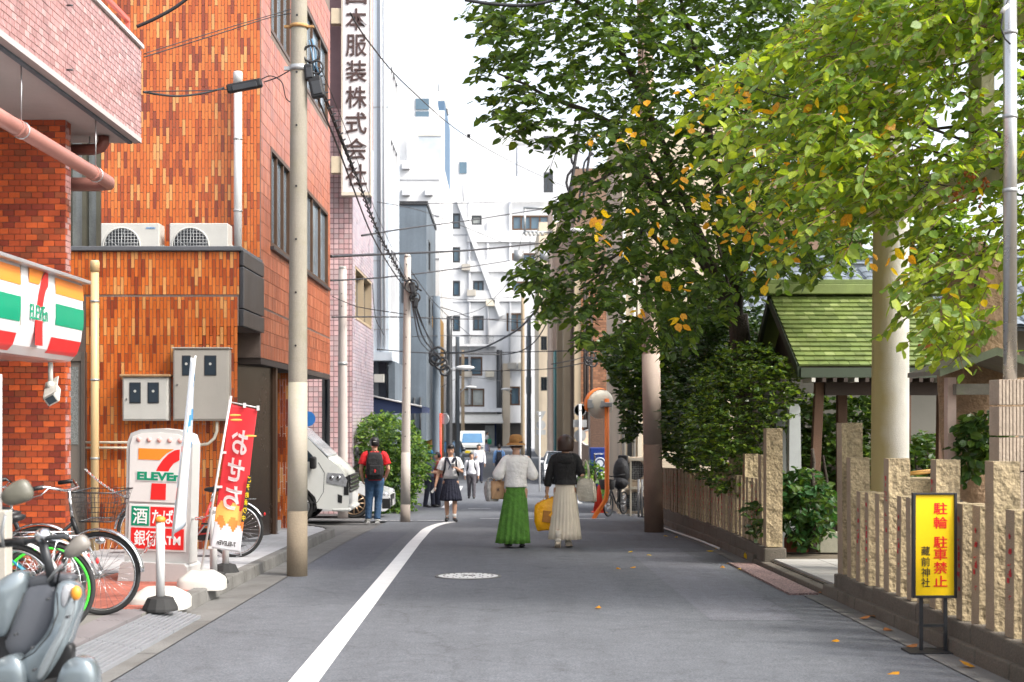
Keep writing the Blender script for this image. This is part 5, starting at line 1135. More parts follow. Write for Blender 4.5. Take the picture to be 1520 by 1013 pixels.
for k in range(3): part('ridge_course', MB().box(hx0+.25, 16, 24.80, 25.25, hz1+.08+k*.11, hz1+.11+k*.11), mat('ridge_course_tile', (.28,.33,.38), .3), HL)
# small tiled roof (notice house) and the pillar at the right edge, steel pole
NB = thing('notice_shelter', 'little grey tiled roof of a notice shelter beside the fluted pillar', 'shelter', at(1460, 700, 12.3))
Yn = 12.2
r0, r1, r2 = at(1402,556,Yn-.2), at(1478,528,Yn-.2), at(1570,556,Yn-.2)
gt = mat('shelter_roof_grey', (.20,.185,.155), .7, .2, 6, stain=(.16,.19,.10), sts=4)
for k in range(7):
    f = k/7
    a = MB(); p, q = r0.lerp(r1, f), r0.lerp(r1, (k+1)/7+.02); a.poly3([p, q, q+V3(.0,1.1,0), p+V3(.0,1.1,0)], (0,0,.035+.01)); part('roof_slat', a, gt, NB)
    a = MB(); p, q = r1.lerp(r2, f), r1.lerp(r2, (k+1)/7+.02); a.poly3([p, q, q+V3(.0,1.1,0), p+V3(.0,1.1,0)], (0,0,.035)); part('roof_slat', a, gt, NB)
part('barge_board', MB().poly3([r0+V3(-.05,-.04,-.02), r1+V3(0,-.04,.0), r1+V3(0,-.04,.07), r0+V3(-.05,-.04,.05)], (0,.05,0)), mat('verdigris_edge', (.17,.20,.13), .6, .15, 5), NB)
part('barge_board', MB().poly3([r1+V3(0,-.04,.0), r2+V3(0,-.04,-.02), r2+V3(0,-.04,.05), r1+V3(0,-.04,.07)], (0,.05,0)), MATS['verdigris_edge'], NB)
part('beam', MB().box(px_x(1420,Yn), px_x(1540,Yn), Yn, Yn+.12, zz(586,Yn), zz(570,Yn)), gt, NB)
part('post', MB().box(px_x(1412,Yn), px_x(1425,Yn), Yn+.1, Yn+.2, G(12), zz(560,Yn)), mat('pinkish_post', (.48,.36,.31), .8, .1, 3), NB)
part('post', MB().box(px_x(1548,Yn), px_x(1560,Yn), Yn+.1, Yn+.2, G(12), zz(560,Yn)), MATS['pinkish_post'], NB)
# big natural stone monument behind it
mb = MB(); mb.ball((0,0,0), (.42,.25,1.35), 28); vs = []
for p in mb.v:
    v = Vector(p); v = v * (1 + .18*mnoise.noise(v*1.6) + .07*mnoise.noise(v*5)); vs.append(tuple(v))
mb.v = vs; mb.sm = [False]*len(mb.sm); cM = at(1452, 560, 13.2); mb.xf(Matrix.Translation(cM))
solo('stone_monument', mb, mat('brown_rock', (.30,.20,.12), .9, .3, 4, bump=2, bs=30), 'tall rough brown stone monument standing behind the small grey roof', 'monument', (cM.x, cM.y, G(13)))
# grey slender stone monuments left of the pavilion
for k, (a, b, c, py0, Yq, lab) in enumerate(((1152, 1166, 0, 608, 18.3, 'slim dark grey stone slab half hidden behind the tall fence post'), (1172, 1188, 0, 600, 17.9, 'pale grey rounded stone marker beside the hedge in the shrine entrance'))):
    mb = MB(); x0, x1, z1 = px_x(a,Yq), px_x(b,Yq), zz(py0, Yq); mb.prism([(x0-.01, G(Yq)), (x1+.03, G(Yq)), (x1, z1-.05), (x1-.03, z1), (x0+.03, z1), (x0, z1-.05)], 'y', Yq, Yq+.16)
    solo('stone_marker', mb, mat(('slab_grey','marker_grey')[k], ((.15,.16,.15),(.34,.36,.36))[k], .8, .1, 3), lab, 'stone marker', ((x0+x1)/2, Yq, G(Yq)), bevel=.015)
FPY = 9.7
FP = thing('fluted_pillar', 'ribbed pinkish concrete pillar behind the fence carrying the tall steel pole', 'pillar', (px_x(1500,FPY), FPY, G(9.7)))
xx0, xx1 = px_x(1482,FPY), px_x(1524,FPY); zs_ = [zz(py, FPY) for py in (700, 648, 602, 562)]
flm = mat('ribbed_concrete', (.42,.34,.26), .85, .15, 6, bump=.6, bs=60, streak=.2)
for a, b in zip([G(9.7)]+zs_[:-1], zs_):
    mb = MB(); mb.box(xx0+.008, xx1-.008, FPY+.01, FPY+.21, a+.004, b-.008)
    part('pillar_block', mb, flm, FP, bevel=.004)
    for k in range(8): x = xx0 + (k+.5)*(xx1-xx0)/8; part('rib', MB().box(x-.0095, x+.0095, FPY-.008, FPY+.012, a+.006, b-.010), flm, FP)
SP = thing('steel_pole', 'tall shiny steel pole rising from the fluted pillar through the bright leaves', 'pole', (px_x(1507,FPY), FPY+.1, zs_[-1]))
Xs = px_x(1507, FPY)
part('shaft', MB().cyl((Xs, FPY+.1, zs_[-1]-.05), (Xs, FPY+.1, 5.6), .048, n=20), mat('satin_steel', (.55,.55,.54), .28, .08, 3, metal=.85), SP)
for py in (172, 283, 46): part('joint_ring', MB().cyl((Xs, FPY+.1, zz(py,FPY)), (Xs, FPY+.1, zz(py,FPY)+.03), .053, n=20), galv, SP)
part('cable', MB().tube([at(1497,0,FPY), at(1489,20,FPY), at(1486,42,FPY), at(1492,58,FPY), at(1500,66,FPY)], .007, 6), cablem, SP); part('hook', MB().tube([at(1497,8,FPY), at(1490,14,FPY), at(1487,20,FPY)], .016, 8), offwhite, SP)
# ================================================================ yellow no parking sign
YS = 9.3; c = gp(1390, 972)
NP = thing('no_parking_sign', 'yellow no parking sign board with red characters on a black iron stand', 'sign', (c.x, YS, G(YS)))
Yq = YS; sc = lambda px: px_x(px, Yq); sz = lambda py: zz(py, Yq)
M = lambda dx: dx
part('board', MB().box(sc(1359), sc(1416), Yq, Yq+.02, sz(884), sz(735)), mat('board_yellow', (.90,.60,.004), .45, .05, 3, stain=(.75,.47,.01), sts=3), NP)
fb = mat('black_iron', (.03,.032,.035), .5, .2, 6, metal=.3, stain=(.10,.045,.02), sts=5, stm=.6)
part('frame', MB().box(sc(1354.5), sc(1359)-.001, Yq-.012, Yq+.03, sz(888), sz(732)).box(sc(1416)+.001, sc(1420), Yq-.012, Yq+.03, sz(888), sz(732)).box(sc(1359), sc(1416), Yq-.012, Yq+.03, sz(888), sz(884)-.001).box(sc(1359), sc(1416), Yq-.012, Yq+.03, sz(735)+.001, sz(732)), fb, NP, bevel=.002)
for px in (1368, 1404): part('leg', MB().box(sc(px)-.011, sc(px)+.011, Yq, Yq+.022, G(YS)+.012, sz(888)-.001), fb, NP)
part('crossbar', MB().box(sc(1368)+.012, sc(1404)-.012, Yq+.002, Yq+.02, sz(931), sz(927)), fb, NP)
mb = MB(); mb.box(sc(1345), sc(1428), Yq-.11, Yq+.12, G(YS)-.002, G(YS)+.012); part('base_plate', mb, fb, NP)
for ch_, py, h in (('駐',755,.095),('輪',776,.09),('駐',805,.088),('車',823,.08),('禁',843,.085),('止',863,.085)): part('red_character', text(MB(), ch_, (sc(1396), Yq-.0015, sz(py)), .094, .082 if ch_ != '止' else .075, .012, th=.002), inkred, NP)
for ch_, py in (('藏',818),('前',834),('神',850),('社',865)): part('black_character', text(MB(), ch_, (sc(1374), Yq-.0015, sz(py)), .060, .064, .004, th=.002), inkblk, NP)
# ================================================================ poles
def pole(name, label, pts, r0, r1, m, sleeves=(), steps=(), cat='utility pole', bands=()):
    p0, p1 = Vector(pts[0]), Vector(pts[1]); T = thing(name, label, cat, p0)
    part('shaft', MB().tube([p0.lerp(p1, i/8) for i in range(9)], [r0 + (r1-r0)*i/8 for i in range(9)], 24), m, T)
    for a, b, mm, e in sleeves:
        pa, pb_ = p0.lerp(p1, a), p0.lerp(p1, b); part('sleeve', MB().cyl(pa, pb_, r0+(r1-r0)*a+e, r0+(r1-r0)*b+e, 24), mm, T)
    for k, s_ in enumerate(steps):
        q = p0.lerp(p1, s_); rr = r0 + (r1-r0)*s_; part('bolt_hole', MB().cyl(q + V3(-.01,-rr-.004,0), q + V3(-.01,-rr+.01,0), .012, n=8), black, T)
    for s_ in bands:
        q = p0.lerp(p1, s_); rr = r0 + (r1-r0)*s_; part('band', MB().cyl(q-V3(0,0,.035), q+V3(0,0,.035), rr+.008, n=24), galv, T)
    return T
c = gp(441, 855); q = lambda px, py: at(px, py, c.y)
zt_ = zz(-260, c.y)
P1 = pole('utility_pole', 'tall moss streaked concrete utility pole at the left kerb', [(c.x, c.y, G(c.y)-.05), (px_x(445, c.y), c.y, zt_)], .112, .082, polem, sleeves=((.0, .092, mat('sleeve_brown', (.25,.20,.14), .8, .15, 2, bump=.4), .003), (.092, .262, mat('sleeve_pale_grey', (.42,.38,.31), .7, .1, 2, stain=(.30,.31,.15), sts=.9, stm=.5, streak=.1), .002)), steps=(.31,.38,.45,.52,.60,.67,.745), bands=())
for py, w in ((40, .03), (102, .05)):
    zc_ = zz(py, c.y); part('clamp', MB().cyl((px_x(444,c.y), c.y, zc_-w*.6), (px_x(444,c.y), c.y, zc_+w*.6), .105, n=20).box(px_x(426,c.y)-.03, px_x(462,c.y)+.03, c.y-.02, c.y+.02, zc_-w*.4, zc_+w*.4), galv if w > .04 else mat('rusty_band', (.40,.22,.08), .7, .3, 8), P1)
YC = c.y - .05
def junction(T, px, py, w, h, Y, tilt, name='junction_box'):
    M_ = Matrix.Rotation(math.radians(tilt), 3, 'Y'); o = part(name, MB().obox(at(px, py, Y), (w, .09, h), M_), black, T, bevel=.02)
    part('box_rib', MB().obox(at(px, py, Y-.05), (w*.7, .02, h*.6), M_), dgrey, o, bevel=.006); return o
junction(P1, 470, 130, .15, .24, YC, -12); junction(P1, 459, 108, .10, .18, YC, -6); part('cable_coil', MB().torus(at(462,80,YC), .09, .014, 'y', 20, 6).torus(at(470,100,YC-.03), .07, .011, 'y', 18, 6), cablem, P1)
junction(P1, 363, 128, .40, .10, YC+.3, -11, 'cable_closure')
part('blue_wires', MB().tube([at(463,58,YC), at(468,76,YC), at(469,98,YC), at(476,116,YC)], .012, 6).tube([at(459,60,YC), at(463,80,YC), at(466,105,YC)], .009, 6), mat('blue_wire', (.10,.20,.30), .5), P1)
c2 = gp(601.5, 775)
P2 = pole('utility_pole', 'slender pale concrete utility pole at the crossing corner with black cables near its top', [(c2.x, c2.y, G(c2.y)-.05), (px_x(605, c2.y), c2.y, zz(382, c2.y))], .10, .068, polew, sleeves=((.0,.075,mat('sleeve_dull', (.27,.23,.20), .8, .1), .003), (.075,.27,polew,.002)), steps=(.33,.42,.51,.60,.70,.8))
junction(P2, 613, 430, .12, .3, c2.y-.1, -10); junction(P2, 617, 450, .10, .22, c2.y-.1, 8)
part('cable_coil', MB().torus(at(611,425,c2.y-.12), .13, .018, 'y', 18, 5).torus(at(616,442,c2.y-.12), .1, .016, 'y', 18, 5).tube([at(606,412,c2.y-.1), at(612,420,c2.y-.1), at(620,428,c2.y-.1), at(626,432,c2.y-.1)], .02, 5), cablem, P2)
part('cap', MB().cyl(at(605,382,c2.y), at(605,378,c2.y), .072, .05, n=16), offwhite, P2)
c3 = gp(508, 760)
P3 = pole('utility_pole', 'pale pole in front of the pink tiled building', [(px_x(509, 29.5), 29.5, G(29)), (px_x(508.5, 29.5), 29.5, zz(400, 29.5))], .115, .09, mat('pole_pinkish', (.50,.44,.41), .8, .1, 1.5, streak=.15), bands=(.62,), steps=(.85,.9))
part('cap', MB().cyl(at(508.5,400,29.5), at(508.5,396,29.5), .08, n=12), offwhite, P3)
c4 = gp(971, 790)
P4 = pole('utility_pole', 'thick brown concrete utility pole standing at the start of the dark hedge', [(c4.x, c4.y, G(c4.y)-.05), (px_x(953, c4.y), c4.y, zz(-200, c4.y))], .163, .125, polep, sleeves=((.0,.135,mat('sleeve_dark_brown', (.22,.15,.11), .8, .15, 2, bump=.4), .004), (.135,.27,polep2,.003)))
c5 = gp(911, 752)
P5 = pole('utility_pole', 'grey concrete pole with a pale sleeve behind the orange curve mirror pole', [(px_x(912,40.5), 40.5, G(40)), (px_x(911,40.5), 40.5, zz(430,40.5))], .15, .12, polew, sleeves=((.0,.33,mat('sleeve_light', (.55,.52,.48), .7, .1), .004),))
FARP = []
for k, (px, pyb, pyt, r, m, lab) in enumerate(((817, 705, 300, .145, polep2, 'thick grey pole with transformer arms halfway down the street'), (648, 690, 440, .17, darkw, 'dark wrapped utility pole beside the red mirror post'),
        (667, 680, 470, .15, dgrey, 'black utility pole just beyond the dark wrapped one'), (679, 672, 500, .13, darkw, 'thin dark pole carrying a street lamp before the apartment block'), (776, 672, 430, .15, mat('pole_tan', (.35,.27,.18), .8, .1), 'tan utility pole in front of the white facade'),
        (785, 680, 470, .14, darkw, 'dark utility pole right beside the tan one'), (687, 668, 520, .14, mat('pole_tan'), 'brownish pole behind the white van'))):
    Yp = 61 if k == 0 else (50, 58, 70, 95, 75, 100)[k-1]
    T = pole('utility_pole', lab, [(px_x(px,Yp), Yp, G(Yp)-.1), (px_x(px,Yp), Yp, zz(pyt,Yp))], r, r*.8, m); FARP.append(T)
T = FARP[0]; Yp = 60.8
for py in (309, 345): part('cross_arm', MB().cyl(at(777,py,Yp), at(820,py,Yp), .06, n=6), galv, T)
part('arm_post', MB().cyl(at(779,309,Yp), at(779,348,Yp), .05, n=6), galv, T)
for px in (781, 787, 793, 799, 805): part('insulator', MB().cyl(at(px,345,Yp), at(px,350,Yp), .07, n=8), offwhite, T)
for px in (808, 770): part('transformer', MB().cyl(at(px,388,Yp), at(px,372,Yp), .22, n=12), galv, T)
part('insulator_rack', MB().box(px_x(764,Yp), px_x(776,Yp), Yp-.1, Yp, zz(386,Yp), zz(372,Yp)), galv, T)
for (px0, py0, px1, Yp, lab) in ((662, 548, 698, 57, 'street lamp arm reaching right from the black pole'), (683, 577, 707, 94, 'small street lamp over the white van'), (760, 580, 744, 99, 'small lamp near the white facade')):
    T = thing('street_lamp', lab, 'street lamp', at(px0, py0, Yp)); part('arm', MB().tube([at(px0,py0+6,Yp), at(px0+6*(1 if px1>px0 else -1),py0,Yp), at(px1,py0-2,Yp)], .035, 6), galv, T)
    part('lamp_head', MB().ball(at(px1-8*(1 if px1>px0 else -1),py0-2,Yp), (.42,.16,.10), 12), white, T)
lt = thing('street_lamp', 'pale street lamp head poking out of the leaves right of the thick pole', 'street lamp', at(856, 342, 40)); part('lamp_head', MB().ball(at(857,343,40), (.28,.2,.10), 14), white, lt); part('arm', MB().cyl(at(862,341,40), at(905,338,40), .03, n=6), galv, lt)
# ================================================================ foliage
LEAF = np.array([(0,0,0),(.26,.30,.03),(.22,.68,.02),(0,1,-.05),(-.22,.68,.02),(-.26,.30,.03),(0,.5,-.045)])   # base, side, side, tip, side, side, midrib
LF = np.array([(0,1,6),(1,2,6),(2,3,6),(3,4,6),(4,5,6),(5,0,6)])
def leaf_cloud(name, parent, P, D, Nn, size, mats, probs, org=None):
    """P base points, D leaf directions, Nn leaf normals (n x 3); one mesh, one leaf each"""
    n = len(P); D = D / np.linalg.norm(D, axis=1)[:, None]; X = np.cross(D, Nn); X /= (np.linalg.norm(X, axis=1)[:, None] + 1e-9); Z = np.cross(X, D)
    sz = size[:, None]; V = np.empty((n, 7, 3))
    for k, (a, b, c) in enumerate(LEAF): V[:, k] = P + sz * (X*a*1.25 + D*b + Z*c)
    o_ = np.array(ORG[parent.name] if org is None else org); V = V.reshape(-1, 3) - o_
    me = bpy.data.meshes.new(name); nf = n*6; me.vertices.add(n*7); me.vertices.foreach_set('co', V.ravel()); me.loops.add(nf*3); me.polygons.add(nf)
    idx = (np.arange(n)[:, None, None]*7 + LF[None]).reshape(-1); me.loops.foreach_set('vertex_index', idx.astype(np.int32)); me.polygons.foreach_set('loop_start', np.arange(nf, dtype=np.int32)*3)
    mi = NR.choice(len(mats), n, p=np.array(probs)/sum(probs)); me.polygons.foreach_set('material_index', np.repeat(mi, 6).astype(np.int32)); me.polygons.foreach_set('use_smooth', np.zeros(nf, dtype=bool))
    for m in mats: me.materials.append(m)
    me.update(calc_edges=True); me.validate(); o = link(name, me, parent, org=ORG[parent.name]); return o
def inpoly(x, y, poly):
    c = False; n = len(poly)
    for i in range(n):
        x0, y0 = poly[i]; x1, y1 = poly[i-1]
        if (y0 > y) != (y1 > y) and x < (x1-x0)*(y-y0)/(y1-y0) + x0: c = not c
    return c
def pdist(x, y, poly):
    d = 1e9; n = len(poly)
    for i in range(n):
        (x0, y0), (x1, y1) = poly[i], poly[i-1]; L2_ = (x1-x0)**2 + (y1-y0)**2; t = max(0, min(1, ((x-x0)*(x1-x0) + (y-y0)*(y1-y0))/(L2_+1e-9)))
        d = min(d, math.hypot(x-x0-t*(x1-x0), y-y0-t*(y1-y0)))
    return d
def sprays(poly, Yr, n, R_, root, edge=0.0, holes=(), bias=None):
    """twig starting points spread through a crown; each grows away from the root (drooping)"""
    xs = [p[0] for p in poly]; ys = [p[1] for p in poly]; out = []; tries = 0
    while len(out) < n and tries < n*60:
        tries += 1; x = R_.uniform(min(xs), max(xs)); y = R_.uniform(min(ys), max(ys))
        if not inpoly(x, y, poly): continue
        if any(math.hypot((x-a)/c, (y-b)/d) < 1 for a, b, c, d in holes): continue
        Y = R_.uniform(*Yr) if bias is None else bias(x, y, R_)
        out.append(np.array(at(x, y, Y)))
    return np.array(out)
def grow(T0, root, R_, length, nl, leaf, droop=.5, spread=.6, flat=.6, outw=1.0):
    """leaves set alternately along twigs; returns P, D, N, S and the twig lines"""
    P, D, N, Sz, tw = [], [], [], [], []
    root = np.array(root)
    for t in T0:
        d = (t - root); d = d/(np.linalg.norm(d)+1e-6)*outw + R_.normal(0, spread, 3); d[2] = d[2]*.5 - droop*.4; d /= np.linalg.norm(d)
        L_ = length*R_.uniform(.6, 1.25); p0 = t - d*L_*.5; nn = max(3, int(nl*R_.uniform(.7, 1.2))); pts = []
        side = np.cross(d, (0,0,1)); side /= (np.linalg.norm(side)+1e-6)
        for i in range(nn):
            f = (i+.6)/nn; p = p0 + d*L_*f + np.array((0,0,-1))*droop*.35*L_*f*f; pts.append(p)
            s_ = (1 if i % 2 else -1)
            ld = d*R_.uniform(.3,.9) + side*s_*R_.uniform(.5,1.1) + np.array((0,0,-droop*R_.uniform(.1,1.1))) + R_.normal(0,.22,3)
            nv = np.array((0,0,1.0)) + R_.normal(0, 1-flat, 3)
            P.append(p + side*s_*.01); D.append(ld); N.append(nv); Sz.append(leaf*R_.uniform(.6, 1.25))
        tw.append((p0, pts[len(pts)//2], pts[-1]))
    return np.array(P), np.array(D), np.array(N), np.array(Sz), tw
def twigs(name, tw, r, m, parent, step=1):
    mb = MB()
    for a in tw[::step]: mb.tube([Vector(x) for x in a], [r, r*.7, r*.3], 3, False, smooth=False)
    o = part(name, mb, m, parent); o['kind'] = 'stuff'; return o
RA = np.random.RandomState(5)
def limb(T, pts, r0, r1, name='limb', m=None):
    pts = [Vector(p) for p in pts]; q = []
    for i in range(len(pts)-1):
        for k in range(5):
            f = k/5; p = pts[i].lerp(pts[i+1], f); p += Vector(RA.normal(0, .018, 3)) * (1 if 0 < f else .0); q.append(p)
    q.append(pts[-1]); n = len(q); part(name, MB().tube(q, [r0 + (r1-r0)*i/(n-1) for i in range(n)], 8), m or bark, T); return q
def single_leaves(parent, P, D, N, S_, mats, sel, name='leaf'):
    mes = []
    for m in mats:
        mb = MB(); mb.add([(a*1.25, b, c) for a, b, c in LEAF], [tuple(int(q) for q in f) for f in LF], False); mes.append(mb.mesh(name, m))
    for j, k in enumerate(sel):
        d = Vector(D[k]).normalized(); x = d.cross(Vector(N[k])).normalized(); z = x.cross(d)
        M = Matrix(((x.x, d.x, z.x), (x.y, d.y, z.y), (x.z, d.z, z.z))).to_4x4()
        o = bpy.data.objects.new(name, mes[j % len(mes)]); C.objects.link(o); o.parent = parent
        o.matrix_local = Matrix.Translation(Vector(P[k]) - ORG[parent.name]) @ M @ Matrix.Scale(float(S_[k]), 4)
# ---- the dark tree over the road
rootA = V3(3.85, 20.4, G(20)); TA_ = thing('broadleaf_tree', 'large dark green broadleaf tree spreading over the road from behind the fence', 'tree', rootA)
limb(TA_, [rootA, rootA+V3(-.1,0,1.6), rootA+V3(-.35,-.3,3.4)], .20, .15, 'trunk')
F0 = rootA + V3(-.35,-.3,3.4)
for tgt, mid, r in ((at(740,110,16.5), at(900,180,17.5), .07), (at(840,290,16.5), at(960,230,18), .05), (at(860,430,16.5), at(960,340,18), .05), (at(1000,-60,17), at(1040,120,18.5), .09), (at(1180,120,17), at(1110,150,18), .07), (at(1230,300,16.5), at(1130,240,18), .025), (at(1080,420,16.5), at(1060,330,17.5), .022), (at(800,-40,15.5), at(900,30,16.5), .06)):
    limb(TA_, [F0, Vector(mid), Vector(tgt)], r, .012)
polyA = [(718,20),(760,-30),(800,-260),(1300,-260),(1400,-40),(1290,90),(1290,300),(1290,385),(1180,395),(1130,400),(1110,430),(1060,440),(1030,478),(975,492),(905,485),(880,470),(835,468),(815,440),(790,405),(830,395),(845,340),(835,300),(850,270),(880,240),(860,200),(820,180),(790,170),(770,185),(735,170),(745,130),(770,110),(735,80)]
holesA = [(800,225,32,18),(845,225,20,20),(930,75,14,10),(1010,205,10,8),(1170,180,10,8)]
def biasA(x, y, R_): return R_.uniform(14.2, 20.5) if x > 840 else R_.uniform(14.5, 18.0)
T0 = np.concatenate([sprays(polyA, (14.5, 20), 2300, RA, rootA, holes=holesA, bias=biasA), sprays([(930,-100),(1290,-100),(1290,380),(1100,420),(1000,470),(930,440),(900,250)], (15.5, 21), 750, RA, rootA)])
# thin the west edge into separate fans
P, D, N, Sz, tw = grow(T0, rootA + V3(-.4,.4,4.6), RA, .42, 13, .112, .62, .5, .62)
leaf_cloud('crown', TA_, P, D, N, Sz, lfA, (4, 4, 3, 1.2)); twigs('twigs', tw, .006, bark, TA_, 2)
Te = []                                         # fans of leaves that break the outline
for (x, y, Y, k) in ((722,45,15.8,10),(728,90,15.8,9),(742,150,16,10),(752,175,16,6),(780,178,16,7),(800,205,15.8,8),(790,398,15.6,9),(800,420,15.6,9),(842,205,15.6,7),(838,305,15.7,8),(832,350,15.7,8),(850,365,15.7,6),(822,455,15.5,9),(870,490,15.5,8),(905,500,15.5,7),(950,500,15.6,8),(985,498,15.8,7),(1020,485,15.8,8),(1060,455,15,8),(1130,405,14.6,8),(1200,395,14.6,8),(760,20,15.5,9),(725,20,15.5,6)):
    for _ in range(k): Te.append(np.array(at(x + RA.normal(0,16), y + RA.normal(0,11), Y + RA.normal(0,.35))))
P, D, N, Sz, tw = grow(np.array(Te), rootA + V3(-.4,.4,4.2), RA, .40, 12, .12, .8, .42, .7, outw=1.3)
leaf_cloud('leaf_fans', TA_, P, D, N, Sz, lfA, (3, 4, 2, 2))['kind'] = 'stuff'
twigs('fan_twigs', tw, .006, bark, TA_)
Ty = [t for t in sprays([(930,90),(1290,60),(1290,385),(1040,470),(920,470),(850,250)], (13.7, 14.3), 62, RA, rootA)]
P, D, N, Sz, tw = grow(np.array(Ty), rootA + V3(0,0,5), RA, .25, 3, .115, .9, .5, .3)
single_leaves(TA_, P, D, N, Sz, lfY, range(0, len(P), 1), 'leaf')
# ---- the bright tree in front of the gate
rootB = V3(7.2, 13.4, G(13)); TB = thing('sunlit_tree', 'bright yellow green tree reaching in front of the stone gate', 'tree', rootB)
limb(TB, [rootB, rootB+V3(-.1,-.1,2.2), rootB+V3(-.5,-.4,3.6)], .16, .11, 'trunk'); FB = rootB+V3(-.5,-.4,3.6)
for tgt, mid, r in ((at(1340,180,12.6), at(1470,195,12.4), .05), (at(1370,65,12.2), at(1460,40,12.4), .03), (at(1250,150,12.2), at(1380,190,12.4), .022), (at(1090,120,12), at(1210,175,12.2), .012), (at(1350,300,12.2), at(1450,220,12.4), .018), (at(1200,330,11.8), at(1320,260,12.2), .012), (at(1430,480,11.6), at(1475,330,12), .02), (at(1340,440,11.5), at(1450,380,11.8), .012), (at(1150,-60,12), at(1350,-20,12.4), .02)):
    limb(TB, [FB, Vector(mid), Vector(tgt)], r, .005)
polyB = [(1050,110),(1140,60),(1200,30),(1290,-200),(1700,-200),(1700,500),(1500,500),(1440,500),(1405,525),(1385,500),(1372,440),(1345,380),(1310,330),(1270,345),(1240,350),(1180,300),(1100,260),(1070,200)]
holesB = [(1400,180,38,26),(1455,110,40,22),(1290,310,22,18),(1330,350,20,40),(1345,430,14,30),(1480,255,20,14),(1440,300,30,12),(1420,330,24,18),(1470,430,22,50),(1500,480,30,70)]
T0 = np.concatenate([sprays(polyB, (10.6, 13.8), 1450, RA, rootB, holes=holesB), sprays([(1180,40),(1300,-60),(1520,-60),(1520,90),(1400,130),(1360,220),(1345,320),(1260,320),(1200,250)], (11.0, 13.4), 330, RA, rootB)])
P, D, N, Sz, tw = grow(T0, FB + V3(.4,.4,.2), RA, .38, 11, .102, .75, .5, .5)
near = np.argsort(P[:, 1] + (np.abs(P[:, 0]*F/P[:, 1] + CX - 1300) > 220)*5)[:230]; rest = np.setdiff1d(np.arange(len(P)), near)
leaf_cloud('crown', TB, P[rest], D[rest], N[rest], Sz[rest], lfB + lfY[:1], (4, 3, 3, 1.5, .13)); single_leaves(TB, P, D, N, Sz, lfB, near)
twigs('twigs', tw, .005, mat('twig_brown', (.16,.09,.05), .8), TB)
Te = []
for (x, y, k) in ((1065,110,3),(1085,170,4),(1050,200,3),(1075,235,3),(1130,90,3),(1160,65,3),(1110,300,4),(1150,330,4),(1180,370,4),(1240,375,5),(1340,455,4),(1385,525,4),(1350,420,4),(1420,510,5),(1010,175,2),(1290,200,4),(1250,250,6),(1390,480,8),(1440,430,8),(1370,400,5)):
    for _ in range(k): Te.append(np.array(at(x + RA.normal(0,14), y + RA.normal(0,12), 11.4 + RA.normal(0,.4))))
P, D, N, Sz, tw = grow(np.array(Te), FB, RA, .32, 8, .118, .9, .45, .6, outw=1.2)
leaf_cloud('leaf_fans', TB, P, D, N, Sz, lfB + lfY[:1], (4, 4, 3, 1, .3))['kind'] = 'stuff'; twigs('fan_twigs', tw, .005, MATS['twig_brown'], TB)
Ty = sprays([(1050,90),(1300,60),(1400,300),(1330,470),(1180,380),(1060,240)], (10.9, 11.4), 13, RA, rootB)
P, D, N, Sz, tw = grow(np.array(Ty), FB, RA, .2, 3, .12, .9, .5, .3); single_leaves(TB, P, D, N, Sz, lfY, range(len(P)))
rb = thing('dry_seed_cluster', 'rust red dried seed clusters hanging in the bright tree beside the steel pole', 'seed cluster', at(1440, 265, 12))
for (x, y) in ((1440,258),(1425,280),(1448,292),(1415,298),(1462,272),(1380,510),(1374,516)):
    mb = MB()
    for _ in range(16): p = at(x + RA.normal(0,5), y + RA.normal(0,6), 12.0 + RA.normal(0,.05)); mb.ball(p, float(RA.uniform(.008,.018)), 6)
    part('seed_head', mb, mat('rust_seed', (.45,.12,.03), .8, .3, 10), rb)['kind'] = 'stuff'
# ---- hedge of dark glossy shrubs behind the far fence
def shrub(label, root, poly, Yr, n, leafs, mats, probs, holes=(), cat='shrub', name='evergreen_shrub', length=.28, nl=12, droop=.25, stem=True, bias=None, top=None, spread=.7):
    T = thing(name, label, cat, root)
    if stem: limb(T, [root, Vector(root)+V3(.05,0,.5), top or (Vector(root)+V3(0,0,1.3))], .05, .02, 'stem')
    T0 = sprays(poly, Yr, n, RA, root, holes=holes, bias=bias); P, D, N, Sz, tw = grow(T0, Vector(root)+V3(0,0,.8), RA, length, nl, leafs, droop, spread, .45)
    leaf_cloud('foliage', T, P, D, N, Sz, mats, probs); twigs('twigs', tw, .004, bark, T, 3); return T
shrub('dark evergreen mass overhanging the fence just right of the thick brown pole', V3(4.6, 24, G(24)), [(893,505),(960,470),(1010,500),(1075,480),(1080,660),(1040,690),(1000,668),(985,672),(960,600),(945,650),(930,660),(925,600),(905,560),(895,540)], (23.5, 27.8), 1600, .11, lfH, (6,3,.6))
shrub('dense dark evergreen rising right behind the far end of the stone fence', V3(3.9, 23.2, G(23)), [(985,560),(1110,540),(1110,690),(1070,715),(1030,700),(988,688)], (20.8, 24.5), 480, .10, lfH, (6,3,.6))
shrub('glossy round evergreen bush with young light leaves in front of the pavilion gable', V3(4.6, 19.4, G(19)), [(1030,560),(1070,520),(1120,505),(1160,530),(1190,560),(1200,600),(1160,640),(1140,660),(1135,700),(1100,735),(1060,735),(1030,690),(1010,620)], (17.6, 20.2), 900, .068, lfH, (3,4,2.6), length=.2, nl=11)
shrub('deep shaded evergreen between the hedge and the blue grey pantiled roof', V3(5.6, 21.6, G(21)), [(1040,440),(1110,425),(1130,470),(1150,520),(1140,560),(1040,580),(1000,520)], (20.5, 22.0), 420, .09, lfH[:2], (7,2))
shrub('tall evergreen wood closing the view behind the shrine hedge', V3(6.5, 28, G(28)), [(960,470),(1080,380),(1320,380),(1320,470),(1110,500),(1000,660),(960,640)], (26.5, 29.5), 600, .16, lfH[:2], (7,1.5), length=.5)
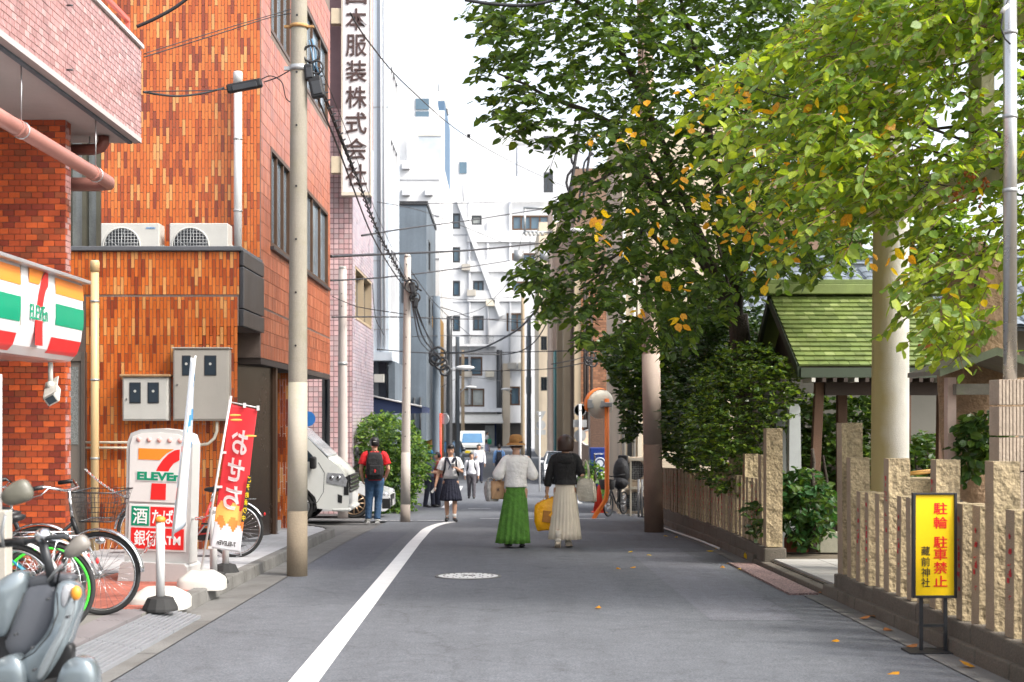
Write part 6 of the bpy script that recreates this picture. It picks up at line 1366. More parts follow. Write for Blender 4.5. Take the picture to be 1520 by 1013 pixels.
shrub('broad leaved aralia shrub at the entrance beside the fence end post', V3(3.9, 17.0, G(17)+.1), [(1166,700),(1200,690),(1235,730),(1240,780),(1215,808),(1180,800),(1160,770),(1150,740)], (16.5, 17.5), 230, .10, lfH[:2]+[leafmat('leaf_aralia', (.035,.11,.03), .3)], (4,3,4), length=.2, nl=9, droop=.5)
shrub('dark leafy shrub filling the space under the pavilion roof', V3(6.4, 20.9, G(20)), [(1165,600),(1215,590),(1260,590),(1300,590),(1345,650),(1400,640),(1420,720),(1165,740)], (20.5, 22.3), 750, .11, lfH, (5,4,.6))
shrub('shrub with drooping dark leaves in front of the brown stone monument', V3(4.65, 12.6, G(12)+.1), [(1420,640),(1445,610),(1475,605),(1485,640),(1480,690),(1450,700),(1425,720),(1418,680)], (12.0, 12.8), 110, .10, lfH[:2], (4,3), length=.2, nl=8, droop=.8)
shrub('feathery green shrub behind the bright tree by the stone gate beam', V3(6.0, 15.6, G(15)), [(1350,330),(1400,300),(1440,320),(1450,380),(1400,440),(1350,400)], (15.0, 16.0), 160, .10, lfB[2:3]+lfH[1:], (3,2,1), length=.25)
shrub('small dark shrub peeping between the fence posts at the entrance', V3(4.1, 16.2, G(16)), [(1100,745),(1140,740),(1150,790),(1110,800)], (16.2, 17.2), 30, .09, lfH[:2], (3,3), length=.15, nl=7, stem=False)
# ---- bright green bush at the far corner, left
def bbush(x, y, R_): return R_.uniform(33.0, 36.5)
shrub('fresh green bush spilling over the kerb at the far corner behind the man in red', V3(-3.0, 34.6, G(34.6)), [(530,640),(545,618),(575,612),(600,618),(622,640),(636,670),(632,700),(618,720),(612,745),(598,768),(560,768),(540,740),(528,700),(524,660)], (33.2, 36.2), 1100, .10, lfC, (4,3,3), cat='bush', name='green_bush', length=.4, nl=12, droop=.6)
shrub('potted green plant beside the blue vending machine', V3(px_x(882,42), 42, G(42)+.2), [(868,690),(880,680),(895,690),(902,710),(895,735),(878,738),(868,715)], (41.4, 42.3), 45, .20, lfC, (4,3,3), cat='plant', name='potted_plant', length=.4, nl=8, droop=.5)
# fallen leaves on the road
for k, (px, py, lab) in enumerate(((887,903,'fallen orange leaf lying alone in the middle of the lane'),(1243,949,'fallen leaf near the gutter left of the yellow sign'),(1335,997,'orange fallen leaf on the asphalt at the very bottom of the view'),(920,845,'fallen leaf in mid road behind the two women'),(935,843,'second fallen leaf beside the one behind the two women'),(966,824,'large yellow fallen leaf near the brown pole'),(932,820,'small yellow fallen leaf left of the brown pole'),(990,796,'yellow leaf right at the foot of the brown pole'),(1003,798,'longer yellow leaf beside the foot of the brown pole'),(1085,836,'yellow leaf just before the mottled drain plate'),(1102,845,'yellow leaf on the corner of the mottled drain plate'),(1073,843,'pale leaf on the road left of the drain plate'),(1060,818,'yellow leaf by the gutter pipe'),(1066,815,'second yellow leaf by the gutter pipe'),(1108,830,'upright yellow leaf on the kerb at the entrance'),(1448,990,'orange fallen leaf beside the base of the yellow sign'),(1300,915,'brown leaf in the gutter below the fence'),(1284,900,'brown leaf by the fence kerb near the entrance'),(1275,918,'brown curled leaf in the gutter left of the yellow sign'),(1322,936,'brown leaf in the gutter just left of the sign stand'),(1217,880,'dry leaf on the kerb corner by the entrance'),(1345,960,'brown leaf touching the sign stand base plate'),(1200,836,'yellow leaf on the pale entrance slabs'),(902,762,'pale leaf on the crossing behind the women'))):
    p = gp(px, py, .012); mb = MB(); s_ = rnd.uniform(.075,.11); a = rnd.uniform(0, 6.28); Mx = Matrix.Rotation(a, 4, 'Z') @ Matrix.Rotation(rnd.uniform(-.25,.25), 4, 'X')
    if k == 14: Mx = Matrix.Rotation(.5, 4, 'Z') @ Matrix.Rotation(1.1, 4, 'X')
    mb.add([(q[0]*1.3*s_, q[1]*s_, q[2]*-3*s_+abs(q[0])*.25*s_) for q in LEAF], [tuple(int(i) for i in f) for f in LF], False); mb.xf(Matrix.Translation(p) @ Mx)
    o = solo('fallen_leaf', mb, lfY[0 if k in (5,6,7,8,9,10,12,13,14,22) else 1] if not 16 <= k <= 21 else mat('leaf_brown', (.32,.12,.03), .7, .2, 20), lab, 'fallen leaf', p, group='fallen leaves on the road')
# ================================================================ people
skin = mat('skin', (.52,.30,.20), .55, .06, 8, rand=.05); hairb = mat('dark_brown_hair', (.045,.022,.014), .45, .3, 40, bs=200); hairk = mat('black_hair', (.012,.010,.010), .4, .2, 40)
def cloth(name, col, **k): return mat(name, col, .85, k.pop('var', .08), k.pop('vs', 6), bump=2.2, bs=k.pop('bs', 17), fine=.5, **k)
def V(x, y, z): return Vector((x, y, z))
def hand(mb, wr, dr, palm_n, s, curl=.5, side=1, fr=.0085):
    """palm and five separate fingers; dr = along the hand, palm_n = palm normal"""
    dr = Vector(dr).normalized(); n = Vector(palm_n); n = (n - dr*n.dot(dr)).normalized(); w = dr.cross(n)*side
    L = .085*s; c = wr + dr*L*.5
    M = Matrix((w, dr, n)).transposed(); mb.ball(c, (.038*s, .052*s, .017*s), 12, M)
    for k, (o, ln) in enumerate(((-.027,.062),(-.009,.072),(.009,.068),(.027,.052))):
        p = wr + dr*L*.85 + w*o*s; pts = [p - dr*.02]; d = dr.copy()
        for j in range(3): d = (d + n*curl*(.55+.1*j)).normalized(); p = p + d*ln*s*(.42,.33,.25)[j]; pts.append(p.copy())
        mb.tube(pts, [fr*1.05*s, fr*s, fr*.92*s, fr*.75*s], 7)
    p = wr + dr*.018*s - w*.030*s; d = (dr*.6 - w*.75 + n*.35).normalized(); q = p + d*.034*s; r = q + (d + n*curl*.6 + dr*.4).normalized()*.028*s
    mb.tube([wr + dr*.02, p, q, r], [.012*s, .012*s, .0105*s, .008*s], 7)
def body(T, H, J, female=False, vox=.0065, head_turn=0.0, palms=None, curls=(.5,.5), head_tilt=0.0):
    """one continuous figure; faces -Y. J: joints L/R shoulder, elbow, wrist, hip, knee, ankle, toe"""
    s = H/1.65; mb = MB(); sw = .165*s if female else .19*s
    zc = J.get('lean', 0)
    hc = J['head']; nk = J['neck']
    mb.loft([((0,0,.47*H), .10*s, .07*s), ((0,0,.50*H), .155*s, .105*s), ((0,0,.54*H), .15*s, .105*s), ((0,0,.60*H), .115*s, .085*s), ((0,.0,.68*H), .135*s, .10*s), ((0,.005,.76*H), .16*s, .10*s), ((0,.005,.80*H), .15*s, .08*s), ((0,.0,.825*H), .08*s, .06*s), ((0,0,.835*H), .05*s, .05*s)], 20)
    mb.tube([nk, hc - V(0,-.01,.04*s)], [.056*s, .050*s], 12)
    R3 = Matrix.Rotation(head_turn, 3, 'Z') @ Matrix.Rotation(head_tilt, 3, 'X'); h = .114*s
    mb.ball(hc, (.080*s, .096*s, h), 20, R3); mb.ball(hc + R3 @ V(0,-.022*s,-.045*s), (.055*s,.065*s,.062*s), 16, R3)
    mb.tube([hc + R3 @ V(0,-.085*s,.012*s), hc + R3 @ V(0,-.108*s,-.022*s), hc + R3 @ V(0,-.088*s,-.034*s)], [.010*s,.014*s,.012*s], 8)
    for q in (-1, 1): mb.ball(hc + R3 @ V(q*.076*s, .005*s, -.008*s), (.010*s,.018*s,.032*s), 10, R3)
    for i, sd in enumerate(('L', 'R')):
        g = lambda k: Vector(J[k+sd])
        S0, E_, W_ = g('sh'), g('el'), g('wr')
        mb.tube([S0 - V((1 if sd=='L' else -1)*.05*s,0,0), S0, S0.lerp(E_,.5), E_, E_.lerp(W_,.35), W_], [.05*s,.055*s,.045*s,.036*s,.036*s,.024*s], 12)
        hd = J.get('hd'+sd, (W_ - E_)); pn = (palms or {}).get(sd, V(0,1,0)); hand(mb, W_ - Vector(hd).normalized()*.01, hd, pn, s, curls[i], 1 if sd == 'L' else -1)
        Hp, K, A = g('hip'), g('kn'), g('an'); to = g('toe')
        mb.tube([Hp + V(0,0,.05*s), Hp, Hp.lerp(K,.5), K, K.lerp(A,.3), A], [.085*s,.09*s,.072*s,.052*s,.053*s,.034*s], 14)
        mb.tube([A + V(0,.035*s,-.025*s), A + V(0,0,-.02*s), A.lerp(to,.6)+V(0,0,-.01*s), to], [.03*s,.036*s,.034*s,.022*s], 10)
    o = part('body', mb, skin, T, local=True); m = o.modifiers.new('one_surface', 'REMESH'); m.mode = 'VOXEL'; m.voxel_size = vox; m.use_smooth_shade = True
    q = o.modifiers.new('soft', 'SMOOTH'); q.iterations = 3; q.factor = .5
    for q in (-1, 1): part('eye', MB().ball(hc + R3 @ V(q*.030*s, -.080*s, .012*s), (.014*s,.008*s,.008*s), 8, R3), mat('eye_dark', (.02,.012,.01), .2), T, local=True)
    for q in (-1, 1): part('eyebrow', MB().tube([hc + R3 @ V(q*.016*s,-.088*s,.030*s), hc + R3 @ V(q*.044*s,-.080*s,.031*s)], .0035*s, 5), hairk, T, local=True)
    part('mouth', MB().tube([hc + R3 @ V(-.022*s,-.086*s,-.052*s), hc + R3 @ V(0,-.091*s,-.054*s), hc + R3 @ V(.022*s,-.086*s,-.052*s)], .0045*s, 6), mat('lips', (.42,.14,.12), .5), T, local=True)
    return s, R3, hc
def std(H, female=False, stride=0.0, sw=None):
    s = H/1.65; a = sw or (.155 if female else .185)*s
    J = dict(head=V(0,-.015*s,.928*H), neck=V(0,.005,.82*H))
    for sd, q in (('L',1),('R',-1)):
        J['sh'+sd] = V(q*a,.005,.80*H); J['el'+sd] = V(q*(a+.05*s),.02,.62*H); J['wr'+sd] = V(q*(a+.055*s),-.03,.475*H)
        st = stride*q; J['hip'+sd] = V(q*.085*s,0,.50*H); J['kn'+sd] = V(q*.085*s,-.02-st*.5,.275*H); J['an'+sd] = V(q*.085*s,-st,.055*H + abs(min(0,-st))*.0); J['toe'+sd] = V(q*.095*s,-st-.17*s,.022*H)
    return J
def shoe(T, A, to, m, s, sole=None, name='shoe', low=False):
    mb = MB(); A, to = Vector(A), Vector(to); d = (to-A); 
    mb.tube([A + V(0,.055*s,-.045*s), A + V(0,.02*s,-.03*s), A.lerp(to,.5)+V(0,0,-.012*s), to + d.normalized()*.02*s], [.034*s,.047*s,.046*s,.030*s], 12, ell=.8)
    o = part(name, mb, m, T, local=True)
    if sole: 
        n = d.normalized(); up = V(0,0,1) - n*n.z; up.normalize(); pts = [A + V(0,.06*s,-.07*s), to + n*.025*s + V(0,0,-.028*s)]
        mb = MB(); mb.tube([pts[0], pts[0].lerp(pts[1],.3), pts[0].lerp(pts[1],.75), pts[1]], [.036*s,.042*s,.048*s,.036*s], 12, ell=.32); part('sole', mb, sole, o, local=True)
    return o
def part_child(name, mb, m, o): return part(name, mb, m, o, local=True)
def top(T, H, J, m, hem=.50, w=1.0, name='shirt', sleeves='short', sl_w=1.0, wr_end=.0, collar=True, hemw=1.0, folds=.03):
    s = H/1.65; a = abs(J['shL'].x); fo = lambda an, t: folds*(1-t)*math.sin(an*5+1.3) + folds*.5*math.sin(an*9+t*6)
    mb = MB(); mb.loft([((0,0,hem*H), .155*s*w*hemw, .125*s*w*hemw), ((0,0,.56*H), .155*s*w*(hemw*.6+.4), .122*s*w), ((0,0,.62*H), .142*s*w, .115*s*w), ((0,0,.70*H), .155*s*w, .122*s*w), ((0,.003,.76*H), .178*s*w, .122*s*w), ((0,.005,.795*H), .172*s*w, .10*s*w), ((0,.004,.815*H), .12*s, .082*s), ((0,0,.832*H), .068*s, .066*s)], 36, fo, (False, False))
    o = part(name, mb, m, T, local=True); sm = o.modifiers.new('cloth', 'SOLIDIFY'); sm.thickness = .006; sm.offset = 1
    for sd, q in (('L',1),('R',-1)):
        S0, E_, W_ = J['sh'+sd], J['el'+sd], J['wr'+sd]; st = S0 - V(q*.06*s,0,-.005)
        if sleeves == 'short': pts = [st, S0, S0.lerp(E_,.35), S0.lerp(E_,.72)]; r = [.062*s,.070*s*sl_w,.068*s*sl_w,.072*s*sl_w]
        elif sleeves == 'puff': pts = [st, S0, S0.lerp(E_,.3), S0.lerp(E_,.6), S0.lerp(E_,.9), S0.lerp(E_,1.0), E_.lerp(W_,.08)]; r = [.055*s,.062*s,.070*s,.082*s,.092*s,.084*s,.052*s]
        else: pts = [st, S0, S0.lerp(E_,.5), E_, E_.lerp(W_,.4), E_.lerp(W_, wr_end or .92)]; r = [.062*s,.070*s*sl_w,.062*s*sl_w,.055*s*sl_w,.052*s*sl_w,.046*s*sl_w]
        mb = MB(); mb.tube(pts, r, 20, False)
        k = 20
        for i, p in enumerate(mb.v): j = i // k; f = 1 + .05*math.sin((i % k)*2*PI/k*3 + j*1.7); c = pts[j]; mb.v[i] = tuple(Vector(c) + (Vector(p)-Vector(c))*f)
        q_ = part('sleeve', mb, m, T, local=True); sm = q_.modifiers.new('cloth', 'SOLIDIFY'); sm.thickness = .005; ss_ = q_.modifiers.new('soft', 'SUBSURF'); ss_.levels = 1; ss_.render_levels = 1
    return o
def skirt(T, H, m, z1, z0, w1, w0, folds=.05, nf=11, cx0=0.0, cy0=0.0, name='skirt', asym=0.0, sharp=1.0):
    s = H/1.65; mb = MB(); rg = []
    for i in range(11): t_ = i/10; rg.append(((cx0*t_, cy0*t_, z1*H + (z0-z1)*H*t_), (w1 + (w0-w1)*t_**.85)*s, (w1*.78 + (w0*.8-w1*.78)*t_**.85)*s))
    def fo(a, t): v = math.sin(a*nf + 1.2*math.sin(a*3+t*2)); return folds*t*math.copysign(abs(v)**sharp, v) + .02*t*math.sin(a*3 + 1 + asym)
    mb.loft(rg, 110, fo, (True, False)); o = part(name, mb, m, T, local=True); sm = o.modifiers.new('cloth', 'SOLIDIFY'); sm.thickness = .006; return o
def trousers(T, H, J, m, name='trousers', w=1.0):
    s = H/1.65; mb = MB(); mb.loft([((0,0,.455*H), .12*s, .10*s), ((0,0,.49*H), .168*s, .125*s), ((0,0,.54*H), .165*s, .122*s), ((0,0,.59*H), .142*s, .112*s)], 28)
    for sd in 'LR':
        Hp, K, A = J['hip'+sd], J['kn'+sd], J['an'+sd]
        mb.tube([Hp + V(0,0,.04), Hp + V(0,0,-.03), Hp.lerp(K,.5), K, K.lerp(A,.5), A.lerp(K,.12), A + V(0,0,-.012)], [.098*s*w,.104*s*w,.09*s*w,.075*s*w,.068*s*w,.064*s*w,.068*s*w], 18)
    o = part(name, mb, m, T, local=True); r = o.modifiers.new('one_surface', 'REMESH'); r.mode = 'VOXEL'; r.voxel_size = .011; r.use_smooth_shade = True; q = o.modifiers.new('soft', 'SMOOTH'); q.iterations = 3; return o
def hairpiece(T, hc, R3, s, m, back=.10, length=.0, name='hair', bob=False):
    mb = MB(); n = 36; rows = 16; vs = []; 
    for j in range(rows+1):
        t_ = PI*(.02 + .62*j/rows)
        for k in range(n):
            a = 2*PI*k/n; fr = max(0, -math.sin(a)); cut = 1 if fr < .45 else .0
            tt = t_ if fr < .5 else min(t_, PI*.36); r = V(.092*math.sin(tt)*math.cos(a), .108*math.sin(tt)*math.sin(a)+.006, .124*math.cos(tt))*s
            if bob: r.x *= 1.30; r.y *= 1.15
            if bob and fr < .5 and tt > PI*.5: r.z -= (tt-PI*.5)*length*s; r.x *= 1 + .12*(tt-PI*.5); r.y *= 1 + .05*(tt-PI*.5)
            r *= 1 + .018*math.sin(a*17 + j*.2); vs.append(hc + R3 @ r)
    mb.add(vs, [(j*n+k, j*n+(k+1)%n, (j+1)*n+(k+1)%n, (j+1)*n+k) for j in range(rows) for k in range(n)], True); mb.f.append(list(range(n))[::-1]); mb.m.append(0); mb.sm.append(True)
    o = part(name, mb, m, T, local=True); sm = o.modifiers.new('thick', 'SOLIDIFY'); sm.thickness = .012*s; sm.offset = -1; return o
def backpack(T, H, m, w=.30, h=.46, d=.17, z=.665, y=.125, label=None):
    s = H/1.65; mb = MB(); P = []
    rg = [(-.5,.75,.7),(-.46,.92,.95),(-.2,1,1),(.2,.96,.9),(.40,.82,.72),(.5,.5,.4)]
    vs = []; n = 24
    for zz_, a, b in rg:
        for k in range(n):
            t_ = 2*PI*k/n; c, si = math.cos(t_), math.sin(t_); e = .5; vs.append((w/2*s*a*math.copysign(abs(c)**e, c), y*s + d*s*.5 + d/2*s*b*math.copysign(abs(si)**e, si), z*H + h*s*zz_))
    m_ = len(rg); mb.add(vs, [(j*n+k, j*n+(k+1)%n, (j+1)*n+(k+1)%n, (j+1)*n+k) for j in range(m_-1) for k in range(n)] + [list(range(n))[::-1], [(m_-1)*n+k for k in range(n)]], True)
    o = part('backpack', mb, m, T, local=True)
    part('front_pocket', MB().obox((0, y*s+d*s+.012, z*H-.08*s), (w*.66*s, .035, h*.38*s)), m, o, local=True, bevel=.02); part('zip', MB().box(-w*.25*s, w*.25*s, y*s+d*s+.031, y*s+d*s+.034, z*H+.035*s, z*H+.045*s), dgrey, o, local=True)
    part('top_loop', MB().torus((0, y*s+.06*s, z*H+h*.5*s), .035*s, .008*s, 'y', 14, 5), m, o, local=True)
    for q in (-1, 1):
        x = q*.105*s; part('strap', MB().tube([V(x*.8, y*s+.03, z*H+h*.42*s), V(x, .06*s, .825*H), V(x*1.02, -.03*s, .827*H), V(x*1.1, -.115*s, .77*H), V(x*1.25, -.12*s, .68*H), V(x*1.55, -.02*s, .60*H), V(x*1.2, y*s+.03, z*H-h*.4*s)], .022*s, 8, ell=.35), m, T, local=True)
    return o
def tube_solo(T, name, pts, r, m, n=8): return part(name, MB().tube(pts, r, n), m, T, local=True)
# --- woman in green skirt (seen from behind)
c = gp(762, 815); W1 = thing('person', 'woman in a straw hat, white puff sleeved blouse and long green skirt, walking away', 'person', (px_x(766, 19.1), 19.1, G(19.1)), PI + .12)
H = 1.58; J = std(H, True); s = H/1.65
J['elL'] = V(.27,.03,.635*H); J['wrL'] = V(.24,-.21,.615*H); J['hdL'] = V(-.25,-1,0); J['elR'] = V(-.245,.03,.63*H); J['wrR'] = V(-.22,-.20,.64*H); J['hdR'] = V(.4,-1,.1)
J['anL'] = V(.08,-.10,.06*H); J['toeL'] = V(.10,-.28,.03*H); J['anR'] = V(-.075,.10,.075*H); J['toeR'] = V(-.09,-.06,.028*H)
_, R3, hc = body(W1, H, J, True, palms={'L': V(0,0,-1), 'R': V(1,0,0)}, curls=(.9,.4), head_turn=.5)
top(W1, H, J, cloth('white_blouse', (.84,.81,.77)), hem=.545, w=1.06, sleeves='puff', hemw=1.0, folds=.04, name='blouse')
grn = cloth('green_pleated_linen', (.075,.20,.024), var=.22, vs=14)
skirt(W1, H, grn, .60, .045, .135, .245, .085, 15, cx0=.045, cy0=.02)
for sd in 'LR': shoe(W1, J['an'+sd], J['toe'+sd], black, s, rubber, 'sandal')
hairpiece(W1, hc, R3, s, hairb, length=.5)
straw = mat('straw_hat', (.50,.245,.075), .85, .2, 30, bump=1, bs=150); 
HT = part('hat', MB().loft([(hc + V(0,0,.015), .098*s, .112*s), (hc + V(0,.0,.07), .100*s, .112*s), (hc + V(0,0,.12), .088*s, .098*s), (hc + V(0,0,.138), .05*s, .06*s), (hc+V(0,0,.141), .002, .002)], 32), straw, W1, local=True)
mb = MB(); mb.loft([(hc + V(0,0,.022), .098*s, .112*s), (hc + V(0,0,.008), .125*s, .140*s), (hc + V(0,.0,-.012), .145*s, .16*s)], 40, lambda a, t: .03*t*math.sin(a*2+.5), (False, False)); bo = part('brim', mb, straw, HT, local=True); bo.modifiers.new('t', 'SOLIDIFY').thickness = .004
part('brim_edge', MB().loft([(hc + V(0,0,-.012), .1455*s, .1605*s), (hc + V(0,.0,-.016), .149*s, .164*s)], 40, lambda a, t: .03*math.sin(a*2+.5), (False, False)), offwhite, HT, local=True)
part('mask_loop', MB().torus(hc + R3 @ V(.085*s,-.01,-.01), .03*s, .003, 'x', 12, 4), white, W1, local=True)
# paper bag and clear bag on the forearm
def tote(name, label, cat, c, w, h, d, m, rz=0, tilt=0, handle=None, hm=None, taper=.92, bulge=.0, group=None):
    T = thing(name, label, cat, c, rz); mb = MB(); vs = []; n = 28
    for j, (z, a) in enumerate(((-h, .9), (-h*.98, .97), (-h*.6, 1.0 + bulge), (-h*.25, .97+bulge*.5), (0, taper))):
        for k in range(n):
            t_ = 2*PI*k/n; cc, si = math.cos(t_), math.sin(t_); e = .35; vs.append((w/2*a*math.copysign(abs(cc)**e, cc) + tilt*z + .006*math.sin(k*3+j*2), d/2*a*(1 if j < 4 else .6)*math.copysign(abs(si)**e, si) + .008*math.sin(k*2.3+j*1.9), z + .006*math.sin(k*1.7+j)))
    mb.add(vs, [(j*n+k, j*n+(k+1)%n, (j+1)*n+(k+1)%n, (j+1)*n+k) for j in range(4) for k in range(n)] + [list(range(n))[::-1]], True); o = part('bag_body', mb, m, T, local=True); o.modifiers.new('t', 'SOLIDIFY').thickness = .002
    if handle:
        for y in (-d*.28, d*.28): part('handle', MB().tube([V(-handle[0], y, -.01)] + [V(handle[0]*math.cos(PI - PI*i/8), y*(1-i*(8-i)/20), handle[1]*math.sin(PI*i/8)) for i in range(1, 8)] + [V(handle[0], y, -.01)], .009, 6, ell=.5), hm or m, T, local=True)
    return T
wl_ = W1.matrix_basis; bpy.context.view_layer.update(); wm1 = W1.matrix_world.copy()
pw = wm1 @ (J['elL'].lerp(J['wrL'], .55)); kraft = mat('kraft_paper', (.50,.30,.16), .8, .12, 6, bump=.3)
PBg = tote('paper_bag', 'brown paper shopping bag hanging from the forearm of the woman in green skirt', 'bag', pw + V(.0,-.04,-.045), .20, .25, .11, kraft, .15, 0, (.05,.06))
part('print', text(MB(), '木', (0,-.062,-.12), .05, .06, .02, th=.002), inkbrn, PBg, local=True)
tote('carrier_bag', 'grey white plastic bag beside the brown paper bag on the same arm', 'bag', pw + V(-.10,-.02,-.06), .16, .27, .12, mat('cloudy_plastic', (.55,.52,.49), .35, .2, 8, bump=1, bs=30), .5, -.1, (.05,.06), bulge=.1)
# --- woman in black jacket
W2 = thing('person', 'woman in a black hooded jacket and cream speckled long skirt, mid stride away', 'person', (px_x(839, 19.2), 19.2, G(19.2)), PI - .1)
H = 1.60; J = std(H, True); s = H/1.65
J['elL'] = V(.235,.03,.625*H); J['wrL'] = V(.265,-.0,.475*H); J['hdL'] = V(.1,-.1,-1); J['elR'] = V(-.245,.05,.64*H); J['wrR'] = V(-.16,-.18,.68*H); J['hdR'] = V(.6,-.8,.3)
J['knL'] = V(.08,.02,.27*H); J['anL'] = V(.085,.22,.095*H); J['toeL'] = V(.10,.10,.018*H); J['knR'] = V(-.07,-.06,.275*H); J['anR'] = V(-.04,-.0,.06*H); J['toeR'] = V(-.06,-.20,.025*H)
_, R3, hc = body(W2, H, J, True, palms={'L': V(-1,0,0), 'R': V(1,0,0)}, curls=(1.0,.6), head_turn=.55)
blk = cloth('black_nylon', (.014,.013,.013), var=.4, vs=7)
top(W2, H, J, blk, hem=.56, w=1.14, sleeves='long', sl_w=1.12, wr_end=.55, hemw=1.05, folds=.045, name='jacket')
mb = MB(); mb.loft([(V(0,.10,.73*H), .10*s,.035*s), (V(0,.115,.77*H), .125*s, .05*s), (V(0,.09,.81*H), .125*s, .055*s), (V(0,.05,.838*H), .10*s, .05*s)], 24); part('hood', mb, blk, W2, local=True)
spk = mat('speckled_cream_skirt', (.72,.63,.50), .85, .1, 3, bs=90, stain=(.24,.16,.11), sts=75, stm=.60)
skirt(W2, H, spk, .60, .075, .135, .235, .06, 22, cx0=.0, cy0=.05)
for sd in 'LR': shoe(W2, J['an'+sd], J['toe'+sd], mat('cream_sneaker', (.62,.56,.47), .7, .08), s, mat('sneaker_sole', (.60,.50,.38), .8), 'sneaker')
for sd in 'LR': part('sock', MB().tube([J['an'+sd] + V(0,0,.10), J['an'+sd] + V(0,0,-.02)], [.046*s,.042*s], 12), MATS['cream_sneaker'], W2, local=True)
hairpiece(W2, hc, R3, s, hairb, length=.16, bob=True); part('watch', MB().cyl(J['wrL'] + V(0,0,.03), J['wrL'] + V(0,0,.05), .027*s, n=14), dgrey, W2, local=True)
bpy.context.view_layer.update(); wm2 = W2.matrix_world.copy(); pw = wm2 @ (J['wrL'] + V(.0,0,-.075))
ybag = mat('translucent_yellow_plastic', (1.0,.46,.01), .3, .18, 5, bump=1.5, bs=14, stain=(.95,.66,.01), sts=4)
YB = thing('plastic_bag', 'yellow orange plastic shopping bag held low by the woman in black', 'bag', pw, -.15)
mb = MB(); n = 24; vs = []
for j, (z, a, b, sx) in enumerate(((-.44,.145,.03,.02),(-.42,.16,.05,.02),(-.25,.175,.075,.0),(-.12,.17,.06,-.01),(-.03,.15,.03,-.02),(.0,.10,.012,-.02))):
    for k in range(n):
        t_ = 2*PI*k/n; cc, si = math.cos(t_), math.sin(t_); e = .5; x = a*math.copysign(abs(cc)**e, cc) + sx; vs.append((x, b*math.copysign(abs(si)**e, si) + .012*math.sin(k*2+j*2.2), z + x*.42*(1 if z > -.3 else .35) + .008*math.sin(k*1.3+j)))
mb.add(vs, [(j*n+k, j*n+(k+1)%n, (j+1)*n+(k+1)%n, (j+1)*n+k) for j in range(5) for k in range(n)] + [list(range(n))[::-1]], True); o = part('bag_body', mb, ybag, YB, local=True); o.modifiers.new('t', 'SOLIDIFY').thickness = .0015
part('inner_parcel', MB().obox((.03,-.07,-.25), (.16,.012,.17), Matrix.Rotation(.12,3,'Y')), mat('parcel_brown', (.45,.18,.03), .6, .2, 8), YB, local=True, bevel=.01)
for x in (-.035, .045): part('handle', MB().tube([V(x-.02,0,-.02), V(x*.4,0,.05), V(.0,.0,.085)], .010, 6, ell=.4), ybag, YB, local=True)
pw = wm2 @ V(-.27,.06,.60*H)
tote('tote_bag', 'cream canvas tote bag on the shoulder of the woman in black', 'bag', pw + V(.02,0,.02), .26, .32, .10, cloth('cream_canvas', (.60,.54,.43)), -.5, -.1, (.055,.26), bulge=.08, taper=.75)
# --- schoolgirl facing the camera
GL = thing('person', 'schoolgirl in a white sailor blouse and navy pleated skirt looking at her phone', 'person', (px_x(669, 27.3), 27.3, G(27.3)), .05)
H = 1.57; J = std(H, True); s = H/1.65
J['elR'] = V(-.25,.02,.62*H); J['wrR'] = V(-.31,-.05,.47*H); J['elL'] = V(.23,.02,.635*H); J['wrL'] = V(.10,-.20,.70*H); J['hdL'] = V(-.8,-.4,.15)
J['anL'] = V(.075,-.10,.06*H); J['toeL'] = V(.11,-.27,.025*H); J['anR'] = V(-.07,.03,.06*H); J['toeR'] = V(-.09,-.14,.025*H)
_, R3, hc = body(GL, H, J, True, palms={'L': V(0,-.3,1), 'R': V(1,0,0)}, curls=(.7,.5), head_tilt=.25)
wb = cloth('school_blouse_white', (.72,.72,.73)); top(GL, H, J, wb, hem=.57, w=1.04, sleeves='short', sl_w=1.12, hemw=.95, name='blouse')
nv = cloth('navy_wool', (.012,.014,.030), var=.15)
skirt(GL, H, nv, .60, .275, .13, .235, .05, 22, sharp=.6)
mb = MB(); mb.poly3([V(-.13,-.105,.825*H), V(-.05,-.11,.835*H), V(.0,-.135,.745*H), V(-.02,-.142,.735*H)], (0,-.008,0)).poly3([V(.13,-.105,.825*H), V(.05,-.11,.835*H), V(.0,-.135,.745*H), V(.02,-.142,.735*H)], (0,-.008,0)); part('collar', mb, nv, GL, local=True)
part('scarf', MB().tube([V(0,-.145,.745*H), V(-.03,-.15,.71*H), V(-.045,-.145,.675*H)], [.02,.022,.012], 8, ell=.4).tube([V(0,-.145,.745*H), V(.03,-.15,.71*H), V(.05,-.145,.67*H)], [.02,.022,.012], 8, ell=.4).ball((0,-.15,.742*H), .018, 8), mat('scarf_blue', (.02,.06,.13), .6), GL, local=True)
for sd in 'LR': shoe(GL, J['an'+sd], J['toe'+sd], black, s, None, 'loafer'); part('sock', MB().tube([J['an'+sd] + V(0,0,.075), J['an'+sd] + V(0,0,-.02)], [.044*s,.042*s], 12), white, GL, local=True)
hairpiece(GL, hc, R3, s, hairk, length=.4); part('fringe', MB().loft([(hc + V(0,-.005,.045), .082*s,.098*s), (hc + V(0,-.0,.09), .07*s, .085*s), (hc + V(0,0,.118), .03*s, .04*s), (hc+V(0,0,.122),.002,.002)], 24), hairk, GL, local=True)
bk = backpack(GL, H, cloth('navy_pack', (.012,.014,.022)), w=.30)
bpy.context.view_layer.update(); mw = GL.matrix_world.copy()
PH = solo('smartphone', MB().obox((0,0,0), (.075,.012,.15), Matrix.Rotation(.9,3,'X')), white, 'smartphone held up in the hand of the schoolgirl', 'phone', mw @ (J['wrL'] + V(-.06,-.06,.045)), local=True, bevel=.004)
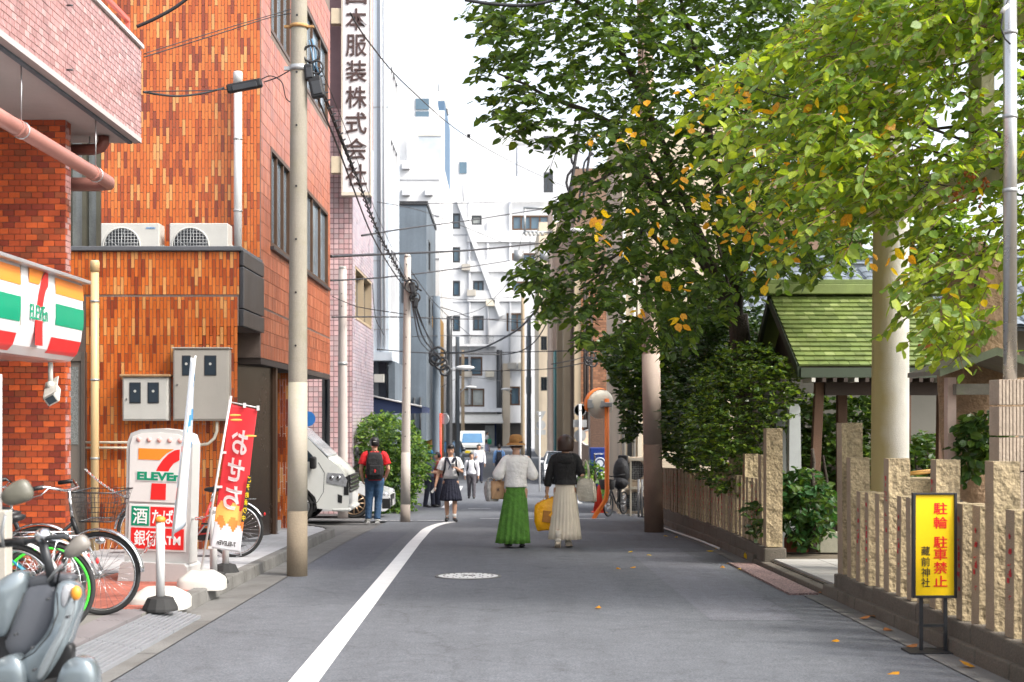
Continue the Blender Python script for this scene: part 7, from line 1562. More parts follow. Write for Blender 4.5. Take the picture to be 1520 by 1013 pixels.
solo('folded_paper', MB().obox((0,0,0), (.05,.02,.13), Matrix.Rotation(.7,3,'Y')), white, 'white folded paper in the lowered hand of the schoolgirl', 'paper', mw @ (J['wrR'] + V(-.035,-.03,-.09)), local=True, bevel=.003)
# --- man in red
RM = thing('person', 'man in a red T-shirt, jeans and black cap standing with his back turned', 'person', (px_x(556, 26.5), 26.5, G(26.5)+.0), PI + .12)
H = 1.70; J = std(H); s = H/1.65
J['elL'] = V(.27,.04,.63*H); J['wrL'] = V(.235,-.07,.51*H); J['elR'] = V(-.27,.02,.63*H); J['wrR'] = V(-.22,-.10,.53*H)
J['anL'] = V(.12,-.02,.06*H); J['toeL'] = V(.16,-.2,.025*H); J['knL'] = V(.105,-.03,.28*H); J['anR'] = V(-.05,.06,.06*H); J['toeR'] = V(-.06,-.12,.025*H); J['knR'] = V(-.075,-.01,.28*H)
_, R3, hc = body(RM, H, J, palms={'L': V(-1,0,0), 'R': V(1,0,0)}, curls=(.6,.6))
top(RM, H, J, cloth('red_cotton', (.60,.012,.018)), hem=.50, w=1.04, sleeves='short', sl_w=1.1)
trousers(RM, H, J, cloth('blue_denim', (.035,.085,.17), var=.3, vs=5))
for sd in 'LR': shoe(RM, J['an'+sd], J['toe'+sd], mat('pale_sneaker', (.60,.60,.57), .7), s, white, 'sneaker')
backpack(RM, H, cloth('black_pack', (.016,.016,.018), var=.3), w=.33, h=.52, d=.2, z=.67, y=.12)
hairpiece(RM, hc, R3, s, hairk, length=.0); mb = MB().loft([(hc + V(0,.0,.025), .092*s,.108*s), (hc + V(0,0,.075), .088*s,.103*s), (hc + V(0,0,.11), .06*s,.07*s), (hc+V(0,0,.122),.003,.003)], 28); CP = part('cap', mb, black, RM, local=True)
part('cap_peak', MB().loft([(hc + V(0,-.14,.028), .07*s,.07*s), (hc + V(0,-.14,.034), .07*s,.07*s)], 20), black, CP, local=True); part('cap_strap', MB().box(-.03,.03,.1*s+.004,.1*s+.012,hc.z+.03,hc.z+.04), offwhite, CP, local=True); part('red_tag', MB().box(-.012,.012,.375*s,.385*s,.60*H,.635*H), red, RM, local=True)
# --- distant people
def walker(label, px, Y, H, rz, shirt, pants, female=False, stride=.12, hair=hairk, pack=None, long_=True, arms=None, vox=.012, lean=0, cap=None, skirt_=None):
    T = thing('person', label, 'person', (px_x(px,Y), Y, G(Y)), rz); J = std(H, female, stride); s = H/1.65
    if arms: 
        for k, v in arms.items(): J[k] = V(*v)
    _, R3, hc = body(T, H, J, female, vox=vox, palms={'L': V(-1,0,0), 'R': V(1,0,0)})
    top(T, H, J, shirt, hem=.53, w=1.03, sleeves='long' if long_ else 'short', hemw=.98)
    if skirt_: skirt(T, H, skirt_, .59, .10, .13, .22, .05, 14)
    else: trousers(T, H, J, pants)
    for sd in 'LR': shoe(T, J['an'+sd], J['toe'+sd], black if not skirt_ else white, s)
    hairpiece(T, hc, R3, s, hair, length=.0)
    if cap: part('cap', MB().loft([(hc + V(0,.0,.02), .094*s,.11*s), (hc + V(0,0,.08), .088*s,.103*s), (hc + V(0,0,.115), .055*s,.065*s), (hc+V(0,0,.124),.003,.003)], 24).box(-.06*s,.06*s,-.18*s,-.09*s,hc.z+.022,hc.z+.030), cap, T, local=True)
    if pack: backpack(T, H, pack, w=.26)
    if not skirt_: part('belt', MB().loft([((0,0,.575*H), .150*s,.119*s), ((0,0,.592*H), .150*s,.119*s)], 20), black, T, local=True)
    return T
wsh = cloth('white_shirt', (.66,.66,.70)); gtr = cloth('grey_trousers', (.07,.065,.075)); ntr = cloth('navy_trousers', (.015,.018,.035))
walker('boy in white shirt and grey trousers walking up the road behind the schoolgirl', 700, 46, 1.58, .0, wsh, gtr, pack=cloth('navy_pack', (.012,.014,.022)))
walker('man in white shirt and navy trousers behind the boy in white', 711, 60, 1.74, .1, wsh, ntr, arms={'elR': (-.26,.03,1.1), 'wrR': (-.16,-.2,1.15)})
walker('man in light blue shirt walking away down the street', 741, 62, 1.68, PI, cloth('light_blue_shirt', (.16,.30,.55)), ntr, pack=cloth('navy_pack', (.012,.014,.022)))
walker('man in grey top and blue cap standing by the bush with dark trousers', 637, 37.5, 1.60, 1.1, cloth('slate_shirt', (.07,.09,.13)), ntr, cap=mat('blue_cap', (.02,.18,.40), .7), arms={'wrL': (.18,-.28,1.0), 'wrR': (-.18,-.28,.98)}, long_=False, stride=.08)
walker('person in dark clothes half hidden behind the schoolgirl', 650, 37.8, 1.55, -.9, cloth('rust_shirt', (.30,.07,.05)), ntr, long_=False, stride=.03, arms={'wrL': (.2,-.26,1.0), 'wrR': (-.18,-.28,.98)})
WF = walker('tiny figure of a woman in a pale long skirt crossing at the street end', 723, 104, 1.66, 1.3, wsh, ntr, True, .2, skirt_=cloth('lilac_skirt', (.36,.36,.50)))
o = tote('shoulder_bag', 'green shoulder bag carried by the tiny woman at the street end', 'bag', WF.location + V(.2,-.18,1.1), .32, .4, .14, mat('bag_green', (.01,.25,.12), .6), 0, 0, (.06,.25))
# ================================================================ vehicles
carw = mat('white_car_paint', (.66,.67,.68), .28, .03, 1, coat=.6); vanw = mat('pale_van_paint', (.72,.73,.70), .3, .03, 1, coat=.5); headl = mat('headlight_lens', (.30,.31,.33), .06, .25, 14, spec=.9, coat=1); amber = mat('indicator_amber', (.7,.28,.03), .3)
def wheel(T, c, R_, w, rimm, ax='y', spokes=10, nm='wheel', tyre_r=None):
    c = Vector(c); tr = tyre_r or R_*.19; o = part(nm, MB().torus(c, R_-tr*.8, tr*.8, ax, 36, 10, ell=w/(2*tr*.8)), rubber, T, local=True)
    a = {'y': V3(0,1,0), 'x': V3(1,0,0)}[ax]; rr = R_ - tr*1.55
    part('rim', MB().torus(c, rr, .018, ax, 36, 6, ell=w/.04).cyl(c - a*w*.3, c + a*w*.3, rr*.98, n=28), black if spokes else rimm, o, local=True)
    for i in range(spokes):
        t_ = 2*PI*i/spokes; d = V3(math.cos(t_), 0, math.sin(t_)) if ax == 'y' else V3(0, math.cos(t_), math.sin(t_))
        part('spoke', MB().tube([c - a*w*.42 + d*.04, c - a*w*.46 + d*rr*.97], [.022,.014], 5), rimm, o, local=True)
    part('rim_edge', MB().torus(c - a*w*.45, rr, .012, ax, 32, 5), rimm, o, local=True); part('hub_cap', MB().ball(c - a*w*.45, .035, 8), rimm, o, local=True); return o
# --- parked van, nose towards the street
vx = px_x(518.5, 26.4); VY0, VY1 = 26.35, 28.05
VN = thing('van', 'pale grey delivery van parked under the terracotta office block, nose to the road', 'van', (vx, (VY0+VY1)/2, G(27.2)+.03)); y0, y1 = VY0-(VY0+VY1)/2, VY1-(VY0+VY1)/2
prof = [(-4.6,.30),(-1.42,.30),(-1.38,.52),(-1.22,.68),(-1.02,.73),(-.82,.68),(-.66,.52),(-.62,.30),(-.10,.24),(-.01,.32),(0,.55),(-.02,.80),(-.08,.98),(-.20,1.12),(-.42,1.28)]
prof += [(-.80,1.66),(-1.02,1.86),(-1.3,1.93),(-4.55,1.93),(-4.6,1.8)]
bv_ = part('body', MB().prism(prof, 'y', y0, y1), vanw, VN, local=True, bevel=.075); bv_.modifiers['edge'].segments = 4; bv_.data.polygons.foreach_set('use_smooth', [True]*len(bv_.data.polygons)); bv_.modifiers['edge'].harden_normals = True
part('windscreen', MB().poly3([V3(-.435,y0+.10,1.31), V3(-.435,y1-.10,1.31), V3(-.985,y1-.16,1.84), V3(-.985,y0+.16,1.84)], (.012,0,.012)), mat('painted_sky_glass', (.30,.33,.35), .1, .1, 2, spec=.9), VN, local=True)  # windscreen grey lightened so its colour carries the sky's reflection
part('side_window', MB().prism([(-.64,1.22),(-.72,1.34),(-1.05,1.70),(-1.65,1.70),(-1.65,1.20)], 'y', y0-.006, y0+.02), glassd, VN, local=True); part('windscreen_seal', MB().tube([V3(-.41,y0+.03,1.27), V3(-.80,y0+.035,1.655), V3(-1.02,y0+.05,1.85)], .014, 6), black, VN, local=True)
part('door_line', MB().tube([V3(-.62,y0-.001,.42), V3(-.50,y0-.001,.62), V3(-.48,y0-.001,1.0), V3(-.60,y0-.001,1.2)], .005, 4).tube([V3(-1.7,y0-.001,.42), V3(-.62,y0-.001,.42)], .006, 4), black, VN, local=True)
part('sill_strip', MB().box(-4.4,-.66,y0-.004,y0+.01,.405,.42), dgrey, VN, local=True)
part('headlight', MB().prism([(-.44,.80),(-.06,.72),(-.03,.85),(-.12,.98),(-.42,1.00)], 'y', y0-.010, y0+.03), headl, VN, local=True, bevel=.012)
for x_ in (-.34, -.20): part('reflector', MB().ball(V3(x_, y0-.012, .89), (.045,.012,.05), 10), chrome, VN, local=True)
part('grille', MB().box(-.03,.018,y0+.10,y1-.10,.60,.95), black, VN, local=True, bevel=.01)
for k in range(4): part('grille_bar', MB().box(.012,.032,y0+.1,y1-.1,.64+k*.08,.67+k*.08), chrome, VN, local=True, bevel=.004)
part('grille_return', MB().prism([(-.10,.56),(-.005,.56),(-.02,.94),(-.10,.90)], 'y', y0-.008, y0+.02), black, VN, local=True); part('fog_lamp_recess', MB().prism([(-.22,.42),(-.14,.40),(-.13,.55),(-.22,.58)], 'y', y0-.006, y0+.02), black, VN, local=True)
part('bumper_lip', MB().box(-.34,.03,y0-.012,y1+.012,.24,.31), vanw, VN, local=True, bevel=.03)
mr = part('door_mirror', MB().obox(V3(-.68,y0-.16,1.20), (.12,.20,.24)), black, VN, local=True, bevel=.035); part('mirror_arm', MB().cyl(V3(-.68,y0-.05,1.14), V3(-.68,y0+.02,1.16), .02, n=8), black, mr, local=True)
fm_ = part('fender_mirror', MB().ball(V3(-.02,y1-.12,1.38), (.05,.10,.10), 14), black, VN, local=True); part('mirror_arm', MB().tube([V3(-.10,y1-.14,1.03), V3(-.02,y1-.13,1.10), V3(.03,y1-.12,1.20), V3(-.0,y1-.12,1.32)], .012, 6), black, fm_, local=True)
for q, yy in (('a', y0+.12), ('b', y1-.12)): wheel(VN, (-1.02,yy,.33), .33, .19, steel, spokes=0)
part('wheel', MB().torus(V3(-3.6,y0+.12,.33), .27, .06, 'y', 24, 8, ell=1.5), rubber, VN, local=True)
# --- white car beside it
def car(label, loc, rz, L, W_, m, z=(.28,.55,.78,.86,1.38), rim=steel, spokes=0, cabin=(1.25,3.7), name='car', wr=.32, glass=glassd):
    T = thing(name, label, 'car', loc, rz); z0, z1, z2, z3, z4 = z; w = W_/2; y0, y1 = -w, w
    def arch(cx): return [(cx-.40,z0), (cx-.37,z0+.18), (cx-.26,z0+.33), (cx-.1,z0+.41), (cx+.1,z0+.41), (cx+.26,z0+.33), (cx+.37,z0+.18), (cx+.40,z0)]
    fa, ra = .78, L-.8
    # x measured back from the nose, nose at x=0 pointing +x in the object's own frame
    P = [(0,z0+.06),(.0,z1),(.10,z2-.10),(.45,z2-.01),(cabin[0],z3)] ; B = [(cabin[1]+.55,z3+.03),(L-.05,z3-.03),(L,z1),(L-.05,z0)]
    low = [(L-.05,z0)] + arch(ra)[::-1] + arch(fa)[::-1] + [(.08,z0)]
    poly = P + B + low[1:]; poly = [(-x, zz_) for x, zz_ in poly]
    part('body', MB().prism(poly, 'y', y0, y1), m, T, local=True, bevel=.055)
    c0, c1 = cabin; mb = MB(); i_ = .17; rf = [(-c0+.0, z3-.02), (-(c0+.72), z4-.06), (-(c0+1.0), z4), (-(c1-.55), z4), (-(c1-.25), z4-.05), (-(c1+.45), z3)]
    n = len(rf); vs = [(x, y0+.03 + (i_ if z_ > z3+.05 else 0), z_) for x, z_ in rf] + [(x, y1-.03 - (i_ if z_ > z3+.05 else 0), z_) for x, z_ in rf]
    mb.add(vs, [(i,(i+1)%n,n+(i+1)%n,n+i) for i in range(n)] + [list(range(n)), [n+i for i in range(n)][::-1]], False); part('cabin_glass', mb, glass, T, local=True, bevel=.02)
    part('roof', MB().box(-(c1-.42), -(c0+.86), y0+.18, y1-.18, z4-.01, z4+.022), m, T, local=True, bevel=.02)
    for yy in (y0+.025, y1-.025):
        q = i_*(1 if yy < 0 else -1); part('roof_pillar', MB().tube([V3(-c0+.02,yy,z3-.01), V3(-(c0+.74),yy+q,z4-.05)], .03, 6).tube([V3(-(c1+.45),yy,z3), V3(-(c1-.25),yy+q,z4-.04)], .04, 6).tube([V3(-(c0+c1)/2-.1,yy,z3), V3(-(c0+c1)/2-.12,yy+q,z4-.02)], .025, 6), m, T, local=True)
    for sy in (y0+.02, y1-.02): part('headlight', MB().ball(V3(-.10, sy*.86, z1+.06), (.10,.16,.07), 12), headl, T, local=True)
    part('grille', MB().box(-.03,.02,y0*.45,y1*.45,z0+.10,z1+.02), black, T, local=True, bevel=.01); part('number_plate', MB().box(.018,.03,-.16,.16,z0+.08,z0+.22), white, T, local=True)
    for sy in (y0-.08, y1+.08): part('door_mirror', MB().obox(V3(-c0-.35, sy, z3+.10), (.12,.16,.11)), m, T, local=True, bevel=.03)
    for sx in (-fa, -ra):
        for sy in (y0+.11, y1-.11): wheel(T, (sx, sy, wr), wr, .2, rim, spokes=spokes if sy < 0 else 0)
    for sy in (y0*.8, y1*.8): part('tail_light', MB().box(-L-.012,-L+.05,sy-.1,sy+.1,z1+.05,z1+.22), red, T, local=True, bevel=.01)
    return T
cy_ = 30.75
WC = car('white sports car with black multi spoke wheels parked beyond the pale van', (px_x(577.5, cy_-.85), cy_, G(cy_)+.02), 0, 4.4, 1.78, carw, z=(.17,.48,.70,.84,1.28), rim=mat('bronze_rim', (.42,.30,.20), .3, metal=.8), spokes=12, cabin=(1.35,3.7), wr=.345)
part('black_intake', MB().box(-.16,.03,-.895,-.80,.22,.46), black, WC, local=True, bevel=.02)
# --- distant vehicles
K = thing('van', 'small white van coming up the far end of the street with a yellow plate', 'van', (px_x(701,95), 95, G(95)))
part('body', MB().prism([(0,.22),(0,.85),(.10,1.0),(.55,1.72),(.75,1.82),(3.3,1.82),(3.3,.22)], 'x', -.86, .86), vanw, K, local=True, bevel=.06)
part('windscreen', MB().poly3([V3(-.74,.09,1.0), V3(.74,.09,1.0), V3(.66,.50,1.66), V3(-.66,.50,1.66)], (0,-.02,.01)), mat('sky_blue_glass', (.08,.22,.40), .08, spec=.9), K, local=True)
part('bumper', MB().box(-.87,.87,-.05,.1,.24,.48), vanw, K, local=True, bevel=.03); part('grille', MB().box(-.5,.5,-.02,.02,.52,.66), black, K, local=True); part('number_plate', MB().box(-.5,-.14,-.075,-.055,.28,.46), yellow, K, local=True)
for x in (-.66,.66): part('headlight', MB().ball(V3(x,0,.68), (.14,.05,.11), 10), headl, K, local=True)
for x in (-.98,.98): part('door_mirror', MB().obox(V3(x,.35,1.12), (.16,.08,.24)), black, K, local=True, bevel=.03)
for x in (-.72,.72): wheel(K, (x,.65,.28), .28, .15, steel, 'x', 0)
DC = car('dark blue car standing behind the dark wrapped pole and red post', (px_x(664,74), 72.5, G(73)), -PI/2, 4.2, 1.7, mat('dark_car_paint', (.03,.045,.06), .3, coat=.5), z=(.28,.60,.88,.98,1.55), cabin=(1.0,3.8), glass=mat('sky_blue_glass'))
RC = car('white car parked on the east side behind the woman in black', (2.62, 58.5, G(60)), -PI/2, 4.0, 1.65, carw, cabin=(.95,3.5))
# ================================================================ bicycles
def spokes_mesh(mb, c, R_, n, ax='y', M=None):
    for i in range(n):
        t_ = 2*PI*i/n; d = V3(math.cos(t_), 0, math.sin(t_)); h = V3(math.cos(t_+(.5 if i%2 else -.5)), 0, math.sin(t_+(.5 if i%2 else -.5)))
        mb.cyl(Vector(c) + h*.025 + V3(0, .025*(1 if i % 4 < 2 else -1), 0), Vector(c) + d*R_, .0016, n=3)
def bwheel(T, x, R_, rimc, tyrem=rubber):
    c = V3(x, 0, R_); o = part('wheel', MB().torus(c, R_-.018, .018, 'y', 44, 8), tyrem, T, local=True)
    part('rim', MB().torus(c, R_-.042, .011, 'y', 40, 6), rimc, o, local=True); part('hub', MB().cyl(c - V3(0,.045,0), c + V3(0,.045,0), .022, n=12), steel, o, local=True)
    mb = MB(); spokes_mesh(mb, c, R_-.045, 32); part('spokes', mb, chrome, o, local=True)['kind'] = 'stuff'; return o
def bicycle(label, loc, rz, R_=.33, framec=None, rimc=chrome, fend=chrome, basket=True, steer=0, seatc=None, rack=True, group=None, lean=.05, bars='city'):
    T = thing('bicycle', label, 'bicycle', loc, rz, group); T.rotation_euler = (lean, 0, rz); fc = framec or dgrey
    rx, fx = -.52, .56; bb = V3(-.08,0,.28); st = V3(-.22,0,.66); hd = V3(.34,0,.76); hl = V3(.39,0,.62); rw, fw_ = V3(rx,0,R_), V3(fx,0,R_)
    bwheel(T, rx, R_, rimc); bwheel(T, fx, R_, rimc)
    part('frame', MB().tube([hl, V3(.1,0,.36), bb], .018, 8).tube([hd - V3(0,0,.04), V3(.1,0,.52), bb.lerp(st,.45)], .014, 8).tube([bb, st], .016, 8).tube([hd, hl], .02, 8).tube([bb + V3(0,.03,0), rw + V3(0,.06,0)], .010, 6).tube([bb - V3(0,.03,0), rw - V3(0,.06,0)], .010, 6).tube([st - V3(0,-.02,.05), rw + V3(0,.06,0)], .008, 6).tube([st - V3(0,.02,.05), rw - V3(0,.06,0)], .008, 6), fc, T, local=True)
    part('fork', MB().tube([hl, hl.lerp(fw_,.25) + V3(.01,.05,0), fw_ + V3(0,.055,0)], .011, 6).tube([hl, hl.lerp(fw_,.25) + V3(.01,-.05,0), fw_ + V3(0,-.055,0)], .011, 6), chrome, T, local=True)
    if fend:
        for x, a0, a1 in ((rx, .15, PI*.85), (fx, .05, PI*.72)):
            mb = MB(); c = V3(x,0,R_); n = 22; vs = []
            for i in range(n+1):
                a = a0 + (a1-a0)*i/n
                for y, q in ((-.03,.012), (-.018,.026), (.018,.026), (.03,.012)): vs.append(c + V3(math.cos(a)*(R_+q), y, math.sin(a)*(R_+q)))
            mb.add(vs, [(4*i+k,4*i+k+1,4*i+5+k,4*i+4+k) for i in range(n) for k in range(3)], True); o = part('mudguard', mb, fend, T, local=True); o.modifiers.new('t','SOLIDIFY').thickness = .002
    part('seat_post', MB().cyl(st, st + V3(-.03,0,.14), .012, n=8), chrome, T, local=True)
    sd = st + V3(-.04,0,.16); mb = MB(); mb.loft([(V3(0,0,-.035),.05,.03),(V3(0,0,-.01),.12,.085),(V3(0,0,.015),.125,.085),(V3(0,0,.03),.09,.06)], 20)
    mb.v = [(x + sd.x, y*(1.15 if x < -.02 else .45), z + sd.z + .012*(-x/.12)) for x, y, z in mb.v]; part('saddle', mb, seatc or black, T, local=True)
    hb = hd + V3(-.02,0,.22); part('stem', MB().cyl(hd, hb, .013, n=8), chrome, T, local=True)
    hbars = part('handlebar', MB().tube([hb + V3(-.20,.27,.03), hb + V3(-.08,.25,.05), hb + V3(.02,.12,.01), hb, hb + V3(.02,-.12,.01), hb + V3(-.08,-.25,.05), hb + V3(-.20,-.27,.03)], .011, 8), chrome, T, local=True)
    for q in (1,-1): part('grip', MB().cyl(hb + V3(-.09,q*.252,.048), hb + V3(-.21,q*.272,.03), .017, n=8), black, hbars, local=True); part('brake_lever', MB().tube([hb + V3(-.05,q*.24,.04), hb + V3(-.10,q*.27,-.01), hb + V3(-.17,q*.28,-.03)], .005, 5), steel, hbars, local=True)
    part('chain_case', MB().prism([(-.54,.29),(-.10,.36),(-.02,.30),(-.04,.22),(-.12,.20),(-.54,.27)], 'y', -.055, -.035), black if fend else dgrey, T, local=True); part('crank', MB().torus(bb - V3(0,.05,0), .085, .004, 'y', 24, 4).tube([bb + V3(0,-.07,0), bb + V3(.10,-.07,-.13)], .009, 6).tube([bb + V3(0,.07,0), bb + V3(-.10,.07,.13)], .009, 6), steel, T, local=True)
    for q in (1,-1): part('pedal', MB().obox(bb + V3(.10*(-q), .12*q, .13*q), (.09,.08,.022)), black, T, local=True)
    if rack: part('rack', MB().tube([V3(-.75,.05,.70), V3(-.30,.05,.70), V3(-.30,-.05,.70), V3(-.75,-.05,.70), V3(-.75,.05,.70)], .005, 5).tube([V3(-.6,.05,.70), rw + V3(0,.06,0)], .004, 5).tube([V3(-.6,-.05,.70), rw + V3(0,-.06,0)], .004, 5), chrome, T, local=True)
    if basket:
        B = part('basket', MB().tube([V3(.42,-.17,.98), V3(.76,-.19,.98), V3(.76,.19,.98), V3(.42,.17,.98), V3(.42,-.17,.98)], .006, 6).tube([V3(.45,-.12,.75), V3(.70,-.13,.75), V3(.70,.13,.75), V3(.45,.12,.75), V3(.45,-.12,.75)], .005, 5), dgrey, T, local=True)
        mb = MB()
        for k in range(1, 6):
            f = k/6; z = .75 + .23*f; a0, a1, yw_ = .45-.03*f, .70+.06*f, .125+.06*f; mb.tube([V3(a0,-yw_,z), V3(a1,-yw_,z), V3(a1,yw_,z), V3(a0,yw_,z), V3(a0,-yw_,z)], .002, 3, False)
        for k in range(12):
            f = k/11
            for q in (-1,1): mb.cyl(V3(.45+.25*f,q*.125,.75), V3(.42+.34*f,q*.185,.98), .002, n=3)
            for xa, xb in ((.45,.42),(.70,.76)): mb.cyl(V3(xa,-.125+.25*f,.75), V3(xb,-.185+.37*f,.98), .002, n=3)
            mb.cyl(V3(.45+.25*f,-.125,.75), V3(.45+.25*f,.125,.75), .002, n=3)
        part('wire_mesh', mb, dgrey, B, local=True)['kind'] = 'stuff'
    part('kickstand', MB().tube([rw + V3(0,.06,0), V3(rx-.08,.12,.03), V3(rx-.02,.12,.02)], .008, 6), steel, T, local=True)
    part('reflector', MB().ball(V3(rx-.34,0,.52), (.012,.022,.022), 8), red, T, local=True); part('lamp', MB().ball(V3(.60,-.08,.60), (.045,.03,.03), 10), chrome, T, local=True); return T
def bk_at(px, Y, end='front', R_=.33, rz=0): 
    wx = px_x(px, Y); off = .56 if end == 'front' else -.52
    return (wx - off*math.cos(rz), Y - off*math.sin(rz), G(Y)+.10)
bicycle('bicycle with a black wire basket over its chromed front wheel, outermost on the kerb side', bk_at(150,10.55,'front',rz=-.12), -.12, framec=black)
rzz = PI + .22; bicycle('bicycle with a bright green rim and silver mudguard beside the grey scooter', bk_at(68,9.3,'rear',rz=rzz), rzz, rimc=mat('green_rim', (.06,.75,.04), .4), basket=False, framec=mat('blue_frame', (.02,.25,.38), .4))
rzz = PI + .1; bicycle('bicycle with a tan wooden looking mudguard between the scooter and the basket bicycle', bk_at(58,9.75,'rear',rz=rzz), rzz, fend=mat('tan_mudguard', (.45,.27,.11), .5), basket=False, framec=dgrey)
rzz = PI - .05; bicycle('bicycle with white mudguards parked deepest behind the grey scooter', bk_at(15,9.1,'rear',rz=rzz), rzz, fend=white, basket=False, framec=mat('white_frame', (.6,.6,.6), .4), rack=False)
rzz = PI + .05; bicycle('red bicycle parked against the orange tiles behind the banner', bk_at(350,16.1,'rear',rz=rzz), rzz, framec=mat('red_frame', (.55,.03,.02), .35), basket=False)
bicycle('bicycle leaning by the brick pier, handlebar and brown saddle showing above the others', bk_at(60,11.3,'front',rz=.1), .1, framec=dgrey, seatc=mat('brown_saddle', (.08,.045,.03), .6), basket=False)
# child-seat bicycle on the right
KB = thing('bicycle', 'small wheeled bicycle with a black covered child seat and dark basket beside the outdoor units', 'bicycle', (px_x(915,30.8), 30.8, G(30.8)+.03), -PI/2 - .5)
bwheel(KB, .45, .27, dgrey); bwheel(KB, -.42, .27, dgrey)
part('frame', MB().tube([V3(.30,0,.62), V3(.05,0,.30), V3(-.05,0,.26), V3(-.42,.0,.27)], .02, 8).tube([V3(-.05,0,.28), V3(-.16,0,.68)], .018, 8).tube([V3(.30,0,.62), V3(.45,.05,.27)], .012, 6).tube([V3(.30,0,.62), V3(.45,-.05,.27)], .012, 6), black, KB, local=True)
part('seat_cover', MB().ball((-.28,0,.98), (.20,.19,.34), 16).ball((-.22,0,.74), (.22,.18,.16), 14), mat('black_nylon_cover', (.012,.012,.014), .6, .3, 5, bump=2, bs=12), KB, local=True); part('headrest', MB().obox(V3(-.38,.0,1.22), (.10,.24,.30)), black, KB, local=True, bevel=.03)
part('basket', MB().loft([((.50,0,.62),.12,.15),((.50,0,.64),.13,.16),((.52,0,.84),.17,.20)], 16, caps=(True,False)), mat('dark_basket', (.03,.03,.03), .7), KB, local=True).modifiers.new('t','SOLIDIFY').thickness = .01
part('handlebar', MB().tube([V3(.10,.26,.95), V3(.24,.14,.93), V3(.28,0,.90), V3(.24,-.14,.93), V3(.10,-.26,.95)], .013, 6), black, KB, local=True); part('battery', MB().obox(V3(-.17,0,.45), (.09,.09,.3)), black, KB, local=True, bevel=.02)
# stacked outdoor units on the right corner
def ucol(x, y): return (px_x(x, y), y, 0)
UR = thing('unit_rack', 'ivory steel rack holding the stacked outdoor units on the crossing corner', 'rack', (px_x(943,31.6), 31.6, G(31.6)))
for px in (935, 956):
    for yy in (31.3, 31.75): part('rack_leg', MB().box(px_x(px,31.5)-.02, px_x(px,31.5)+.02, yy-.02, yy+.02, G(31)-.2, zz(678,31.5)), ivory, UR)
part('rack_beam', MB().box(px_x(934,31.5), px_x(958,31.5), 31.27, 31.33, zz(722,31.5)-.06, zz(722,31.5)), ivory, UR); part('rack_beam', MB().box(px_x(934,31.5), px_x(958,31.5), 31.27, 31.33, zz(680,31.5)-.06, zz(680,31.5)), ivory, UR)
for k, (px, py, lab) in enumerate(((948,719,'upper ivory outdoor unit on the corner rack'),(948,766,'lower ivory outdoor unit inside the corner rack'))):
    u_ = ac_unit((px_x(px,31.4), 31.35, zz(py,31.4)+.03), w=.62, h=.60, d=.32, label=lab, m=mat('aged_ivory_unit', (.50,.41,.31), .5, .08, 3))
ac_unit((px_x(931,32.4), 32.3, zz(766,32.3)+.03), w=.5, h=.55, label='third outdoor unit half hidden left of the corner rack', m=MATS['aged_ivory_unit'])
for k, px in enumerate((948, 953, 958)): solo('steel_bollard', MB().cyl(V3(px_x(px,30.2),30.2,G(30)), V3(px_x(px,30.2),30.2,zz(712,30.2)), .025, n=8), galv, ('first', 'middle', 'last')[k] + ' of three thin steel posts before the outdoor units, counted from the road', 'post', (px_x(px,30.2),30.2,G(30)))
# curve mirror, cone, signs, vending machine
om = mat('mirror_orange', (.85,.20,.02), .45, .06, 3); MY = 29.3
CM = thing('curve_mirror', 'round traffic mirror seen from behind on a bright orange pole', 'curve mirror', (px_x(882,MY), MY, G(MY)))
part('pole', MB().tube([at(881,771,MY), at(885,763,MY), at(893,752,MY), at(899,742,MY), at(901,732,MY), at(901,592,MY)], .05, 16), om, CM)
Mm = Matrix.Rotation(math.radians(22), 3, 'Z') @ Matrix.Rotation(math.radians(8), 3, 'X'); cm = at(891, 600, MY+.12)
mb = MB(); mb.lathe([(.0005,.13),(.14,.12),(.24,.085),(.31,.03),(.325,0),(.325,-.02),(.0005,-.021)], (0,0,0), 36); mb.xf((Mm @ Matrix.Rotation(PI/2, 3, 'X')).to_4x4()); mb.v = [tuple(Vector(p) + cm) for p in mb.v]; part('mirror_back', mb, mat('mirror_back_cream', (.62,.58,.48), .5, .08, 4), CM)
mb = MB(); n = 20; vs = []
for i in range(n+1):
    a = PI*(.38 + .78*i/n)
    for y, q in ((-.03,.335), (.10,.345)): vs.append(cm + Mm @ V3(math.cos(a)*q, y, math.sin(a)*q))
mb.add(vs, [(2*i,2*i+1,2*i+3,2*i+2) for i in range(n)], True); part('hood', mb, om, CM).modifiers.new('t','SOLIDIFY').thickness = .008
part('bracket', MB().obox(at(903,601,MY-.08), (.16,.10,.10)).cyl(at(893,600,MY-.02), at(893,600,MY+.12), .08, n=12), galv, CM, bevel=.01)
part('small_box', MB().box(px_x(872,MY), px_x(881,MY), MY-.05, MY+.1, zz(606,MY), zz(593,MY)), galv, CM, bevel=.01)
TC = thing('traffic_cone', 'red traffic cone behind the foot of the orange mirror pole', 'traffic cone', (px_x(889,34), 34, G(34)))
cw = mat('cone_red', (.72,.05,.02), .5)
part('cone', MB().lathe([(.15,.03),(.03,.68),(.02,.70),(.001,.70)], TC.location, 20), cw, TC); part('base', MB().box(TC.location.x-.19, TC.location.x+.19, 33.81, 34.19, G(34), G(34)+.028), cw, TC, bevel=.01)
for z in (.26,.46): part('reflective_band', MB().lathe([(.152-.175*(z-.03)/.65*.98+.004,z),(.152-.175*(z+.07-.03)/.65*.98+.004,z+.07)], TC.location, 20), white, TC)
VM = thing('vending_machine', 'blue canned coffee vending machine by the brown granite pier', 'vending machine', (px_x(889,43), 43, G(43)))
vb = mat('vending_blue', (.008,.028,.16), .35, .05, 2); x0, x1 = px_x(876,43), px_x(901,43); zt1 = zz(665,43)
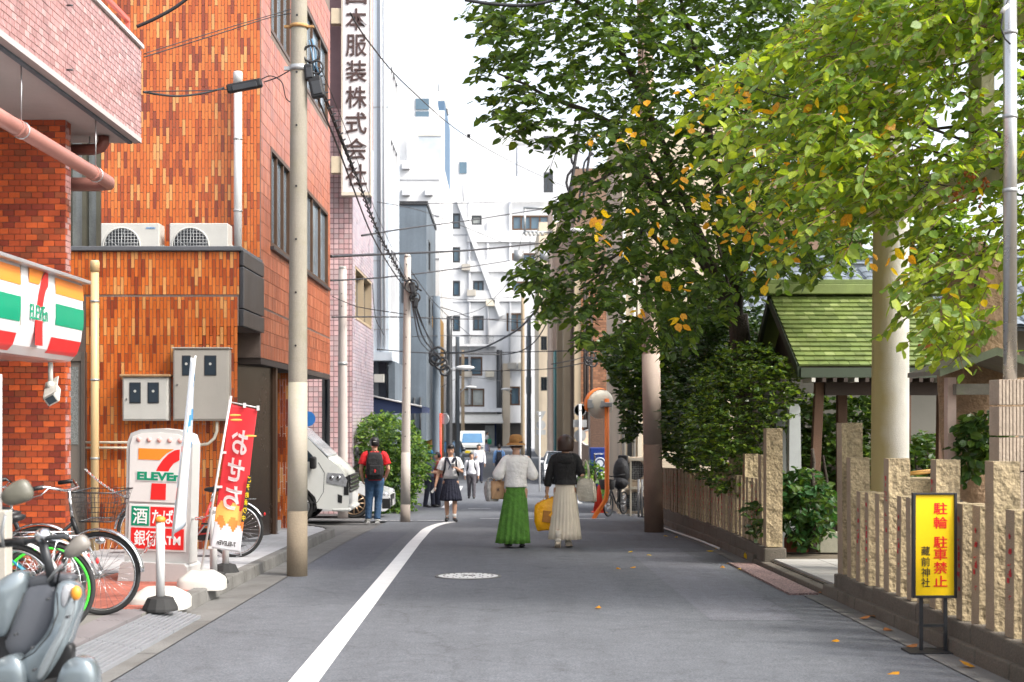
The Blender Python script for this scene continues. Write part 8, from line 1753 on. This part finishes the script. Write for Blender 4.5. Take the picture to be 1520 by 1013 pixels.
part('cabinet', MB().box(x0, x1, 43, 43.7, G(43)+.05, zt1), vb, VM, bevel=.02); part('plinth', MB().box(x0+.03, x1-.03, 43.04, 43.66, G(43)-.02, G(43)+.049), black, VM)
part('emblem', MB().torus(V3(px_x(889,43)+.03, 42.985, zz(688,43)), .17, .02, 'y', 28, 6).cyl(V3(px_x(889,43)+.03,42.996,zz(688,43)), V3(px_x(889,43)+.03,42.985,zz(688,43)), .11, n=20), mat('emblem_silver', (.5,.55,.62), .4), VM)
text(mb := MB(), 'BOSS', (px_x(889,43), 42.985, zz(704,43)), .42, .16, .03, th=.006); part('lettering', mb, inkw, VM); part('small_lettering', text(MB(), 'SUNTORY', (px_x(889,43), 42.985, zz(674,43)), .30, .05, .01, th=.006), inkw, VM); part('dispensing_flap', MB().box(x0+.1, x1-.2, 42.98, 42.998, G(43)+.25, G(43)+.45), black, VM)
def signpost(label, px, Y, top_, discs, r=.035, m=white):
    T = thing('traffic_sign', label, 'traffic sign', (px_x(px,Y), Y, G(Y))); part('post', MB().cyl((px_x(px,Y),Y,G(Y)-.05), (px_x(px,Y),Y,zz(top_,Y)), r, n=10), m, T)
    for kind, qx, qy, sz_ in discs:
        c = at(qx, qy, Y+.06)
        if kind == 'disc': part('sign_disc', MB().cyl(c, c + V3(0,.02,0), sz_, n=28), galv, T)
        elif kind == 'tri': part('sign_triangle', MB().poly3([c + V3(-sz_,0,sz_*.8), c + V3(sz_,0,sz_*.8), c + V3(0,0,-sz_)], (0,.02,0)), galv, T)
        else: part('sign_plate', MB().box(c.x-sz_, c.x+sz_, c.y, c.y+.02, c.z-sz_*.55, c.z+sz_*.55), galv, T)
    for qx, qy in ((px, discs[0][2]),): part('clamp', MB().obox(at(px, qy, Y-.04), (.12,.03,.05)), galv, T)
    return T
signpost('white post with two round signs seen from behind, beside the woman in black', 861, 48, 600, [('disc',861,609,.22),('plate',861,629,.24),('disc',861,647,.22),('disc',861,609,.2)], .05)
signpost('thin white sign post with a triangle sign seen from behind near the parked white car', 801, 52, 612, [('tri',803,617,.2),('disc',803,631,.18),('plate',803,642,.18)])
RPp = thing('mirror_post', 'slim red post with a round mirror seen edge on near the dark pole', 'curve mirror', (px_x(654,48), 48, G(48))); part('post', MB().cyl((px_x(654,48),48,G(48)), (px_x(654,48),48,zz(614,48)), .04, n=10), cw, RPp); part('mirror', MB().cyl(at(659,622,48), at(660,622,48.04), .2, n=24), galv, RPp)
SB2 = thing('shop_signboard', 'round lit shop sign peeping out beside the back of the road signs', 'sign', at(873,650,50)); part('face', MB().cyl(at(873,650,50), at(873,650,50.15), .28, n=24), mat('warm_sign_face', (.8,.55,.38), .4), SB2); part('rim', MB().torus(at(873,650,50), .28, .025, 'y', 24, 6), galv, SB2)
nvb = thing('road_sign', 'small blue road sign on a thin bracket before the pink tiled wall', 'traffic sign', at(457,622,28.5)); part('face', MB().cyl(at(457,622,28.5), at(457,622,28.52), .16, n=24), mat('road_sign_blue', (.02,.15,.45), .4), nvb); part('post', MB().cyl(at(455.5,622,28.55), at(455.5,700,28.55), .02, n=8), galv, nvb)
# ================================================================ silver scooter at the left edge
silver = mat('silver_scooter_paint', (.17,.205,.225), .25, .06, 3, metal=.35, coat=.6); slate = mat('scooter_grey_panel', (.11,.118,.135), .4, .06, 3)
SK = .72                                     # the scooter stands by the gutter, about 5.5 m away
SC = thing('motor_scooter', 'silver grey motor scooter standing nearest at the left edge of the view', 'scooter', (px_x(60,5.6), 5.7, G(5.7)))
def ai(px, py, Y): return at(px, py, Y*SK)
def q3(x, y, Y): return ai(x/3.042, y/3.042 + 680, Y)
def tb(name, pts, r, m, n=12, ell=None, par=None): return part(name, MB().tube(pts, [q*SK for q in r] if isinstance(r, list) else r*SK, n, ell=ell), m, par or SC)
def shell(name, pts, Y0, th, m, dYs=None, cr=.05):
    """moulded body panel: outline with depth, crowned in the middle"""
    P_ = [q3(x, y, Y0 + (dYs[i] if dYs else 0)) for i, (x, y) in enumerate(pts)]; c = sum(P_, Vector())/len(P_); n = len(P_); mb = MB(); vs = []; P_ = [c + (p-c)*1.05 for p in P_]; cr *= .55
    for f, d in ((1, th*SK), (1, .01), (.985, .0), (.86, -cr*.5), (.55, -cr*.9), (.2, -cr)):
        for p in P_: vs.append(c + (p-c)*f + V3(0, d, 0))
    mb.add(vs, [(j*n+k, j*n+(k+1)%n, (j+1)*n+(k+1)%n, (j+1)*n+k) for j in range(5) for k in range(n)] + [[5*n+k for k in range(n)], list(range(n))[::-1]], True)
    o = part(name, mb, m, SC); q = o.modifiers.new('soft', 'SUBSURF'); q.levels = q.render_levels = 1; return o
tb('frame_core', [q3(170,600,8.1), q3(120,760,8.05), q3(60,900,8.0), q3(40,1100,8.0)], [.12,.20,.22,.2], black, 16)
shell('leg_shield', [(112,588),(180,562),(232,562),(254,605),(258,700),(220,795),(148,875),(80,905),(38,880),(14,830),(50,740),(88,650)], 7.74, .20, slate, cr=.045)
shell('top_cowl', [(110,540),(210,522),(318,526),(338,556),(250,572),(170,578),(118,592)], 7.74, .22, mat('scooter_dark_panel', (.075,.08,.09), .4), cr=.02)
shell('side_cowl', [(-60,590),(0,555),(60,512),(126,512),(118,596),(56,728),(24,815),(-60,815)], 7.66, .22, silver, [0,0,.03,.05,.05,0,0,0], cr=.05)
shell('front_cowl', [(246,596),(268,554),(344,574),(356,640),(348,705),(318,768),(306,838),(258,910),(200,1010),(130,1040),(80,905),(146,868),(212,792),(250,700)], 7.60, .26, silver, [.05,.06,.08,.08,.06,.04,.02,0,-.02,-.02,0,.02,.04,.05], cr=.03)
shell('cowl_reflection', [(150,1010),(196,900),(262,790),(306,690),(322,600),(336,640),(326,720),(290,800),(240,890),(200,1000)], 7.50, .06, mat('scooter_painted_reflection', (.34,.38,.40), .2, metal=.5), cr=.02)  # raised strip in lighter silver, the cowl's reflection put into its colour
shell('headlight', [(276,572),(318,572),(326,600),(306,650),(284,690),(270,650)], 7.50, .05, headl, cr=.02)
shell('lower_fairing', [(-60,925),(0,912),(62,882),(108,934),(118,1013),(120,1150),(-60,1150)], 7.56, .24, silver, cr=.05)
shell('front_mudguard', [(252,1010),(284,930),(330,900),(404,910),(424,958),(434,1013),(440,1150),(240,1150)], 7.42, .20, silver, cr=.05)
shell('black_inner_panel', [(190,1010),(246,908),(298,836),(326,850),(322,905),(300,945),(270,1000),(256,1150),(180,1150)], 7.62, .15, black, cr=.01)
wc_ = q3(345, 1180, 7.5); part('wheel', MB().torus((wc_.x-.05, 5.42, G(5.4)+.25), .19, .055, 'y', 30, 10), rubber, SC)
tb('floorboard', [ai(30,1090,7.9), ai(-60,1090,8.0), ai(-140,1000,8.2)], [.10,.12,.16], silver, 16); part('seat', MB().ball(ai(-95, 880, 8.3), (.28,.14,.08), 20), black, SC)
tb('handlebar', [ai(-30,812,8.0), ai(20,808,7.8), ai(60,800,7.7), ai(100,796,7.6)], .016, dgrey, 8)
tb('grip', [ai(8,806,7.85), ai(38,804,7.75)], .024, black, 10); part('clamp', MB().ball(ai(64,795,7.7), (.036,.036,.03), 12), chrome, SC)
tb('steering_column', [ai(62,802,7.72), ai(80,868,7.75)], .028, dgrey, 10)
mg = mat('mirror_shell_olive', (.12,.115,.09), .35, .06, 3)
def shell_mirror(cx, cy, w, h, ang, m, Y0):
    c = ai(cx, cy, Y0); A_ = math.radians(ang); mb = MB(); n = 24; vs = []
    for d, f in ((.018,.7),(.02,.98),(.0,1),(-.014,.85),(-.022,.5),(-.024,.1)):
        for k in range(n):
            t_ = 2*PI*k/n; x = w*math.copysign(abs(math.cos(t_))**.75, math.cos(t_))*f; z = h*math.copysign(abs(math.sin(t_))**.75, math.sin(t_))*f*(1 + .25*math.cos(t_)); vs.append(c + V3(x*math.cos(A_) - z*math.sin(A_), d, x*math.sin(A_) + z*math.cos(A_)))
    mb.add(vs, [(j*n+k, j*n+(k+1)%n, (j+1)*n+(k+1)%n, (j+1)*n+k) for j in range(5) for k in range(n)] + [[5*n+k for k in range(n)], list(range(n))[::-1]], True); return part('mirror', mb, m, SC)
m1 = shell_mirror(24, 733, .066, .046, 24, mg, 7.7); tb('mirror_stalk', [ai(8,765,7.75), ai(2,790,7.78), ai(5,812,7.8)], .010, galv, 6, par=m1)
m2 = shell_mirror(113, 813, .058, .034, 38, mat('mirror_shell_grey', (.19,.175,.155), .35), 7.6); tb('mirror_stalk', [ai(92,838,7.62), ai(80,852,7.68), ai(72,862,7.72)], .010, galv, 6, par=m2)
for x, y in ((140,860),(212,640),(66,800),(300,720),(150,960),(360,940)): part('screw', MB().cyl(q3(x, y, 7.40), q3(x, y, 7.40) + V3(0,.03,0), .006, n=8), dgrey, SC)
tb('panel_seam', [q3(258,610,7.52), q3(262,700,7.48), q3(224,798,7.44), q3(152,880,7.42), q3(96,912,7.46)], .004, black, 4); tb('panel_seam', [q3(110,610,7.6), q3(60,730,7.56), q3(24,822,7.56)], .004, black, 4)
part('indicator', MB().ball(q3(344,610,7.50), (.022,.02,.03), 12), amber, SC); tb('brake_hose', [ai(60,800,7.66), ai(95,822,7.6), ai(88,850,7.66), ai(84,868,7.72)], .006, black, 6)
GP = thing('guard_post', 'grey square post cut by the left edge of the view behind the scooter mirror', 'post', at(2,900,8.4)); part('shaft', MB().box(px_x(-14,8.4), px_x(12,8.4), 8.36, 8.48, G(8.4)+.1, zz(758,8.4)), greybox, GP, bevel=.008)
part('pipe', MB().cyl((px_x(-1,8.42), 8.42, zz(758,8.4)), (px_x(-1,8.42), 8.42, zz(556,8.42)), .017, n=10), white, GP)
# ================================================================ overhead cables
def cable(label, pts, r=.012, sag=0, twist=0):
    P = [at(*p) for p in pts]; q = []
    if len(P) == 2 and sag:
        for i in range(17): f = i/16; q.append(P[0].lerp(P[1], f) - V3(0,0,sag*4*f*(1-f)))
    else:
        n = len(P)
        for i in range(n-1):
            p0, p1, p2, p3 = P[max(i-1,0)], P[i], P[i+1], P[min(i+2,n-1)]
            for k in range(6):
                t_ = k/6; q.append(.5*((2*p1) + (-p0+p2)*t_ + (2*p0-5*p1+4*p2-p3)*t_*t_ + (-p0+3*p1-3*p2+p3)*t_**3))
        q.append(P[-1])
    T = thing('overhead_cable', label, 'cable', q[0], 0, 'overhead cables'); part('line', MB().tube(q, r, 6), cablem, T)
    if twist:
        L_ = [0]; 
        for i in range(1, len(q)): L_.append(L_[-1] + (q[i]-q[i-1]).length)
        tot = L_[-1]; m_ = int(tot/.10); pts2 = []
        for i in range(m_+1):
            d = tot*i/m_; k = max(j for j in range(len(L_)) if L_[j] <= d+1e-9); k = min(k, len(q)-2); f = (d-L_[k])/(L_[k+1]-L_[k]); c = q[k].lerp(q[k+1], f); a = d/twist*2*PI
            pts2.append(c + V3(math.cos(a)*r*3.2, 0, math.sin(a)*r*3.2))
        part('spiral_hanger', MB().tube(pts2, r*.75, 4), cablem, T)
    return T
cable('thick spiral wrapped cable bundle running from the tall near pole down past the company sign', [(458,92,15),(470,105,15.4),(481,138,16.2),(502,193,17.8),(530,263,20.2),(564,350,23.5),(602,418,27)], .014, twist=.30)
cable('smooth black cable just left of the spiral bundle, from junction box to corner pole', [(470,142,15),(500,215,17),(520,268,18.5),(550,345,21.5),(575,390,24),(603,432,27)], .012)
cable('thin cable beside the spiral bundle', [(476,100,15),(520,210,18),(560,320,22),(604,415,27)], .005)
cable('near cable reaching the tall pole from the upper left, below another', [(213,137,13.2),(260,143,14),(300,139,14.6),(332,131,15)], .012)
cable('cable from the pole clamp to the long black closure', [(392,122,15.1),(412,115,15.1),(433,103,15.1)], .007); cable('lower of the two lines running left from the black closure along the orange wall', [(213,136,13.2),(290,135,14.2),(338,133,15.1)], .006)
cable('thin line rising from the balcony end to the pole top', [(214,85,13.0),(320,52,14),(395,28,14.6),(432,20,15)], .006); cable('second thin line just under the one rising from the balcony end', [(214,80,13.0),(330,44,14),(432,14,15)], .005)
cable('thick cable bundle crossing the top left corner above the balcony', [(203,40,12.6),(230,28,12.6),(262,10,12.6),(290,-12,12.6)], .016); cable('dropper wire curling off the tall pole towards the white duct', [(388,118,15.4),(402,113,15.2),(418,122,15),(424,145,15),(431,152,15)], .006)
cable('thin long wire descending from the company sign across the white sky', [(520,20,16),(550,66,19),(606,130,27),(687,199,42),(764,243,58),(842,279,70)], .012)
cable('wire rising right across the white tower to the arm pole', [(537,350,26),(620,337,38),(700,327,50),(814,309,61)], .022); cable('thick horizontal wire crossing below the slate building roof', [(491,381,27),(580,377,34),(706,371,46),(826,359,61)], .034)
cable('wire crossing the corner pole towards the transformer pole', [(491,417,26),(590,410,30),(700,396,45),(757,387,60)], .018); cable('level wire at mid height across the crossing', [(493,471,28),(600,471,34),(700,474,45),(895,474,60)], .018)
cable('sagging wire from the pink wall to the corner pole', [(493,440,29),(513,449,29),(537,457,28.5),(603,467,27)], .009); cable('thin high wire in front of the white tower', [(592,302,50),(680,302,60),(745,300,70)], .018)
cable('deep hanging cable from the far black pole up into the tree', [(655,524,50),(704,521,45),(760,495,38),(793,464,32),(815,425,28)], .028); cable('second hanging cable below the deepest one', [(655,524,50),(751,526,52),(790,511,50),(814,476,48)], .022)
cable('straight line at the height of the pole knots', [(560,519,40),(655,525,50),(760,523,52),(895,520,50)], .02); cable('long line over the white van', [(655,548,60),(690,551,70),(812,548,60),(905,530,50)], .022)
for k, (a, b, c2_) in enumerate(((0,0,.03),(6,-5,.024),(-5,4,.02),(9,6,.014))): cable(('outer','middle','inner','slack')[k] + ' strand of the cable bunch from the corner pole to the dark wrapped pole', [(612+a*.3,438+b,27),(618+a*.6,470,33),(630+a,505+b,42),(650,528+b,50)], c2_*.8)
cable('spiral cable hanging vertically behind the leaves', [(862,170,40),(855,230,40),(845,290,40),(838,325,40)], .05, twist=.8); cable('second spiral cable hanging vertically just right of the other', [(882,190,40),(872,250,40),(865,300,40),(858,330,40)], .04, twist=.8)
cable('thick cable entering at the very top over the road', [(690,0,14),(730,6,14),(780,8,14),(830,-2,14),(900,-30,14)], .018); cable('tangled lines in front of the brown brick wall', [(818,541,50),(850,535,50),(873,530,50),(905,538,50)], .02)
cable('wire from the thin far pole down to the right', [(653,456,50),(680,464,55),(704,472,60),(780,480,70)], .016)
kt = thing('cable_knot', 'dark tangle of cable coils on the dark wrapped pole', 'cable coil', at(650,530,49.6))
for (x, y, r) in ((650,528,.3),(655,540,.22),(646,535,.2),(661,550,.18)): part('coil', MB().torus(at(x,y,49.6), r, .05, 'y', 16, 5), cablem, kt)
kt = thing('cable_knot', 'tangle of coils against the brown brick wall', 'cable coil', at(878,532,50))
for (x, y, r) in ((876,530,.2),(880,538,.16),(873,537,.13)): part('coil', MB().torus(at(x,y,50), r, .035, 'y', 16, 5), cablem, kt)

# a few more hairlines over the street, thin service drops between the poles
for k, (pts, r, lab) in enumerate((([(560,300,36),(640,318,50),(745,360,70)], .012, 'hairline wire sloping down across the white tower'), ([(603,392,27),(650,455,40),(700,500,60)], .010, 'service drop from the corner pole top to the dark pole knots'), ([(640,440,50),(700,445,60),(780,440,75)], .014, 'hairline wire above the middle of the white block'),
    ([(612,500,40),(690,498,60),(812,500,61)], .014, 'hairline wire at the lower balcony height'), ([(667,470,58),(720,455,60),(778,392,61)], .014, 'wire from the black pole to the transformer'), ([(655,575,60),(690,560,75),(745,566,95)], .014, 'low wire above the street lamps'), ([(777,345,61),(770,372,62),(764,420,70)], .012, 'short dropper below the arm pole'),
    ([(787,345,61),(785,400,66),(776,440,75)], .012, 'second short dropper below the arm pole'), ([(553,420,36),(557,470,36),(566,490,36),(570,498,36)], .010, 'loose loop of cable hanging on the pale blue wall'), ([(820,395,60),(850,410,50),(900,400,40)], .012, 'wire from the thick grey pole into the leaves'))): cable(lab, pts, r)
